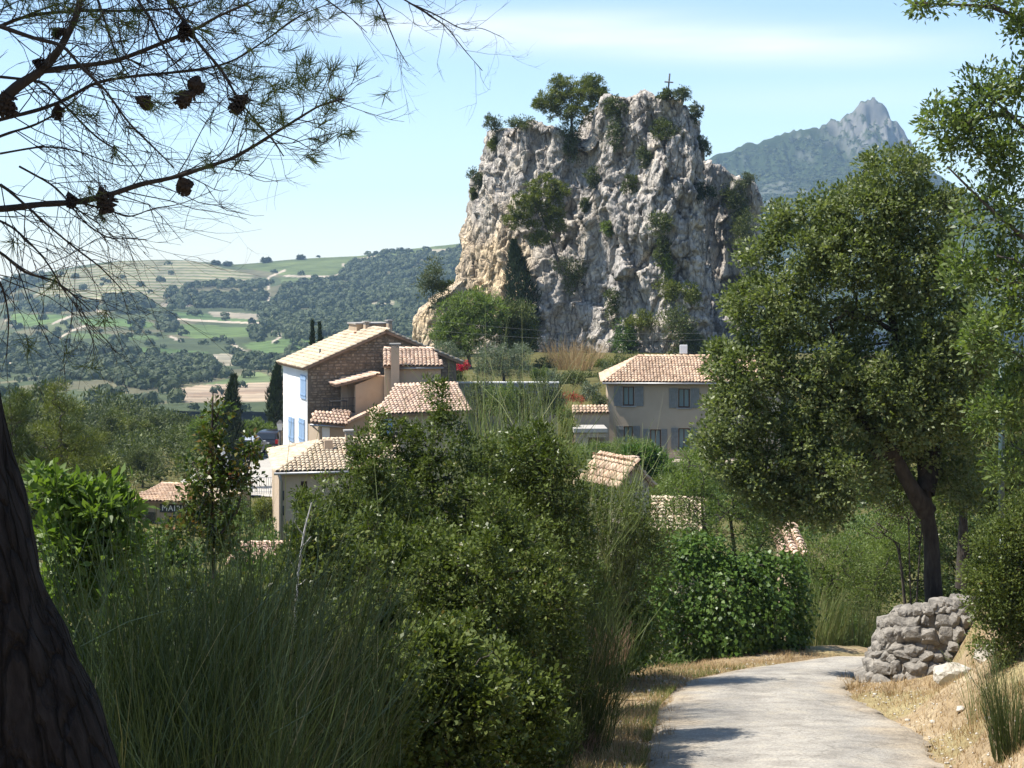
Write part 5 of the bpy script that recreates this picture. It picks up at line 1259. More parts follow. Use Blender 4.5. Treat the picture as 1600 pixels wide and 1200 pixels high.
lobed('pine_tree', 'leaning yellow green pine growing from the gully in the crag face', 'tree', g, 872, 405, dd, [(850, 288, 28, 17, 1.5), (818, 322, 28, 22, 1.5), (845, 310, 30, 20, 1.6), (866, 335, 20, 16, 1.3), (802, 344, 16, 14, 1.1), (870, 300, 20, 16, 1.3), (846, 372, 22, 11, 1.1), (832, 350, 16, 8, .9), (866, 352, 18, 9, .9)], 340, 46, .30, .30, .10, 'pinelight', 602, zb=float(bq[2]), trunk_r=.14, rtip=.012, nbranch=80)
def cypress(label, px, top, bot, wpx, d, seed, lm='cypress', zb=None, group='dark cypress trees', n=None, L=.22):
    x = (px - CX) / F * d; zt = -(top - HY) / F * d; z0 = zb if zb is not None else g1(x, d); zl = -(bot - HY) / F * d; r = rng(seed)
    n = n or int(5200 * ((bot - top) / 150)); u = r.uniform(0, 1, n) ** .85; hz = z0 + .4 + u * (zt - z0 - .4); hw = wpx / F * d / 2
    env = np.minimum(1, (1 - u) * 2.2) ** .75 * np.minimum(1, .6 + u * 3) * hw; a = r.uniform(0, 2 * pi, n)
    env = env * (1 + .22 * np.sin(a * 3 + u * 25 + seed) + .14 * np.sin(a * 7 - u * 60)); rad = env * r.uniform(.35, 1.0, n) ** .5
    lx = .25 * hw * np.sin(u * 5 + seed)
    Pb = np.stack([x + lx + np.cos(a) * rad, d + np.sin(a) * rad, hz], 1); Dv = unit(np.stack([np.cos(a) * .35, np.sin(a) * .35, np.full(n, 1.)], 1) + r.normal(size=(n, 3)) * .25); Nv = unit(np.stack([np.cos(a), np.sin(a), np.full(n, .2)], 1) + r.normal(size=(n, 3)) * .4)
    V, Fq = leaf_arrays(Pb, Dv, Nv, L * 1.6 * r.uniform(.6, 1.3, n), L * .55 * r.uniform(.6, 1.3, n), True)
    t = thing('cypress_tree', label, 'tree', (x, d, z0), group); part('crown', mesh_np('crown', V, Fq, rnd=np.repeat(r.uniform(0, 1, n), 3)), M[lm], t)
    sv, sf = sweep([(x, d, z0 - .4), (x, d, z0 + (zt - z0) * .5), (x + lx.mean(), d, zt - .5)], [.16, .1, .02], 8, 4); part('trunk', mesh_np('trunk', sv, sf, smooth_shade=True), M['bark'], t)
    return t
cypress('dark cypress beside the white stone at the square', 365, 590, 735, 34, 97., 611)
cypress('slender dark cypress behind the parked black car', 432, 568, 690, 23, 124., 612)
cypress('left one of the two thin cypresses behind the stone gable house', 487, 503, 560, 11, 132., 613)
cypress('right one of the two thin cypresses behind the stone gable house', 499.5, 506, 560, 12, 131., 614)
bq = rock_at(808, 470); cypress('broad dark cypress standing against the crag', 809, 378, 478, 54, float(bq[1]) - 2.2, 615, zb=-10.2, n=7000, L=.3)

# garden trees below the crag
g = 'garden trees below the crag'
lobed('leafy_tree', 'bright green tree at the left foot of the crag', 'tree', g, 735, 560, 122., [(712, 500, 30, 34, 2.), (738, 474, 34, 26, 2.2), (760, 490, 34, 34, 2.2), (730, 525, 44, 30, 2.2), (690, 520, 18, 26, 1.4)], 420, 34, .42, .26, .11, 'fresh', 621, trunk_r=.16, rtip=.012, nbranch=110)
lobed('leafy_tree', 'darker green tree right of the bright one below the crag', 'tree', g, 800, 560, 124., [(790, 500, 34, 34, 2.), (812, 495, 26, 30, 1.8), (800, 530, 40, 28, 2.), (822, 530, 18, 28, 1.4)], 330, 34, .42, .24, .11, 'forest', 622, trunk_r=.16, rtip=.012, nbranch=90)
lobed('olive_tree', 'wide silvery olive tree behind the garden wall', 'tree', g, 788, 600, 103., [(765, 558, 28, 24, 1.5), (795, 552, 34, 24, 1.6), (815, 566, 24, 24, 1.4), (788, 578, 46, 18, 1.6), (752, 572, 14, 16, 1.)], 420, 40, .26, .13, .035, 'olive', 623, trunk_r=.14, rtip=.008, nbranch=100)
lobed('olive_tree', 'grey olive tree beside the salmon roofed chimney house', 'tree', g, 700, 600, 104., [(690, 552, 24, 20, 1.3), (708, 562, 20, 24, 1.3), (682, 568, 16, 16, 1.)], 230, 40, .25, .13, .035, 'olive', 624, trunk_r=.12, rtip=.008, nbranch=60)
lobed('bougainvillea', 'crimson flowering bougainvillea beside the olive trees', 'shrub', None, 718, 595, 101.5, [(716, 576, 10, 9, .5), (726, 572, 8, 8, .5)], 50, 26, .16, .1, .08, 'red', 625, trunk_r=.03, rtip=.005, tname='stem', cname='flowers')
lobed('flowering_shrub', 'red leaved shrub in the garden left of the taupe house', 'shrub', None, 893, 640, 97., [(885, 622, 14, 8, .6), (905, 622, 14, 9, .6)], 60, 26, .16, .09, .05, 'redleaf', 626, zb=-9.5, trunk_r=.03, rtip=.005, tname='stem', cname='foliage')
for i, (lb, px, py, rx, ry, d, lm) in enumerate([('low green shrub on the garden wall below the bougainvillea', 705, 588, 24, 10, 100.8, 'fresh'), ('feathery grey shrub at the right end of the garden wall', 862, 598, 14, 22, 100.5, 'olive'), ('hedge bush above the yard wall', 895, 590, 26, 14, 101., 'forest'),
        ('dusty green shrub by the taupe house corner', 925, 612, 16, 18, 97., 'olive'), ('pale bush in the terraced garden', 865, 625, 18, 22, 96., 'forest2'), ('arching green shrub above the cream yard wall', 890, 648, 26, 14, 94.5, 'fresh'), ('yellowish shrub by the yard wall end', 890, 668, 14, 20, 91., 'pinelight'),
        ('small bush beside the taupe house wall', 938, 630, 12, 16, 95.5, 'forest2'), ('dense bush under the crag at the end of the garden wall', 845, 585, 14, 16, 104., 'fresh')]):
    lobed('garden_shrub', lb, 'shrub', 'shrubs in the terraced garden', px, py + ry, d, [(px - rx * .4, py, rx * .6, ry * .9, .7), (px + rx * .4, py + ry * .1, rx * .6, ry * .85, .7)], 70, 30, .22, .13, .055, lm, 630 + i, zb=-(py + ry * 1.1 - HY) / F * d, trunk_r=.03, rtip=.006, nbranch=24, tname='stem', cname='foliage')
for i, (lb, px, d) in enumerate([('tuft of tall dry grass left against the crag foot', 880, 128.), ('tuft of tall dry grass right against the crag foot', 915, 127.), ('broad tuft of dry grass in front of the crag foot', 898, 121.)]):
    broom(lb, 'tall dry grass at the crag foot', (((px - CX) / F * d), d, -9.3), 420, 4.0, .42, 645 + i, 'drygrass', 'grass_tuft', 'grass', r0=1.0, thick=.012, side=1, curve=.6, droop=.2)
for i, (lb, px, py, rx, ry, d, lm) in enumerate([('grey green bush in front of the garden wall near the salmon roof', 752, 618, 20, 34, 96., 'forest2'), ('bright bush in front of the middle of the garden wall', 785, 620, 26, 32, 95., 'fresh'), ('dark bush in front of the garden wall', 818, 622, 24, 36, 96., 'forest'),
        ('pale bush in front of the right end of the garden wall', 852, 616, 24, 34, 95., 'forest2'), ('scrubby bush below the garden wall', 800, 690, 50, 26, 88., 'fresh2'), ('low bush at the crag foot left of the dry grass', 850, 590, 24, 18, 112., 'forest2'), ('long hedge bush at the crag foot', 925, 592, 40, 16, 112., 'forest'), ('bush behind the taupe house corner', 955, 585, 20, 22, 108., 'forest2'), ('olive bush at the crag foot right of the olive tree', 880, 596, 26, 16, 106., 'olive'), ('left bush below the crag wall behind the hedge', 855, 572, 22, 16, 124., 'forest2'), ('middle bush below the crag wall behind the hedge', 940, 570, 26, 18, 124., 'pinelight'), ('right bush below the crag wall behind the taupe roof', 985, 565, 26, 20, 124., 'forest')]):
    lobed('garden_bush', lb, 'shrub', 'bushes around the garden wall', px, py + ry, d, [(px - rx * .4, py, rx * .65, ry * .9, .8), (px + rx * .4, py + ry * .1, rx * .65, ry * .85, .8), (px, py + ry * .5, rx, ry * .7, .8)], 120, 30, .26, .16, .07, lm, 1230 + i, zb=-(py + ry * 1.2 - HY) / F * d, trunk_r=.03, rtip=.006, nbranch=24, tname='stem', cname='foliage')
# juniper and fig between the outhouse and the taupe house
lobed('juniper', 'spreading feathery juniper in front of the taupe house', 'shrub', None, 975, 730, 82., [(935, 705, 44, 14, 1.3), (985, 702, 44, 15, 1.4), (1015, 712, 30, 16, 1.2), (905, 712, 30, 14, 1.1)], 330, 40, .3, .2, .035, 'fresh', 651, zb=-11.2, trunk_r=.06, rtip=.008, nbranch=80, tname='stem', cname='foliage', up=.1)
lobed('fig_tree', 'dark broad leaved fig behind the outhouse chimney', 'tree', None, 1015, 750, 68., [(1010, 722, 28, 22, 1.0), (1032, 735, 18, 22, .9), (990, 712, 22, 14, .9)], 220, 24, .25, .2, .14, 'ivy', 652, trunk_r=.07, rtip=.01, nbranch=60)
lobed('leafy_shrub', 'bright green bush in front of the taupe house door', 'shrub', None, 1065, 790, 60., [(1060, 745, 30, 26, .9), (1085, 720, 24, 26, .9), (1040, 762, 24, 20, .8), (1085, 765, 30, 24, .9)], 300, 36, .2, .10, .04, 'fresh', 653, trunk_r=.05, rtip=.006, nbranch=70, tname='stem', cname='foliage')
# trees by the square
lobed('leafy_tree', 'round bright green tree beside the parked cars', 'tree', None, 397, 720, 120., [(395, 672, 24, 16, 1.4), (412, 676, 18, 14, 1.2), (382, 682, 18, 14, 1.2)], 220, 36, .32, .2, .1, 'fresh', 655, trunk_r=.12, rtip=.01, nbranch=60)
lobed('leafy_tree', 'green tree standing between the far cypress and the wood', 'tree', None, 335, 720, 108., [(318, 680, 24, 34, 1.5), (336, 700, 20, 30, 1.3)], 220, 36, .32, .2, .09, 'fresh', 656, trunk_r=.12, rtip=.01, nbranch=60)
for i, (lb, px, py, rx, ry, d, lm) in enumerate([('green shrub under the railing of the square', 392, 800, 30, 26, 82., 'fresh'), ('yellow green shrub beside the lower house corner', 415, 800, 16, 24, 80., 'pinelight'), ('bush between town hall and lower house', 350, 815, 36, 24, 78., 'fresh'), ('feathery bush below the pillar of the square', 368, 790, 20, 20, 84., 'forest2'),
         ('bush against the left end of the town hall', 190, 800, 30, 30, 80., 'forest')]):
    lobed('village_shrub', lb, 'shrub', 'shrubs below the village square', px, py + ry, d, [(px - rx * .4, py, rx * .6, ry * .9, .7), (px + rx * .4, py + ry * .1, rx * .6, ry * .85, .7)], 120, 30, .24, .15, .06, lm, 660 + i, zb=-(py + ry * 1.3 - HY) / F * d, trunk_r=.04, rtip=.006, nbranch=30, tname='stem', cname='foliage')

# --- woods left of the village: single trees
def wood_tree_proto(seed, lm, kind):
    r = rng(seed); hgt = 1.0
    if kind == 'round': lobes = [(np.array([r.normal() * .22, r.normal() * .22, .62 + r.normal() * .1]), (.28, .28, .24)) for _ in range(7)] + [(np.array([0, 0, .8]), (.24, .24, .2))]
    else: lobes = [(np.array([r.normal() * .16, r.normal() * .16, .35 + .1 * i]), (.30 - .03 * i, .30 - .03 * i, .13)) for i in range(6)]
    S = 8.0; lobes = [(c * S, tuple(np.array(q) * S)) for c, q in lobes]
    return tree('wood_tree', 'x', 'tree', 'x', (0, 0, 0), lobes, 300, 26, .62, .34, .15, lm, seed=seed, trunk_r=.2, rtip=.02, nbranch=60, shell=.35, tri=True)
protos = [wood_tree_proto(701, 'forest', 'round'), wood_tree_proto(702, 'forest2', 'round'), wood_tree_proto(703, 'pinelight', 'pine'), wood_tree_proto(704, 'forest', 'pine'), wood_tree_proto(705, 'forest', 'round')]
KL = ['rounded mid green tree', 'rounded grey green tree', 'yellow green pine', 'dark green pine', 'rounded dark tree']
def place_wood():
    r = rng(710); used = [0] * 5; spots = []; placed = []
    for d, n, lo, hi, dpy in ((78, 6, -40, 170, 120), (95, 11, -40, 285, 95), (108, 11, -40, 305, 76), (124, 11, -40, 300, 58), (140, 12, -40, 318, 44), (158, 13, -40, 325, 30), (182, 15, -40, 335, 18), (212, 16, -40, 350, 8), (245, 17, -40, 425, 0)):
        for i in range(n):
            px = lo + (hi - lo) * (i + r.uniform(.1, .9)) / n; dq = d * r.uniform(.95, 1.05); tp = np.interp(px, [-40, 0, 100, 160, 200, 260, 300, 340, 430], [572, 575, 580, 590, 604, 612, 622, 638, 650]) + dpy + r.uniform(-4, 22); hh = -(tp - HY) / F * dq - g1((px - CX) / F * dq, dq); spots.append((px, dq, hh / 8.2))
    for (px, d, s) in spots:
        if s < .3: continue
        s = min(s, 1.5)
        x = (px - CX) / F * d; k = int(r.integers(0, 5)) if px > 170 or d > 140 else int(r.choice([2, 3, 2, 0]))
        o = protos[k] if not used[k] else copy_tree(protos[k]); used[k] += 1
        o.location = (x, d, g1(x, d) - .2); o.rotation_euler = (0, 0, r.uniform(0, 6.28)); o.scale = (s, s, s * r.uniform(.9, 1.15))
        where = 'in the nearest rows of the valley wood' if d < 115 else 'in the near half of the valley wood' if d < 135 else ('in the middle of the valley wood' if d < 180 else 'at the far side of the valley wood'); side = 'by the left edge' if px < 110 else ('towards the village' if px > 230 else 'midway')
        placed.append((px, o, f'{KL[k]} {where}', k))
    ORD = ['leftmost', 'second from the left', 'third from the left', 'fourth from the left', 'fifth from the left', 'sixth from the left', 'seventh from the left', 'eighth from the left', 'ninth from the left', 'tenth from the left', 'eleventh from the left', 'twelfth from the left']
    cnt = {}
    for px, o, lb, k in sorted(placed, key=lambda q: q[0]):
        i = cnt.get(lb, 0); cnt[lb] = i + 1; tag(o, lb + ', ' + (ORD[i] if i < 12 else str(i + 1) + 'th from the left'), 'tree', 'trees of the valley wood')
place_wood()
def valley_scrub():
    r = rng(715); n = 1500; px = r.uniform(-60, 470, n); d = r.uniform(270, 480, n); x = (px - CX) / F * d; s = r.uniform(2., 4., n)
    scatter_blobs('valley_woodland', np.stack([x, d, G(x, d, True) + s * .5], 1), s, M['wood'], 'dense dark trees filling the valley floor beyond the wood', 'woodland', 716, 44)
    px = r.uniform(-60, 335, 520); d = r.uniform(85, 230, 520); x = (px - CX) / F * d; ok = (px < 160) | (d > 96); x, d = x[ok], d[ok]; Vs, Fs, Rs, k = [], [], [], 0
    for xx, dq in zip(x, d):
        s = r.uniform(.7, 1.6); z = g1(xx, dq); lb = [(np.array([xx + r.normal() * s * .7, dq + r.normal() * s * .5, z + s * r.uniform(.2, .9)]), (s * .8, s * .8, s * .55)) for _ in range(4)]
        V, Fq, R, C = crown_leaves(lb, 20, 13, .45, .26, .15, r, .4, .5, tri=True); Vs.append(V); Fs.append(Fq + k); k += len(V); Rs.append(np.clip(R * .8 + r.uniform(-.1, .25), 0, 1))
    stuff('wood_undergrowth', mesh_np('wood_undergrowth', np.vstack(Vs), np.vstack(Fs), rnd=np.concatenate(Rs)), M['forest'], 'low scrub under the trees of the valley wood', 'scrub')
valley_scrub()
def slope_scrub():
    r = rng(719); pts = []
    while len(pts) < 330:
        px = r.uniform(60, 1720); d = r.uniform(27, 93); x = (px - CX) / F * d
        dl, sl, _ = seg_dist(np.array([x]), np.array([d]), LE); dr, sr, _ = seg_dist(np.array([x]), np.array([d]), RE)
        if (sl[0] > 0 and sr[0] < 0) or min(dl[0], dr[0]) < 1.6 or (sr[0] > 0 and d < 36): continue
        if 54 < d < 64 and 900 < px < 1040 or 375 < px < 470 and d > 78 or 190 < px < 330 and 70 < d < 92: continue
        pts.append((x, d))
    Vs, Fs, Rs, k = [], [], [], 0
    for x, d in pts:
        s = r.uniform(.5, 1.15) * (1 + d / 160); z = g1(x, d)
        lb = [(np.array([x + r.normal() * s * .6, d + r.normal() * s * .5, z + s * r.uniform(.25, .8)]), (s * .7, s * .7, s * .5)) for _ in range(4)]
        V, Fq, R, C = crown_leaves(lb, 36, 14, .28, .11 + d * .0013, .06 + d * .0007, r, .4, .5, tri=True); Vs.append(V); Fs.append(Fq + k); k += len(V); Rs.append(np.clip(R * .8 + r.uniform(-.1, .25), 0, 1))
    stuff('undergrowth', mesh_np('undergrowth', np.vstack(Vs), np.vstack(Fs), rnd=np.concatenate(Rs)), M['fresh2'], 'mixed scrub covering the slope between the road and the village', 'scrub')
slope_scrub()
for i, (lb, px, d, s) in enumerate([('lone dark tree on the skyline, third from the left', 416, 1690., 6.), ('lone dark tree on the skyline, fourth from the left', 470, 1690., 5.), ('leftmost of the dark trees on the skyline', 337, 1680., 5.), ('second of the dark trees on the skyline', 356, 1680., 5.)]):
    x = (px - CX) / F * d; z = float(hill_z(np.array([x]), np.array([d]))[0]); b = np.array([x, d, z - .5])
    tree('skyline_tree', lb, 'tree', 'trees on the skyline', b, [(b + [0, 0, s * .62], (s * .85, s * .8, s * .5)), (b + [s * .5, 0, s * .5], (s * .5, s * .5, s * .4)), (b + [-s * .5, 0, s * .45], (s * .5, s * .5, s * .36))], 90, 20, 1.1, 1.2, .8, 'wood', seed=720 + i, trunk_r=.3, rtip=.05, nbranch=15)
# pines nearer on the left, standing below the viewpoint
g = 'young pines at the left below the viewpoint'
for i, (lb, px, d, lobes) in enumerate([('young pine with light candles behind the bright leafy bush', 95, 44., [(95, 640, 26, 18, .7), (80, 680, 50, 18, .9), (110, 715, 60, 20, 1.), (60, 730, 40, 18, .8), (90, 612, 14, 16, .4), (140, 690, 22, 12, .6)]),
                                        ('dark young pine at the left edge behind the pine trunk', 18, 42., [(18, 650, 26, 18, .7), (10, 690, 44, 20, .9), (30, 620, 12, 14, .4), (36, 720, 36, 20, .9)])]):
    lobed('young_pine', lb, 'tree', g, px, 800, d, lobes, 300, 44, .2, .13, .014, 'pinelight' if i == 0 else 'pine', 730 + i, trunk_r=.08, rtip=.007, nbranch=110, up=.5)

# ------------------------------------------------------------------ near right: bank, wall, boulders, holm oak
def irregular_stone(seed, blocky=0.):
    r = rng(seed); bm = bmesh.new(); bmesh.ops.create_icosphere(bm, subdivisions=3, radius=.5)
    co = np.array([v.co for v in bm.verts])
    # chop an ellipsoid with a few planes, so it has faces and edges like broken stone
    co = co * (1 - blocky) + blocky * co / np.abs(co).max(1, keepdims=True) * .5
    for _ in range(13 if not blocky else 9):
        n = unit(r.normal(size=3)); dd = r.uniform(.24, .40) + .12 * blocky; s = co @ n; co = co - np.clip(s - dd, 0, None)[:, None] * n * .95
    co = co + (fbm(co * 4 + seed, 4, seed)[:, None]) * unit(co) * .09
    for v, c in zip(bm.verts, co): v.co = c
    me = bpy.data.meshes.new('stone'); bm.to_mesh(me); bm.free(); return me
STONES = [irregular_stone(800 + i, .75) for i in range(10)]
for s in STONES: s.materials.append(M['stone'])
def build_wall():
    path = resample(WALLP, 90); b = path[40]; base = np.array([b[0], b[1], road_z(b[0:1], b[1:2])[0]])
    t = thing('retaining_wall', 'old dry stone retaining wall on the bend under the holm oak', 'wall', base)
    tan_ = unit(np.gradient(path, axis=0)); nrm = np.stack([tan_[:, 1], -tan_[:, 0]], 1)      # towards the road side?
    c = np.array([7.3, 25.6]); flip = np.sign(((path - c) * nrm).sum(1))[:, None]; nrm = nrm * flip
    z0 = road_z(path[:, 0], path[:, 1]) - .25
    # height: falls to nothing towards the near right end, where the bank buries it
    s = np.linspace(0, 1, 90); top = road_z(path[:, 0], path[:, 1]) + np.interp(s, [0, .15, .3, .42, .55, .75, 1], [1.05, 1.2, 1.1, .98, .9, .9, .8])
    hh = 14; V = []
    for j in range(hh):
        f = j / (hh - 1); z = z0 + (top - z0) * f; inn = .45 * f + .03; off = -inn
        p = path + nrm * off + nrm * (fbm2(s * 14, s * 0 + f * 5, 3, 810) * .08)[:, None]; V.append(np.stack([p[:, 0], p[:, 1], z], 1))
    p = path - nrm * .95; V.append(np.stack([p[:, 0], p[:, 1], top - .25], 1))
    V = np.stack(V); idx = np.arange(V.shape[0] * 90).reshape(V.shape[0], 90)
    Fq = np.stack([idx[:-1, :-1], idx[:-1, 1:], idx[1:, 1:], idx[1:, :-1]], -1).reshape(-1, 4)
    core = part('earth_core', mesh_np('earth_core', V.reshape(-1, 3), Fq, smooth_shade=True), M['mortar'], t)
    off0 = origin_of(t); r = random.Random(6); L = np.concatenate([[0], np.cumsum(np.linalg.norm(np.diff(path, axis=0), axis=1))]); tot = L[-1]; z = 0.; cnt = 0
    row = 0
    while z < 1.75:
        h = r.uniform(.11, .23); q = r.uniform(-.1, .1)
        while q < tot:
            w = r.choice((r.uniform(.10, .2), r.uniform(.18, .42))); qc = min(max(q + w / 2, 0), tot); i = int(np.interp(qc, L, np.arange(90)))
            hgt = top[i] - z0[i] - .2
            if z + h * .5 < hgt + .12 and r.random() < .97:
                f = (z + .2) / max(hgt + .2, .1); inn = .45 * min(f, 1) + .09 + r.uniform(-.04, .035)
                pos = np.array([path[i, 0] - nrm[i, 0] * inn, path[i, 1] - nrm[i, 1] * inn, z0[i] + .22 + z + h * .5 + r.uniform(-.04, .04)])
                o = bpy.data.objects.new('stone', STONES[r.randrange(10)]); COL.objects.link(o); o.parent = t; o.location = tuple(pos - off0)
                o.scale = (w * 1.18, r.uniform(.28, .34), h * 1.22); o.rotation_euler = (r.uniform(-.14, .14) - .2, r.uniform(-.22, .22), math.atan2(tan_[i, 1], tan_[i, 0]) + r.uniform(-.2, .2)); cnt += 1
            q += w
        z += h
    return t
build_wall()
def boulder(label, px, py, d, sx, sy, sz, seed, rot=0., name='boulder', zoff=0.):
    me = irregular_stone(seed); bm = bmesh.new(); bm.from_mesh(me); bmesh.ops.subdivide_edges(bm, edges=bm.edges[:], cuts=1, use_grid_fill=True)
    co = np.array([v.co for v in bm.verts]); co = co + unit(co) * (fbm(co * 9 + seed, 4, seed)[:, None]) * .03
    for v, c in zip(bm.verts, co): v.co = c
    bm.to_mesh(me); bm.free(); me.materials.append(M['boulder']); o = bpy.data.objects.new(name, me); COL.objects.link(o)
    o.location = tuple(P(px, py, d) + np.array([0, 0, zoff])); o.scale = (sx, sy, sz); o.rotation_euler = (.1, .12, rot); return tag(o, label, 'rock')
def bank_hit(px, py, d0=14., d1=40.):
    ds = np.linspace(d0, d1, 600); x = (px - CX) / F * ds; z = -(py - HY) / F * ds; k = np.where(z < G(x, ds))[0]; return float(ds[k[0]]) if len(k) else d1
d = 22.3; boulder('large pale boulder resting on the dry bank', 1500, HY - (g1((1500 - CX) / F * d, d) + .14) / d * F, d, .80, .6, .50, 821, .2)
d = 21.9; boulder('grey boulder half buried right of the pale one', 1548, HY - (g1((1548 - CX) / F * d, d) + .06) / d * F, d, .55, .5, .42, 822, .9)
d = bank_hit(1432, 1047); boulder('small white rock at the foot of the dry bank', 1432, 1036, d, .24, .22, .36, 823, .4, 'rock')
d = bank_hit(1478, 1060); boulder('small flat rock on the dry bank below the boulder', 1474, 1056, d, .2, .16, .12, 824, .1, 'rock')
d = bank_hit(1505, 1110); boulder('little stone in the dry grass near the road', 1500, 1108, d, .16, .12, .1, 825, .5, 'rock')
def gravel():
    r = rng(830); n = 900; Vs, Fs, k = [], [], 0; T = []
    for i in range(4):
        me = irregular_stone(840 + i); v = np.empty(len(me.vertices) * 3); me.vertices.foreach_get('co', v); f = np.array([p.vertices[:] for p in me.polygons]); T.append((v.reshape(-1, 3), f)); bpy.data.meshes.remove(me)
    bm = bmesh.new(); bmesh.ops.create_icosphere(bm, subdivisions=1, radius=.5); ico = np.array([v.co for v in bm.verts]); icf = np.array([[v.index for v in f.verts] for f in bm.faces]); bm.free()
    for i in range(n):
        s = r.uniform(0, 1); q = r.uniform(13, 30); side = r.uniform(0, 1) < .5
        E = LE if side else RE; x = np.interp(q, E[:9, 1], E[:9, 0]) + (-1 if side else 1) * r.exponential(.35) + r.normal() * .12
        sc = r.uniform(.012, .04) * (2.2 if r.uniform() > .96 else 1); v = ico * (1 + r.normal(size=(len(ico), 1)) * .14) * sc * np.array([1, 1, .7]); Vs.append(v + [x, q, g1(x, q) + .01]); Fs.append(icf + k); k += len(ico)
    stuff('gravel', mesh_np('gravel', np.vstack(Vs), np.vstack(Fs)), M['boulder'], 'loose pale stones scattered along the road edges', 'gravel')
gravel()

# holm oak on the bank
ob = P(1462, 893, 26.5); ob[2] = g1(ob[0], ob[1]); OD = 26.5
W_ = lambda px, py, dd=0: P(px, py, OD + dd)
st = [[ob - [0, 0, .4], W_(1455, 840), W_(1448, 800), W_(1443, 740, .1), W_(1432, 640, .2), W_(1400, 520), W_(1370, 420), W_(1350, 330)],
      [W_(1448, 800), W_(1420, 755, -.2), W_(1395, 705, -.3), W_(1330, 640, -.4), W_(1250, 590, -.3), W_(1180, 540)],
      [W_(1445, 770), W_(1462, 700, .3), W_(1470, 600, .4), W_(1450, 480, .3), W_(1440, 380)], [W_(1395, 705, -.3), W_(1340, 720, -.8), W_(1280, 740, -.9)]]
lob = [LB(1400, 270, OD, 62, 44, .8), LB(1340, 330, OD, 68, 46, .9), LB(1440, 340, OD, 70, 60, 1.), LB(1250, 400, OD - .1, 62, 52, .9), LB(1185, 480, OD, 56, 50, .8), LB(1340, 450, OD, 90, 70, 1.2), LB(1460, 480, OD, 70, 70, 1.2),
       LB(1170, 580, OD - .2, 62, 56, .9), LB(1260, 560, OD - .3, 80, 64, 1.2), LB(1380, 590, OD - .2, 90, 66, 1.3), LB(1480, 610, OD, 56, 70, 1.2), LB(1150, 650, OD - .2, 52, 48, .8), LB(1220, 690, OD - .3, 70, 52, .9), LB(1320, 740, OD - .9, 62, 52, .7),
       LB(1300, 680, OD - .3, 80, 50, 1.1), LB(1470, 700, OD + .3, 60, 50, 1.), LB(1400, 690, OD + .5, 70, 40, .8), LB(1250, 760, OD - .3, 44, 34, .6), LB(1130, 560, OD, 26, 30, .5), LB(1215, 345, OD, 26, 26, .5), LB(1280, 330, OD, 34, 34, .6), LB(1185, 400, OD, 28, 24, .5), LB(1500, 755, OD, 40, 40, .8), LB(1390, 765, OD + .3, 44, 30, .7), LB(1440, 420, OD - .5, 60, 60, .7), LB(1310, 620, OD - .8, 70, 60, .7), LB(1420, 640, OD - .8, 70, 60, .7), LB(1330, 400, OD - .6, 60, 50, .6), LB(1190, 740, OD - .3, 50, 44, .7), LB(1510, 540, OD - .3, 40, 60, .7), LB(1150, 725, OD - .3, 44, 40, .6), LB(1205, 785, OD - .3, 44, 34, .6), LB(1290, 795, OD - .5, 40, 30, .6), LB(1112, 690, OD - .2, 26, 34, .5), LB(1380, 340, OD - .4, 60, 50, .6), LB(1230, 480, OD - .6, 60, 60, .6), LB(1470, 560, OD - .7, 60, 70, .6)]
tree('holm_oak', 'large holm oak with dark trunk standing above the stone wall', 'tree', None, ob, lob, 3000, 44, .20, .075, .045, 'holm', 'darkbark', 900, stems=st, trunk_r=.15, stem_eq=True, rtip=.0035, nbranch=800, shell=.36, low=.12, bark_rough=.02)

# leafy tree reaching in from the right edge
rb = np.array([7.9, 18.5, 0.]); rb[2] = g1(7.9, 18.5); AD = 18.5
A2 = lambda px, py, dd=0: P(px, py, AD + dd)
st = [[rb - [0, 0, .4], A2(1800, 820), A2(1770, 600), A2(1740, 400), A2(1720, 200), A2(1740, 0)], [A2(1770, 600), A2(1690, 460), A2(1610, 380, -.2), A2(1540, 320, -.2), A2(1480, 260, -.2)], [A2(1745, 420), A2(1660, 260), A2(1580, 180), A2(1520, 130)], [A2(1720, 200), A2(1640, 60), A2(1560, 10), A2(1430, 5)], [A2(1780, 700), A2(1680, 620), A2(1600, 560), A2(1530, 520)]]
lob = [LB(1500, 210, AD, 50, 48, .4), LB(1530, 150, AD, 44, 50, .4), LB(1570, 240, AD, 44, 60, .5), LB(1590, 130, AD, 30, 40, .4), LB(1460, 185, AD, 22, 26, .3), LB(1555, 330, AD, 60, 50, .5), LB(1580, 440, AD, 50, 70, .6), LB(1545, 520, AD - .2, 50, 46, .5), LB(1590, 600, AD, 40, 60, .5), LB(1560, 640, AD - .2, 46, 36, .4),
       LB(1440, 6, AD, 40, 14, .3), LB(1560, 0, AD, 60, 14, .4), LB(1590, 40, AD, 20, 20, .3), LB(1680, 300, AD, 70, 190, .8), LB(1690, 60, AD, 90, 110, .9), LB(1700, 560, AD, 70, 120, .8), LB(1580, 730, AD, 30, 40, .4), LB(1515, 420, AD + .3, 36, 36, .4)]
tree('ash_tree', 'fresh green leafy tree reaching in from the right edge', 'tree', None, rb, lob, 1150, 24, .17, .085, .034, 'ash', 'bark', 905, stems=st, trunk_r=.10, rtip=.0028, nbranch=600, shell=.5, flat=.7)

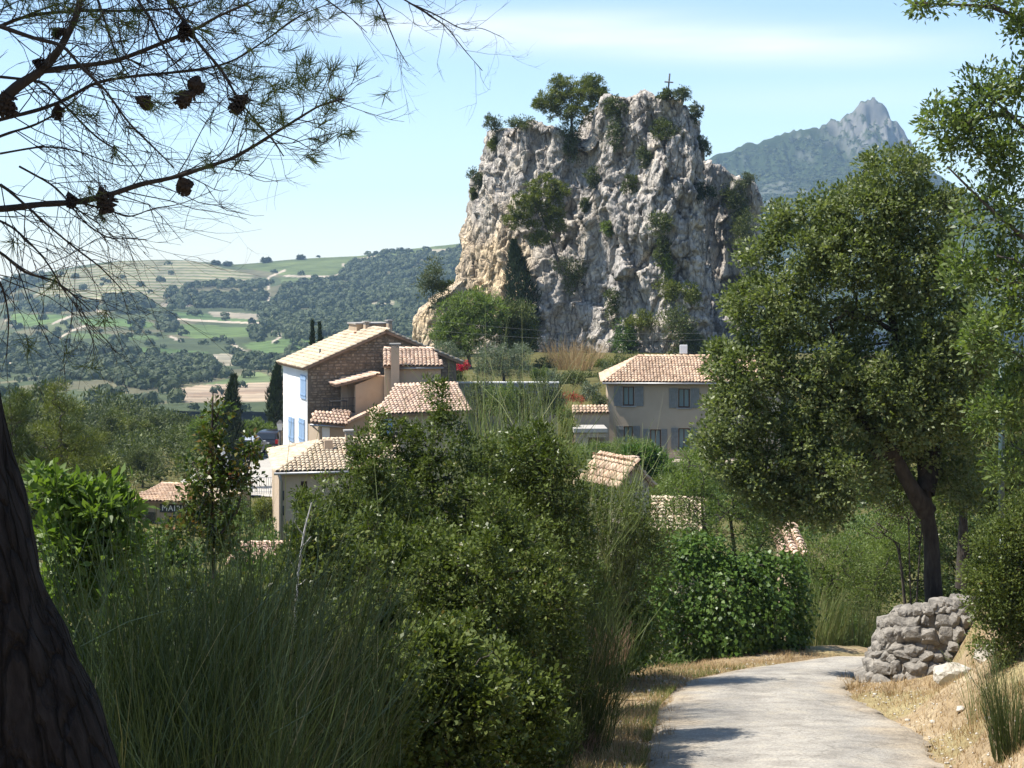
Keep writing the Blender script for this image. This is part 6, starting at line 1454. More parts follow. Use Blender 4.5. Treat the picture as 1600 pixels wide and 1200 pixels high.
# dark trunks and crowns behind the holm oak
g = 'dark trees in the shade behind the holm oak'
for i, (lb, px, d, lobes) in enumerate([('shaded evergreen just right of the holm oak trunk', 1505, 33., [(1500, 700, 60, 70, 1.), (1530, 620, 60, 60, 1.), (1480, 770, 34, 30, .7)]), ('shaded evergreen behind the lamp post', 1560, 34., [(1580, 720, 60, 70, 1.), (1600, 600, 60, 70, 1.), (1545, 780, 30, 30, .6)])]):
    x = (px - CX) / F * d; zb = -(838 - HY) / F * d
    lobed('evergreen_tree', lb, 'tree', g, px, 830, d, lobes, 420, 40, .2, .07, .035, 'kermes', 910 + i, zb=zb - .8, trunk_r=.15, rtip=.007, nbranch=130, bm='darkbark')
for i, (lb, px, d, lobes) in enumerate([('dark evergreen thicket left behind the oak trunk', 1425, 41., [(1415, 800, 44, 50, .9), (1440, 740, 40, 50, .9), (1400, 850, 40, 40, .8)]), ('dark evergreen thicket right behind the oak trunk', 1500, 42., [(1490, 800, 46, 50, .9), (1520, 750, 50, 50, .9), (1480, 850, 50, 40, .8)]), ('dark evergreen thicket behind the lamp post foot', 1575, 41., [(1570, 800, 50, 50, .9), (1600, 740, 50, 60, .9), (1560, 850, 50, 40, .8)])]):
    lobed('evergreen_thicket', lb, 'shrub', 'evergreen thicket behind the oak', px, 0, d, lobes, 330, 34, .24, .09, .045, 'kermes', 1250 + i, trunk_r=.06, rtip=.007, nbranch=90, bm='darkbark', skirt=True, tname='stems', cname='foliage')
# bare shrub left of the oak trunk
b = P(1425, 872, 28.2); b[2] = g1(b[0], b[1])
tree('bare_shrub', 'half bare shrub with reddish branches left of the oak trunk', 'shrub', None, b, [(P(1395, 800, 28.2), (.45, .4, .4)), (P(1425, 790, 28.2), (.35, .35, .4)), (P(1370, 830, 28.2), (.3, .3, .2))], 240, 9, .12, .045, .02, 'fresh', 'bark', 915, trunk_r=.035, rtip=.006, tname='branches', cname='foliage', stems=[[b - [0, 0, .2], P(1405, 850, 28.2), P(1380, 835, 28.2)], [b, P(1420, 820, 28.2), P(1415, 780, 28.2)], [b, P(1438, 850, 28.2), P(1442, 815, 28.2)]])
# lamp post
b = np.array([(1565 - CX) / F * 24., 24., 0]); b[2] = g1(b[0], b[1]) - .1; t = thing('lamp_post', 'dark green lamp post standing on the bank at the right', 'lamp post', b)
top = -(560 - HY) / F * 24.
pipe('post', [b, (b[0], b[1], b[2] + .9)], .055, M['postgreen'], t, 12); pipe('upper_post', [(b[0], b[1], b[2] + .9), (b[0], b[1], top)], .048, M['postgreen'], t, 12)
V, Fq = sweep([(b[0], b[1], top), (b[0], b[1], top + .25), (b[0] - .25, b[1], top + .42), (b[0] - .5, b[1], top + .36)], [.035, .033, .03, .028], 8, 6); part('arm', mesh_np('arm', V, Fq, smooth_shade=True), M['postgreen'], t)
hd_ = part('lantern_hood', MB().prism([(b[0] - .5 + .2 * cos(k / 12 * 2 * pi), b[1] + .2 * sin(k / 12 * 2 * pi), top + .18) for k in range(12)], [(b[0] - .5 + .07 * cos(k / 12 * 2 * pi), b[1] + .07 * sin(k / 12 * 2 * pi), top + .36) for k in range(12)]).mesh('lantern_hood'), M['postgreen'], t)
part('lantern_glass', MB().prism([(b[0] - .5 + .1 * cos(k / 12 * 2 * pi), b[1] + .1 * sin(k / 12 * 2 * pi), top + .07) for k in range(12)], [(b[0] - .5 + .15 * cos(k / 12 * 2 * pi), b[1] + .15 * sin(k / 12 * 2 * pi), top + .178) for k in range(12)]).mesh('lantern_glass'), M['lampglass'], hd_)
# shrubs on the right bank
b = P(1580, 960, 19.5); b[2] = g1(b[0], b[1])
tree('glossy_shrub', 'dense green shrub on the bank at the right edge', 'shrub', None, b, [LB(1560, 860, 19.5, 46, 50, .5), LB(1600, 820, 19.5, 50, 50, .5), LB(1570, 930, 19.3, 50, 40, .5), LB(1620, 900, 19.5, 50, 80, .6), LB(1540, 900, 19.4, 30, 34, .4)], 900, 46, .13, .044, .022, 'kermes2', 'bark', 920, trunk_r=.03, rtip=.003, nbranch=160, skirt=True, tname='stem', cname='foliage')
for i, (lb, px, py, d, n, h, sp) in enumerate([('broom tuft in the lower right corner of the bank', 1585, 1185, 15.2, 420, .95, .32), ('thin dry stalks leaning out beside the boulders', 1530, 1110, 18., 40, .9, .5), ('dry broom under the right hand shrub', 1565, 1015, 19.4, 160, .55, .5)]):
    x = (px - CX) / F * d; broom(lb, 'broom tufts on the right bank', (x, d, g1(x, d)), n, h, sp, 925 + i, 'broom' if i == 0 else 'palebroom', r0=.12 if i else .22, thick=.0022, side=2)

# ------------------------------------------------------------------ hedge row beyond the bend
def ivy_mass(label, base, lobes, n, seed, L=.085):
    r = rng(seed); t = thing('ivy_hedge', label, 'hedge', base)
    Pp, dirs = lobe_points(lobes, n, r, .12, .55)
    k = fbm(Pp * 1.9, 4, seed); Pp = Pp + dirs * (k * .5)[:, None] + r.normal(size=Pp.shape) * .05
    Dv = unit(dirs * .45 + r.normal(size=(n, 3)) * .5 + np.array([0, 0, -.55])); Nv = unit(dirs + r.normal(size=(n, 3)) * .4 + np.array([0, 0, .45])); s = r.uniform(.6, 1.3, n)
    V, Fq = leaf_arrays(Pp, Dv, Nv, L * 1.1 * s, L * .9 * s); part('foliage', mesh_np('foliage', V, Fq, rnd=np.repeat(np.clip(r.beta(2, 2, n) + .2 * k, 0, 1), 4)), M['ivy'], t)
    nodes, par, ns = grow([[np.array(base) - [0, 0, .2], np.mean([l[0] for l in lobes], 0)]], Pp[::max(1, n // 60)], r); bv, bf = branch_mesh('b', nodes, par, .007, .05, 5); part('stems', mesh_np('stems', bv, bf), M['bark'], t)
x, d = (1150 - CX) / F * 31.2, 31.2
ivy_mass('dark ivy covered hedge at the outer side of the bend', (x, d, g1(x, d)), [LB(1080, 920, d, 60, 74, .8), LB(1150, 950, d - .1, 70, 84, .9), LB(1205, 950, d + .4, 52, 84, .8), LB(1110, 985, d - .2, 70, 54, .8), LB(1190, 1000, d + .2, 64, 44, .8), LB(1060, 870, d + .3, 30, 30, .6), LB(1110, 870, d + .3, 40, 34, .6), LB(1020, 960, d - 1., 40, 60, .6), LB(1235, 930, d + .6, 24, 60, .5), LB(1180, 890, d + .5, 30, 30, .5)], 19000, 930)
x, d = (970 - CX) / F * 24.6, 24.6
ivy_mass('low bright ivy clump at the left verge of the road', (x, d, g1(x, d)), [LB(965, 1010, d, 44, 34, .4), LB(990, 985, d + .2, 36, 34, .4), LB(950, 960, d + .3, 26, 40, .4)], 3800, 931, .07)
b = np.array([(1150 - CX) / F * 35.5, 35.5, 0]); b[2] = g1(b[0], b[1])
tree('almond_tree', 'light green twiggy almond tree behind the ivy hedge', 'tree', None, b, [LB(1100, 740, 35.5, 52, 60, 1.), LB(1150, 800, 35.2, 64, 60, 1.), LB(1080, 800, 35.2, 50, 50, .9), LB(1200, 830, 35.3, 50, 54, .9), LB(1115, 690, 35.5, 34, 34, .7), LB(1190, 770, 35.8, 40, 44, .8), LB(1060, 760, 35.5, 26, 34, .6)], 560, 26, .22, .075, .024, 'fresh', 'bark', 935, trunk_r=.1, rtip=.006, nbranch=330, shell=.6, stems=[[b - [0, 0, .3], P(1150, 880, 35.5), P(1140, 800, 35.5)], [P(1150, 900, 35.5), P(1100, 830, 35.5), P(1095, 760, 35.5)], [P(1152, 900, 35.5), P(1200, 840, 35.5)]])
b = np.array([(1040 - CX) / F * 37., 37., 0]); b[2] = g1(b[0], b[1])
tree('leafy_shrub', 'sprawling light shrub in front of the pale glimpsed roof', 'shrub', None, b, [LB(1030, 840, 37., 40, 40, .7), LB(1065, 870, 37., 40, 40, .7), LB(1010, 880, 37., 40, 40, .7), LB(1085, 820, 37., 24, 30, .5), LB(1000, 815, 37., 20, 26, .5)], 330, 28, .2, .075, .028, 'fresh2', 'bark', 937, trunk_r=.06, rtip=.005, nbranch=160, skirt=True, tname='stem', cname='foliage')
g = 'pale shrubs beyond the bend'
for i, (lb, px, d, lobes) in enumerate([('pale green shrub right of the ivy hedge', 1290, 34.4, [(1290, 890, 50, 56, .8), (1330, 870, 44, 50, .8), (1265, 920, 34, 50, .6)]), ('pale shrub between the bend and the stone wall', 1370, 36., [(1370, 880, 36, 44, .7), (1350, 930, 40, 40, .7), (1400, 850, 26, 30, .6)])]):
    lobed('pale_shrub', lb, 'shrub', g, px, 1010, d, lobes, 330, 34, .2, .07, .02, 'fresh', 940 + i, trunk_r=.05, rtip=.006, nbranch=130, tname='stem', cname='foliage', up=.6)
for i, (lb, px, d) in enumerate([('upright broom left of the stone wall across the road', 1285, 33.8), ('broom clump hidden behind the stone wall', 1335, 34.8), ('broom clump tucked beside the ivy hedge', 1262, 33.)]):
    x = (px - CX) / F * d; broom(lb, 'broom across the road', (x, d, g1(x, d)), 240, 1.5, .35, 945 + i, 'palebroom', r0=.4, thick=.0045, side=2)

# ------------------------------------------------------------------ shrubs along the left of the road
def shrub(label, px, d, lobes, ncl, lpc, lm, seed, L=.034, W=.018, crad=.12, name='evergreen_shrub', group='evergreen shrubs left of the road', **k):
    k.setdefault('trunk_r', .035); k.setdefault('rtip', .0035); k.setdefault('nbranch', 260); k.setdefault('shell', .42); k.setdefault('skirt', True); k.setdefault('tri', d > 15.5); k.setdefault('sides', 3); L, W, ncl, lpc = L * 1.42, W * 1.62, int(ncl * 1.1), int(lpc * .8)
    rs = random.Random(seed)      # shoots standing out of the outline
    lobes = list(lobes) + [(a + rs.uniform(-.9, .9) * rx, b - ry * rs.uniform(.6, 1.15), 90 / d, 330 / d * rs.uniform(.6, 1.4), .1) for (a, b, rx, ry, *_) in lobes for _ in range(3)]
    return lobed(name, label, 'shrub', group, px, 0, d, lobes, ncl, lpc, crad, L, W, lm, seed, tname='stems', cname='foliage', **k)
shrub('tallest evergreen shrub, its tip reaching the garden wall', 700, 17.5, [(683, 640, 18, 44, .25), (700, 690, 46, 50, .5), (660, 750, 60, 60, .6), (720, 770, 60, 60, .6), (680, 840, 80, 60, .7), (620, 790, 60, 60, .6), (740, 850, 60, 60, .6), (760, 740, 36, 50, .5), (612, 700, 14, 34, .2), (640, 700, 20, 40, .3), (590, 690, 14, 36, .2)], 620, 52, 'kermes', 951)
shrub('evergreen shrub in front of the lower house chimneys', 560, 16.5, [(585, 740, 44, 50, .5), (545, 790, 56, 50, .5), (520, 850, 60, 50, .5), (600, 830, 60, 60, .6), (570, 720, 22, 34, .3), (480, 800, 26, 30, .3)], 520, 52, 'kermes2', 952)
shrub('dark evergreen shrub below the outhouse roof', 850, 18.6, [(845, 720, 50, 56, .7), (880, 760, 46, 54, .7), (820, 790, 60, 60, .8), (870, 840, 60, 50, .8), (800, 720, 30, 40, .5)], 560, 48, 'kermes', 953, .04, .02, .15)
shrub('bronze tinted shrub at the centre of the thicket', 730, 14.5, [(740, 900, 66, 60, .5), (700, 960, 76, 60, .6), (780, 950, 60, 56, .5), (750, 1030, 80, 56, .6), (670, 900, 40, 44, .4), (810, 1010, 40, 40, .4)], 620, 50, 'kermes2', 954, .030, .016, .1)
shrub('olive green shrub low in the thicket on the left', 570, 13.5, [(560, 930, 70, 56, .5), (520, 980, 60, 60, .5), (610, 1000, 70, 60, .5), (580, 1080, 90, 60, .6), (640, 1120, 80, 60, .6)], 560, 50, 'kermes2', 955, .030, .016, .1)
shrub('grey twiggy shrub between thicket and ivy hedge', 975, 25., [(970, 820, 54, 60, .8), (1010, 860, 44, 54, .7), (940, 870, 50, 60, .8), (1000, 790, 36, 40, .6), (970, 930, 54, 50, .7), (920, 800, 36, 44, .6)], 560, 40, 'kermes2', 956, .042, .018, .17)
shrub('small bright tuft of shrub at the thicket front', 720, 12.6, [(715, 1030, 30, 34, .25), (735, 1000, 18, 24, .2)], 110, 46, 'kermes2', 957, .030, .014, .09, nbranch=70)
shrub('shaded shrub at the foot of the thicket by the verge', 800, 14.8, [(800, 1090, 66, 50, .5), (760, 1140, 80, 50, .5), (840, 1130, 40, 40, .4), (700, 1170, 80, 40, .5)], 420, 46, 'kermes', 958, .028, .014, .1)
for i, (lb, px, d, lobes, lm) in enumerate([
        ('leafy green shrub between the broad leaved bush and the young oak', 240, 14.5, [(225, 875, 46, 44, .4), (275, 890, 44, 40, .4), (240, 930, 70, 40, .5)], 'fresh2'),
        ('leafy green shrub between the young oak and the bleached stem', 410, 16., [(395, 890, 44, 30, .4), (440, 905, 44, 36, .4), (400, 940, 70, 40, .5)], 'fresh2'),
        ('tangled shrub behind the dark broom', 330, 13., [(300, 960, 70, 50, .5), (380, 980, 70, 50, .5), (340, 930, 50, 40, .4)], 'kermes2'),
        ('shrub at the left foot of the thicket', 480, 14., [(470, 930, 50, 60, .4), (490, 1010, 60, 60, .5), (440, 1030, 50, 50, .4)], 'kermes2'),
        ('rounded shrub beneath the tall pale broom', 800, 17., [(780, 850, 60, 60, .7), (830, 890, 60, 60, .7), (860, 930, 60, 50, .7)], 'kermes'),
        ('olive shrub right of the bronze shrub', 850, 16.2, [(850, 930, 50, 50, .5), (820, 980, 50, 50, .5), (880, 990, 40, 44, .5)], 'kermes2'),
        ('leafy shrub at the bottom between broom and thicket', 545, 11., [(530, 1000, 60, 50, .4), (590, 1050, 70, 60, .4), (530, 1110, 80, 60, .5)], 'kermes2'),
        ('bronze leafy shrub at the bottom centre', 690, 11.6, [(680, 1040, 60, 50, .4), (740, 1090, 60, 60, .4), (660, 1120, 80, 60, .5)], 'kermes2'),
        ('dark leafy shrub at the bottom beside the verge', 800, 13.2, [(790, 1080, 50, 50, .4), (830, 1120, 46, 50, .4), (770, 1160, 60, 50, .4)], 'kermes'),
        ('broad leafy shrub filling the upper left of the thicket', 500, 13.6, [(500, 870, 46, 50, .4), (540, 900, 50, 50, .4), (470, 900, 40, 50, .4)], 'kermes2'),
        ('dense shrub joining the tallest shrub to the bronze one', 640, 15.2, [(620, 860, 60, 50, .5), (690, 870, 60, 50, .5), (650, 920, 80, 50, .5)], 'kermes'),
        ('dense shrub right of the tallest shrub', 790, 16.6, [(770, 820, 50, 50, .5), (820, 860, 50, 50, .5), (780, 900, 60, 50, .5)], 'kermes'),
        ('leafy sprays scattered among the dark broom on the left', 300, 9.0, [(230, 980, 60, 60, .3), (330, 1010, 70, 60, .3), (420, 1040, 60, 60, .3)], 'kermes2'),
        ('light shrub over the verge left of the ivy clump', 900, 24., [(900, 900, 40, 50, .6), (920, 950, 40, 44, .6), (880, 860, 36, 40, .5)], 'fresh2')]):
    shrub(lb, px, d, lobes, 330 if d > 10 else 110, 40 if d > 10 else 16, lm, 1200 + i, .038, .018, .13, nbranch=130)
b = np.array([(335 - CX) / F * 11.5, 11.5, 0]); b[2] = g1(b[0], b[1])
tree('young_holm_oak', 'slender young oak with reddish leaves in front of the town hall', 'tree', None, b, [LB(332, 640, 11.5, 16, 24, .1), LB(330, 690, 34, 34, 34, .2) if False else LB(332, 690, 11.5, 22, 34, .15), LB(325, 740, 11.5, 38, 34, .25), LB(320, 790, 11.5, 56, 30, .25), LB(300, 820, 11.5, 40, 24, .2), LB(370, 740, 11.5, 36, 26, .2), LB(395, 700, 11.5, 16, 20, .1), LB(345, 850, 11.5, 40, 26, .2)], 210, 18, .085, .042, .026, 'sapling', 'bark', 960, trunk_r=.022, rtip=.0028, nbranch=200, shell=.6,
     stems=[[b - [0, 0, .2], P(336, 950, 11.5), P(332, 820, 11.5), P(330, 720, 11.5), P(332, 640, 11.5), P(333, 612, 11.5)], [P(333, 850, 11.5), P(370, 800, 11.5), P(396, 700, 11.5)]])
b = np.array([(140 - CX) / F * 10.5, 10.5, 0]); b[2] = g1(b[0], b[1])
tree('broad_leaved_bush', 'bright green broad leaved bush beside the pine trunk', 'shrub', None, b, [LB(90, 770, 10.5, 46, 30, .2), LB(150, 790, 10.5, 50, 40, .25), LB(110, 830, 10.5, 60, 40, .3), LB(175, 860, 10.5, 46, 40, .25), LB(130, 890, 10.5, 60, 44, .3), LB(70, 740, 10.5, 22, 16, .12), LB(190, 800, 10.5, 18, 22, .12)], 560, 15, .105, .088, .040, 'bay', 'bark', 961, skirt=True, trunk_r=.014, rtip=.0025, nbranch=150, tname='stems', cname='foliage', stems=[[b - [0, 0, .2], P(130, 950, 10.5), P(110, 850, 10.5)], [b, P(160, 950, 10.5), P(165, 850, 10.5)]])
g = 'broom bushes left of the road'
BR = [('dark broom filling the lower left beside the pine trunk', 215, 7.4, 760, 860, .30, 'broom'), ('dark broom in front of the young oak', 330, 8.2, 820, 850, .30, 'broom'), ('dark broom in front of the low salmon roof', 430, 9.2, 720, 865, .30, 'broom'), ('broom at the very bottom left of the view', 300, 6.4, 620, 985, .42, 'broom'),
      ('dark broom leaning over the bottom edge', 410, 7.8, 460, 985, .4, 'broom'),
      ('tall pale broom rising behind the thicket', 800, 21., 600, 612, .12, 'palebroom'), ('pale broom beside the tallest shrub', 745, 19.5, 260, 630, .12, 'palebroom'), ('green broom drooping over the verge', 880, 17.4, 420, 930, .45, 'broom'),
      ('feathery broom behind the outhouse shrubs', 915, 25., 320, 690, .2, 'palebroom'), ('sparse broom before the lower house roof', 505, 15., 60, 760, .10, 'palebroom'), ('broom in the heart of the thicket', 650, 15., 110, 850, .15, 'broom'),
      ('feathery green broom right of the bronze shrub', 870, 18.6, 180, 870, .30, 'broom'), ('low green broom at the foot of the verge', 815, 15.6, 380, 1095, .45, 'broom')]
for i, (lb, px, d, n, h, sp, lm) in enumerate(BR):
    x = (px - CX) / F * d; h = max(.5, -(h - HY) / F * d - g1(x, d)); broom(lb, g, (x, d, g1(x, d)), n, h, sp, 970 + i, lm, r0=.32 + .01 * d, thick=.0019 + .00011 * d, side=4, curve=.4, jit=1.5, droop=.25 if sp > .5 else .06)
x, d = (900 - CX) / F * 17., 17.
broom('small dry brown bush at the edge of the verge', None, (x, d, g1(x, d)), 200, .42, .7, 990, 'drybush', 'dry_shrub', 'shrub', r0=.14, thick=.003, side=3, jit=1.2)
x, d = (950 - CX) / F * 23.5, 23.5
broom('dry brown twigs hanging above the low ivy clump', None, (x, d, g1(x, d) + .6), 110, .6, .6, 991, 'drybush', 'dry_shrub', 'shrub', r0=.3, thick=.004, side=3, jit=1.2)
b = P(468, 960, 10.5); b[2] = g1(b[0], b[1]); t = thing('dead_stem', 'bleached bare stem leaning in front of the lower house', 'branch', b)
V, Fq = sweep([b - [0, 0, .1], P(460, 980, 10.5), P(465, 900, 10.5), P(475, 830, 10.5), P(487, 785, 10.5)], [.012, .010, .009, .007, .004], 7, 8, .001, 20, 3); part('stem', mesh_np('stem', V, Fq, smooth_shade=True), M['deadwood'], t)
for (a, b_) in (((466, 890), (450, 872)), ((470, 855), (486, 838)), ((464, 915), (478, 905)), ((474, 835), (460, 815))): part('twig', MB().tube([P(*a, 10.5), P((a[0] + b_[0]) / 2, (a[1] + b_[1]) / 2 + 2, 10.48), P(*b_, 10.45)], [.005, .004, .002], 5).mesh('twig'), M['deadwood'], t)

# ------------------------------------------------------------------ grass
def grass():
    r = rng(1000); n = 110000; y = r.uniform(12, 31, n); side = r.uniform(0, 1, n) < .36
    xl = np.interp(y, LE[:9, 1], LE[:9, 0]) - r.uniform(0, 1, n) ** 1.2 * 1.9 + .28; off = r.uniform(0, 1, n) ** .9 * 5. - .2; xr = np.interp(y, RE[:9, 1], RE[:9, 0]) + off - .06
    x = np.where(side, xl, xr)
    cl_ = fbm2(x * 1.6, y * 1.6, 3, 1003); ok = cl_ > r.uniform(-.75, .35, n); x, y = x[ok], y[ok]
    dr, sr, _ = seg_dist(x, y, RE); dl, sl, _ = seg_dist(x, y, LE)
    ok = ~((sr < 0) & (sl > 0) & (np.minimum(dr, dl) > .12 + .16 * (fbm2(x * 2.2, y * 2.2, 2, 1011) > .1))) ; x, y = x[ok], y[ok]
    wl, ws_, _ = seg_dist(x, y, WALLP); ok = (wl > .55) | (ws_ < 0) & (wl > .1); x, y = x[ok], y[ok]
    H = .06 + .16 * np.clip(fbm2(x * .9, y * .9, 3, 1004) + .4, 0, 1); pts = np.stack([x, y, G(x, y) - .01], 1)
    V, Fq, R = blades(pts, 1.0, r, .9, .0048); V = V.reshape(-1, 3, 3); V[:, 2] = V[:, :2].mean(1) + (V[:, 2] - V[:, :2].mean(1)) * H[:, None]
    stuff('dry_grass', mesh_np('dry_grass', V.reshape(-1, 3), Fq, rnd=R), M['drygrass'], 'short straw coloured grass on the verges and the bank', 'grass')
    n = 7000; y = r.uniform(13, 28, n); x = np.interp(y, LE[:9, 1], LE[:9, 0]) - r.uniform(-.05, 1., n) ** 2 * 1.0; ok = fbm2(x * .8, y * .8, 3, 1007) > .02; x, y = x[ok], y[ok]
    V, Fq, R = blades(np.stack([x, y, G(x, y)], 1), .13, r, .6, .005); stuff('green_grass', mesh_np('green_grass', V, Fq, rnd=R), M['greengrass'], 'sparse green grass along the left verge', 'grass')
grass()
for i, (px, py, h) in enumerate([(1445, 900, .35), (1395, 935, .4), (1500, 960, .3), (1440, 1030, .45), (1340, 1075, .3), (1400, 1085, .28), (1420, 915, .4), (1475, 905, .35), (1380, 925, .3)]):
    d = bank_hit(px, py); x = (px - CX) / F * d
    broom(['dry grass tuft beside the oak trunk', 'dry grass tuft hanging over the wall top', 'dry grass tuft above the pale boulder', 'dry grass tuft at the right end of the wall', 'dry grass tuft at the near corner of the wall', 'dry grass tuft on the verge before the wall', 'second dry grass tuft along the wall top', 'dry grass tuft right of the oak trunk', 'dry grass tuft at the left corner of the wall top'][i], 'dry grass tufts around the stone wall', (x, d, g1(x, d)), 130, h, .6, 1010 + i, 'drygrass', 'grass_tuft', 'grass', r0=.16, thick=.0026, side=0, droop=.5)

# ------------------------------------------------------------------ the pine the viewer stands under
def build_pine():
    d = 4.0; r = rng(1100)
    b = np.array([-1.12, d, 0.]); b[2] = g1(b[0], b[1])
    t = thing('pine_tree', 'old pine leaning out at the left, cones on its bare lower branches', 'tree', b)
    ctr = [(-1.15, d, b[2] - .5), (-1.25, d, -1.9), (-1.39, d, -1.28), (-1.51, d, -.95), (-1.61, d, -.55), (-1.66, d, -.2), (-1.9, d + .1, .6), (-2.4, d + .3, 1.6), (-3.1, d + .7, 2.8), (-3.9, d + 1.3, 4.2), (-4.6, d + 1.8, 5.6)]
    rad = [.44, .37, .325, .31, .30, .29, .26, .23, .19, .14, .08]
    V, Fq = sweep(ctr, rad, 72, 26, .035, 7, 1101); part('trunk', mesh_np('trunk', V, Fq, smooth_shade=True), M['pinebark'], t)
    D = 5.0
    Q = lambda pts, z=0: [P(px, py, D + z + (k[0] if k else 0)) for (px, py, *k) in pts]
    hub = lambda z: np.array([np.interp(z, [c[2] for c in ctr], [c[i] for c in ctr]) for i in (0, 1, 2)])
    limbs = [(np.array([hub(.35)] + Q([(-120, 235), (-30, 180), (0, 160), (30, 135), (60, 112), (95, 75), (118, 30), (128, -20), (140, -120)])), .034),
             (np.array(Q([(60, 112), (110, 108), (180, 95), (260, 70), (310, 48), (345, 25), (400, 2), (470, -30)])), .013),
             (np.array([hub(.1)] + Q([(-120, 322), (0, 322), (60, 322), (125, 317), (180, 298), (225, 290), (270, 280), (315, 268), (360, 248), (395, 228), (430, 205), (470, 180), (500, 165), (535, 150)], .1)), .016),
             (np.array([hub(.5)] + Q([(-90, 210), (0, 187), (60, 172), (100, 155), (150, 128), (200, 118), (260, 116), (330, 105), (370, 92), (420, 60), (470, 30), (520, 10)], .3)), .011),
             (np.array([hub(.9)] + Q([(-80, 10), (0, 40), (50, 62), (95, 68), (130, 108), (165, 140), (205, 190), (245, 230), (270, 262)], -.2)), .011),
             (np.array([hub(.25)] + Q([(-70, 240), (0, 210), (60, 190), (110, 165), (150, 128)], .2)), .009),
             (np.array([hub(-.05)] + Q([(-80, 370), (0, 395), (40, 425), (85, 442), (140, 490)], .1)), .010),
             (np.array([hub(.1)] + Q([(-60, 290), (0, 280), (40, 322), (75, 350), (120, 395), (160, 425), (192, 450)], -.1)), .008),
             (np.array([hub(1.4)] + Q([(60, -160), (140, -40), (160, 30), (185, 90), (205, 130), (222, 152)], .1)), .008),
             (np.array([hub(1.5)] + Q([(120, -150), (205, -10), (230, 35), (250, 70), (275, 105), (292, 140)], -.1)), .009),
             (np.array([hub(1.6)] + Q([(180, -150), (262, -10), (290, 35), (312, 68), (345, 112), (372, 150), (400, 190), (425, 222), (447, 243)], 0)), .010),
             (np.array([hub(1.6)] + Q([(260, -160), (330, -60), (420, -30), (500, -8), (545, 32), (575, 48)], .2)), .007),
             (np.array([hub(1.7)] + Q([(360, -160), (520, -50), (585, -4), (605, 40), (622, 78), (640, 104)], .3)), .006),
             (np.array([hub(1.7)] + Q([(400, -170), (600, -30), (650, 10), (695, 40), (720, 70), (755, 113)], .3)), .006),
             (np.array(Q([(640, 5), (680, 22), (720, 45), (750, 46), (782, 56)], .3)), .004), (np.array(Q([(30, 260), (90, 300), (130, 345), (170, 375), (210, 372), (228, 372)], .25)), .005), (np.array(Q([(0, 120), (70, 128), (100, 160), (155, 215), (200, 240), (232, 290)], .15)), .007),
             (np.array(Q([(-40, 60), (40, 20), (120, 12), (200, 20), (290, 10), (340, -10)], .4)), .010), (np.array(Q([(125, 317), (170, 330), (200, 342), (240, 335), (280, 318), (330, 296)], .1)), .005),
             (np.array(Q([(0, 240), (60, 228), (120, 236), (190, 262), (250, 252)], .3)), .005), (np.array(Q([(-40, 330), (20, 352), (70, 400), (110, 460), (150, 520)], 0)), .006), (np.array(Q([(-40, 400), (0, 440), (12, 500), (8, 560)], 0)), .006)]
    Vs, Fs, k = [], [], 0; spawn = []
    for pts, r0 in limbs:
        pts = pts + np.vstack([[0, 0, 0], r.normal(size=(len(pts) - 1, 3)) * .006]); rr = r0 * .78 * np.linspace(1, .25, len(pts)); V, Fq = sweep(pts, rr, 7, 5, r0 * .12, 30, 5); Vs.append(V); Fs.append(Fq + k); k += len(V)
        for i in range(len(pts) - 1):
            dirv = unit(pts[i + 1] - pts[i]); ln = np.linalg.norm(pts[i + 1] - pts[i])
            if (pts[i, 0] * F / pts[i, 1] + CX) < -60: continue
            for j in range(max(1, int(ln * 30))): spawn.append((pts[i] + (pts[i + 1] - pts[i]) * r.uniform(), dirv, rr[i]))
    part('limbs', mesh_np('limbs', np.vstack(Vs), np.vstack(Fs), smooth_shade=True), M['twig'], t)
    # twigs: they leave a limb at an angle and arch down
    P1, R1, tips = [], [], []
    def twig(p, dv, ln, rad, lev):
        pts = [p]; q = dv
        for s in range(5):
            q = unit(q + r.normal(size=3) * .17 + np.array([.03, 0, -.05 + .13 * float(smooth(150, 380, CX + p[0] / p[1] * F))])); pts.append(pts[-1] + q * ln / 5)
        P1.append(pts); R1.append(np.linspace(rad, rad * .4, 6)); tips.append((pts[-1], q, lev))
        if lev < 2:
            for s in range(int(r.integers(1, 4))):
                i = int(r.integers(1, 5)); twig(np.array(pts[i]), unit(q + r.normal(size=3) * .5), ln * r.uniform(.35, .65), rad * .65, lev + 1)
    r.shuffle(spawn)
    for p, dv, rr in spawn[:460]:
        side = unit(np.cross(dv, r.normal(size=3))); twig(p, unit(dv * .9 + side * .75 + np.array([0, 0, -.12])), r.uniform(.16, .46) * (1 - .45 * float(smooth(250, 450, CX + p[0] / p[1] * F))), min(.0025, rr * .45), 0)
    V, Fq = tube_arrays(np.array(P1), np.array(R1), 3); part('twigs', mesh_np('twigs', V, Fq), M['twig'], t)
    # needle tufts on living tips: towards the right and the top
    NV = []; NR = []
    def tuft(p, q, n, L):
        dv = unit(q * .55 + r.normal(size=(n, 3)) * .52); p0 = p - q * r.uniform(0, .05, (n, 1)); s = unit(np.cross(dv, np.array([.0, 1, 0]))) * .0009; l = L * r.uniform(.6, 1.15, (n, 1))
        mid = p0 + dv * l * .55; tip = p0 + dv * l + np.array([0, 0, .004])
        NV.append(np.stack([p0 - s, p0 + s, mid + s * .9, tip, mid - s * .9], 1)); NR.append(np.repeat(np.clip(r.uniform(.1, 1, n), 0, 1), 5))
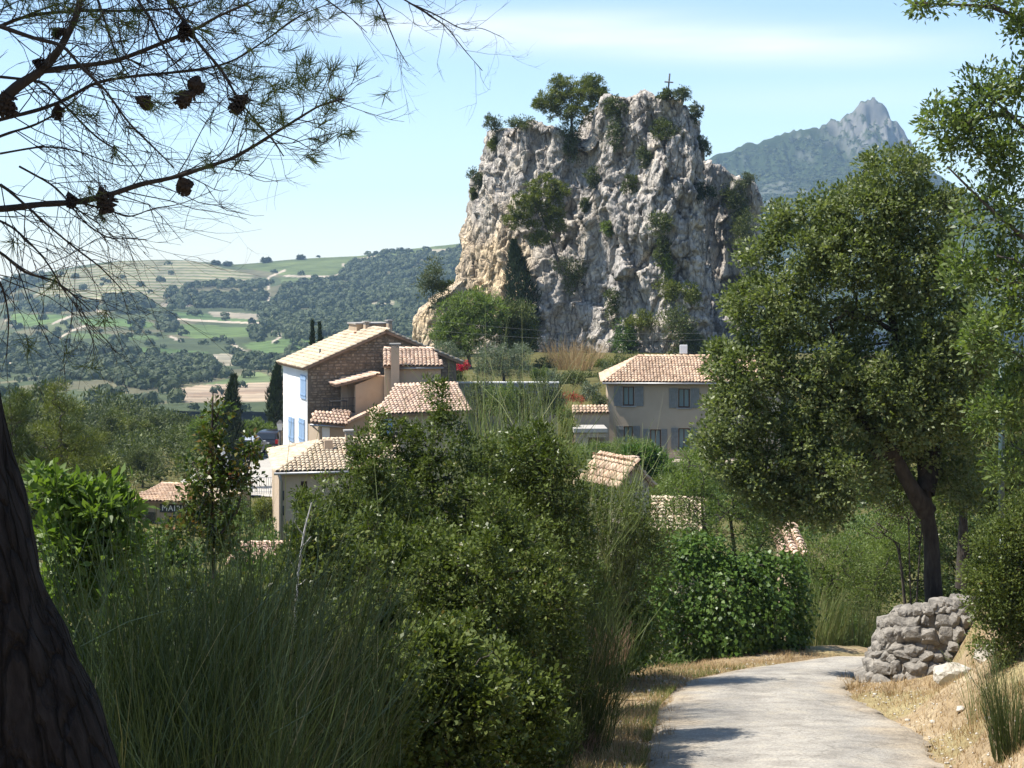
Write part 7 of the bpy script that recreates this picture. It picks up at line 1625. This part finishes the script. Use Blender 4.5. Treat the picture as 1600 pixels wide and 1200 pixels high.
    for p, q, lev in tips:
        px, py = CX + p[0] / p[1] * F, HY - p[2] / p[1] * F
        live = .01 + .16 * smooth(330, 470, px) * smooth(620, 540, px) * smooth(260, 200, py) + .10 * smooth(90, 0, py) * smooth(560, 300, px)
        if r.uniform() < live: tuft(p, q, int(r.integers(18, 40)), .07)
    for (px, py) in ((425, 145), (438, 135), (455, 120), (485, 130), (510, 150), (520, 160), (495, 105), (530, 148), (312, 250), (380, 250), (250, 160), (308, 165), (400, 195), (540, 205), (490, 240), (470, 105), (350, 8), (200, 40), (40, 15), (80, 20)):
        p = P(px, py, D + r.uniform(-.2, .3)); 
        for k in range(2): tuft(p + r.normal(size=3) * .02, unit(np.array([.5, 0, .35]) + r.normal(size=3) * .5), 26, .07)
    V = np.concatenate(NV).reshape(-1, 3); n = len(V) // 5; part('needles', mesh_np('needles', V, np.arange(n * 5).reshape(n, 5), rnd=np.concatenate(NR)), M['pine'], t, kind='stuff')
    # cones: spirals of woody scales
    def cone_mesh():
        m = MB(); n = 52; ga = pi * (3 - 5 ** .5)
        for i in range(n):
            u = i / (n - 1); z = -.036 + .072 * u; rr_ = .027 * math.sin(pi * min(.96, .12 + .86 * (1 - u) ** .9)) ** .7 + .004; a = i * ga; ca, sa = cos(a), sin(a); w = .0052 * (.6 + rr_ / .03); rr_ *= 1 + .25 * ((i * 7) % 5 - 2) / 2
            base = np.array([ca * rr_ * .35, sa * rr_ * .35, z]); tip = np.array([ca * rr_, sa * rr_, z + .013]); sd = np.array([-sa, ca, 0]) * w
            m.add([base - sd * .5, base + sd * .5, tip + sd, tip - sd, base - sd * .5 - [0, 0, .006], base + sd * .5 - [0, 0, .006], tip + sd - [0, 0, .005], tip - sd - [0, 0, .005]], [(0, 1, 2, 3), (7, 6, 5, 4), (0, 4, 5, 1), (2, 6, 7, 3), (1, 5, 6, 2), (3, 7, 4, 0)])
        return m.mesh('pine_cone')
    cm = cone_mesh(); cm.materials.append(M['cone']); off = origin_of(t)
    for i, (px, py, s, z) in enumerate([(223, 158, .95, .1), (303, 132, 1.05, -.1), (293, 152, 1.1, -.1), (375, 160, 1.12, 0), (286, 288, 1.1, .1), (163, 311, 1.3, .1), (110, 311, .8, .1), (288, 46, 1.05, .0), (10, 160, 1.3, 0), (90, 172, .85, .2), (93, 50, .75, 0), (60, 100, .8, .0)]):
        o = bpy.data.objects.new('pine_cone', cm); COL.objects.link(o); o.parent = t; o.location = tuple(P(px, py, D + z) - off); o.scale = (s * .82, s * .82, s * .82); o.rotation_euler = (2.4 + r.uniform(-.6, .6), r.uniform(-.7, .7), r.uniform(0, 6))
    # crown above and beyond the frame: it throws the shade on the foreground
    lobes = [(np.array(c, float), q) for c, q in (((-4.2, 6.2, 4.0), (1.8, 1.6, .8)), ((-5.6, 7.2, 4.6), (1.6, 1.5, .9)), ((-3.4, 4.6, 3.6), (1.5, 1.4, .7)), ((-6.6, 5.6, 5.2), (1.6, 1.6, .9)), ((-4.6, 8.6, 3.6), (1.6, 1.5, .7)), ((-2.6, 5.6, 3.0), (1.1, 1.2, .5)), ((-4.9, 5.2, 5.6), (1.6, 1.6, .8)), ((-5.5, 8.5, 4.3), (1.2, 1.0, .7)), ((-7.6, 7.4, 5.0), (1.4, 1.5, .8)), ((-4.2, 9.0, 4.0), (1.4, 1.1, .7)), ((-4.4, 7.4, 3.4), (1.3, 1.4, .6)))]
    V, Fq, R, C = crown_leaves(lobes, 800, 50, .28, .17, .024, r, .6, .5, tri=True); part('crown', mesh_np('crown', V, Fq, rnd=R), M['pine'], t)
    nodes, par, ns = grow([[np.array(c) for c in ctr[6:]]], C[::4], r); bv, bf = branch_mesh('b', nodes, par, .008, .08, 5); part('upper_branches', mesh_np('upper_branches', bv, bf), M['twig'], t)
build_pine()

# --- overhead wires in front of the crag
m = MB(); t = thing('overhead_wire', 'thin overhead wires crossing in front of the crag foot', 'wire', P(830, 505, 118))
for (a, b_, sag) in (((640, 496), (1120, 520), 10), ((640, 512), (1120, 530), 9)):
    pts = [P(a[0] + (b_[0] - a[0]) * u, a[1] + (b_[1] - a[1]) * u + sag * 4 * u * (1 - u), 119) for u in np.linspace(0, 1, 14)]; part('wire', MB().tube(pts, .005, 4).mesh('wire'), M['zinc'], t)

# ------------------------------------------------------------------ air
def haze():
    m, nt, out = new_mat('haze_air'); v = nt.nodes.new('ShaderNodeVolumePrincipled'); v.inputs['Color'].default_value = (.50, .74, 1.0, 1); v.inputs['Density'].default_value = .00014; v.inputs['Anisotropy'].default_value = .1
    nt.links.new(v.outputs[0], out.inputs['Volume'])
    me = MB().box((-5400, -5400, -140), (5400, 5400, 310)).mesh('haze'); o = part('haze', me, m, None, kind='stuff'); tag(o, 'thin blue summer haze over the valley', 'haze')
haze()
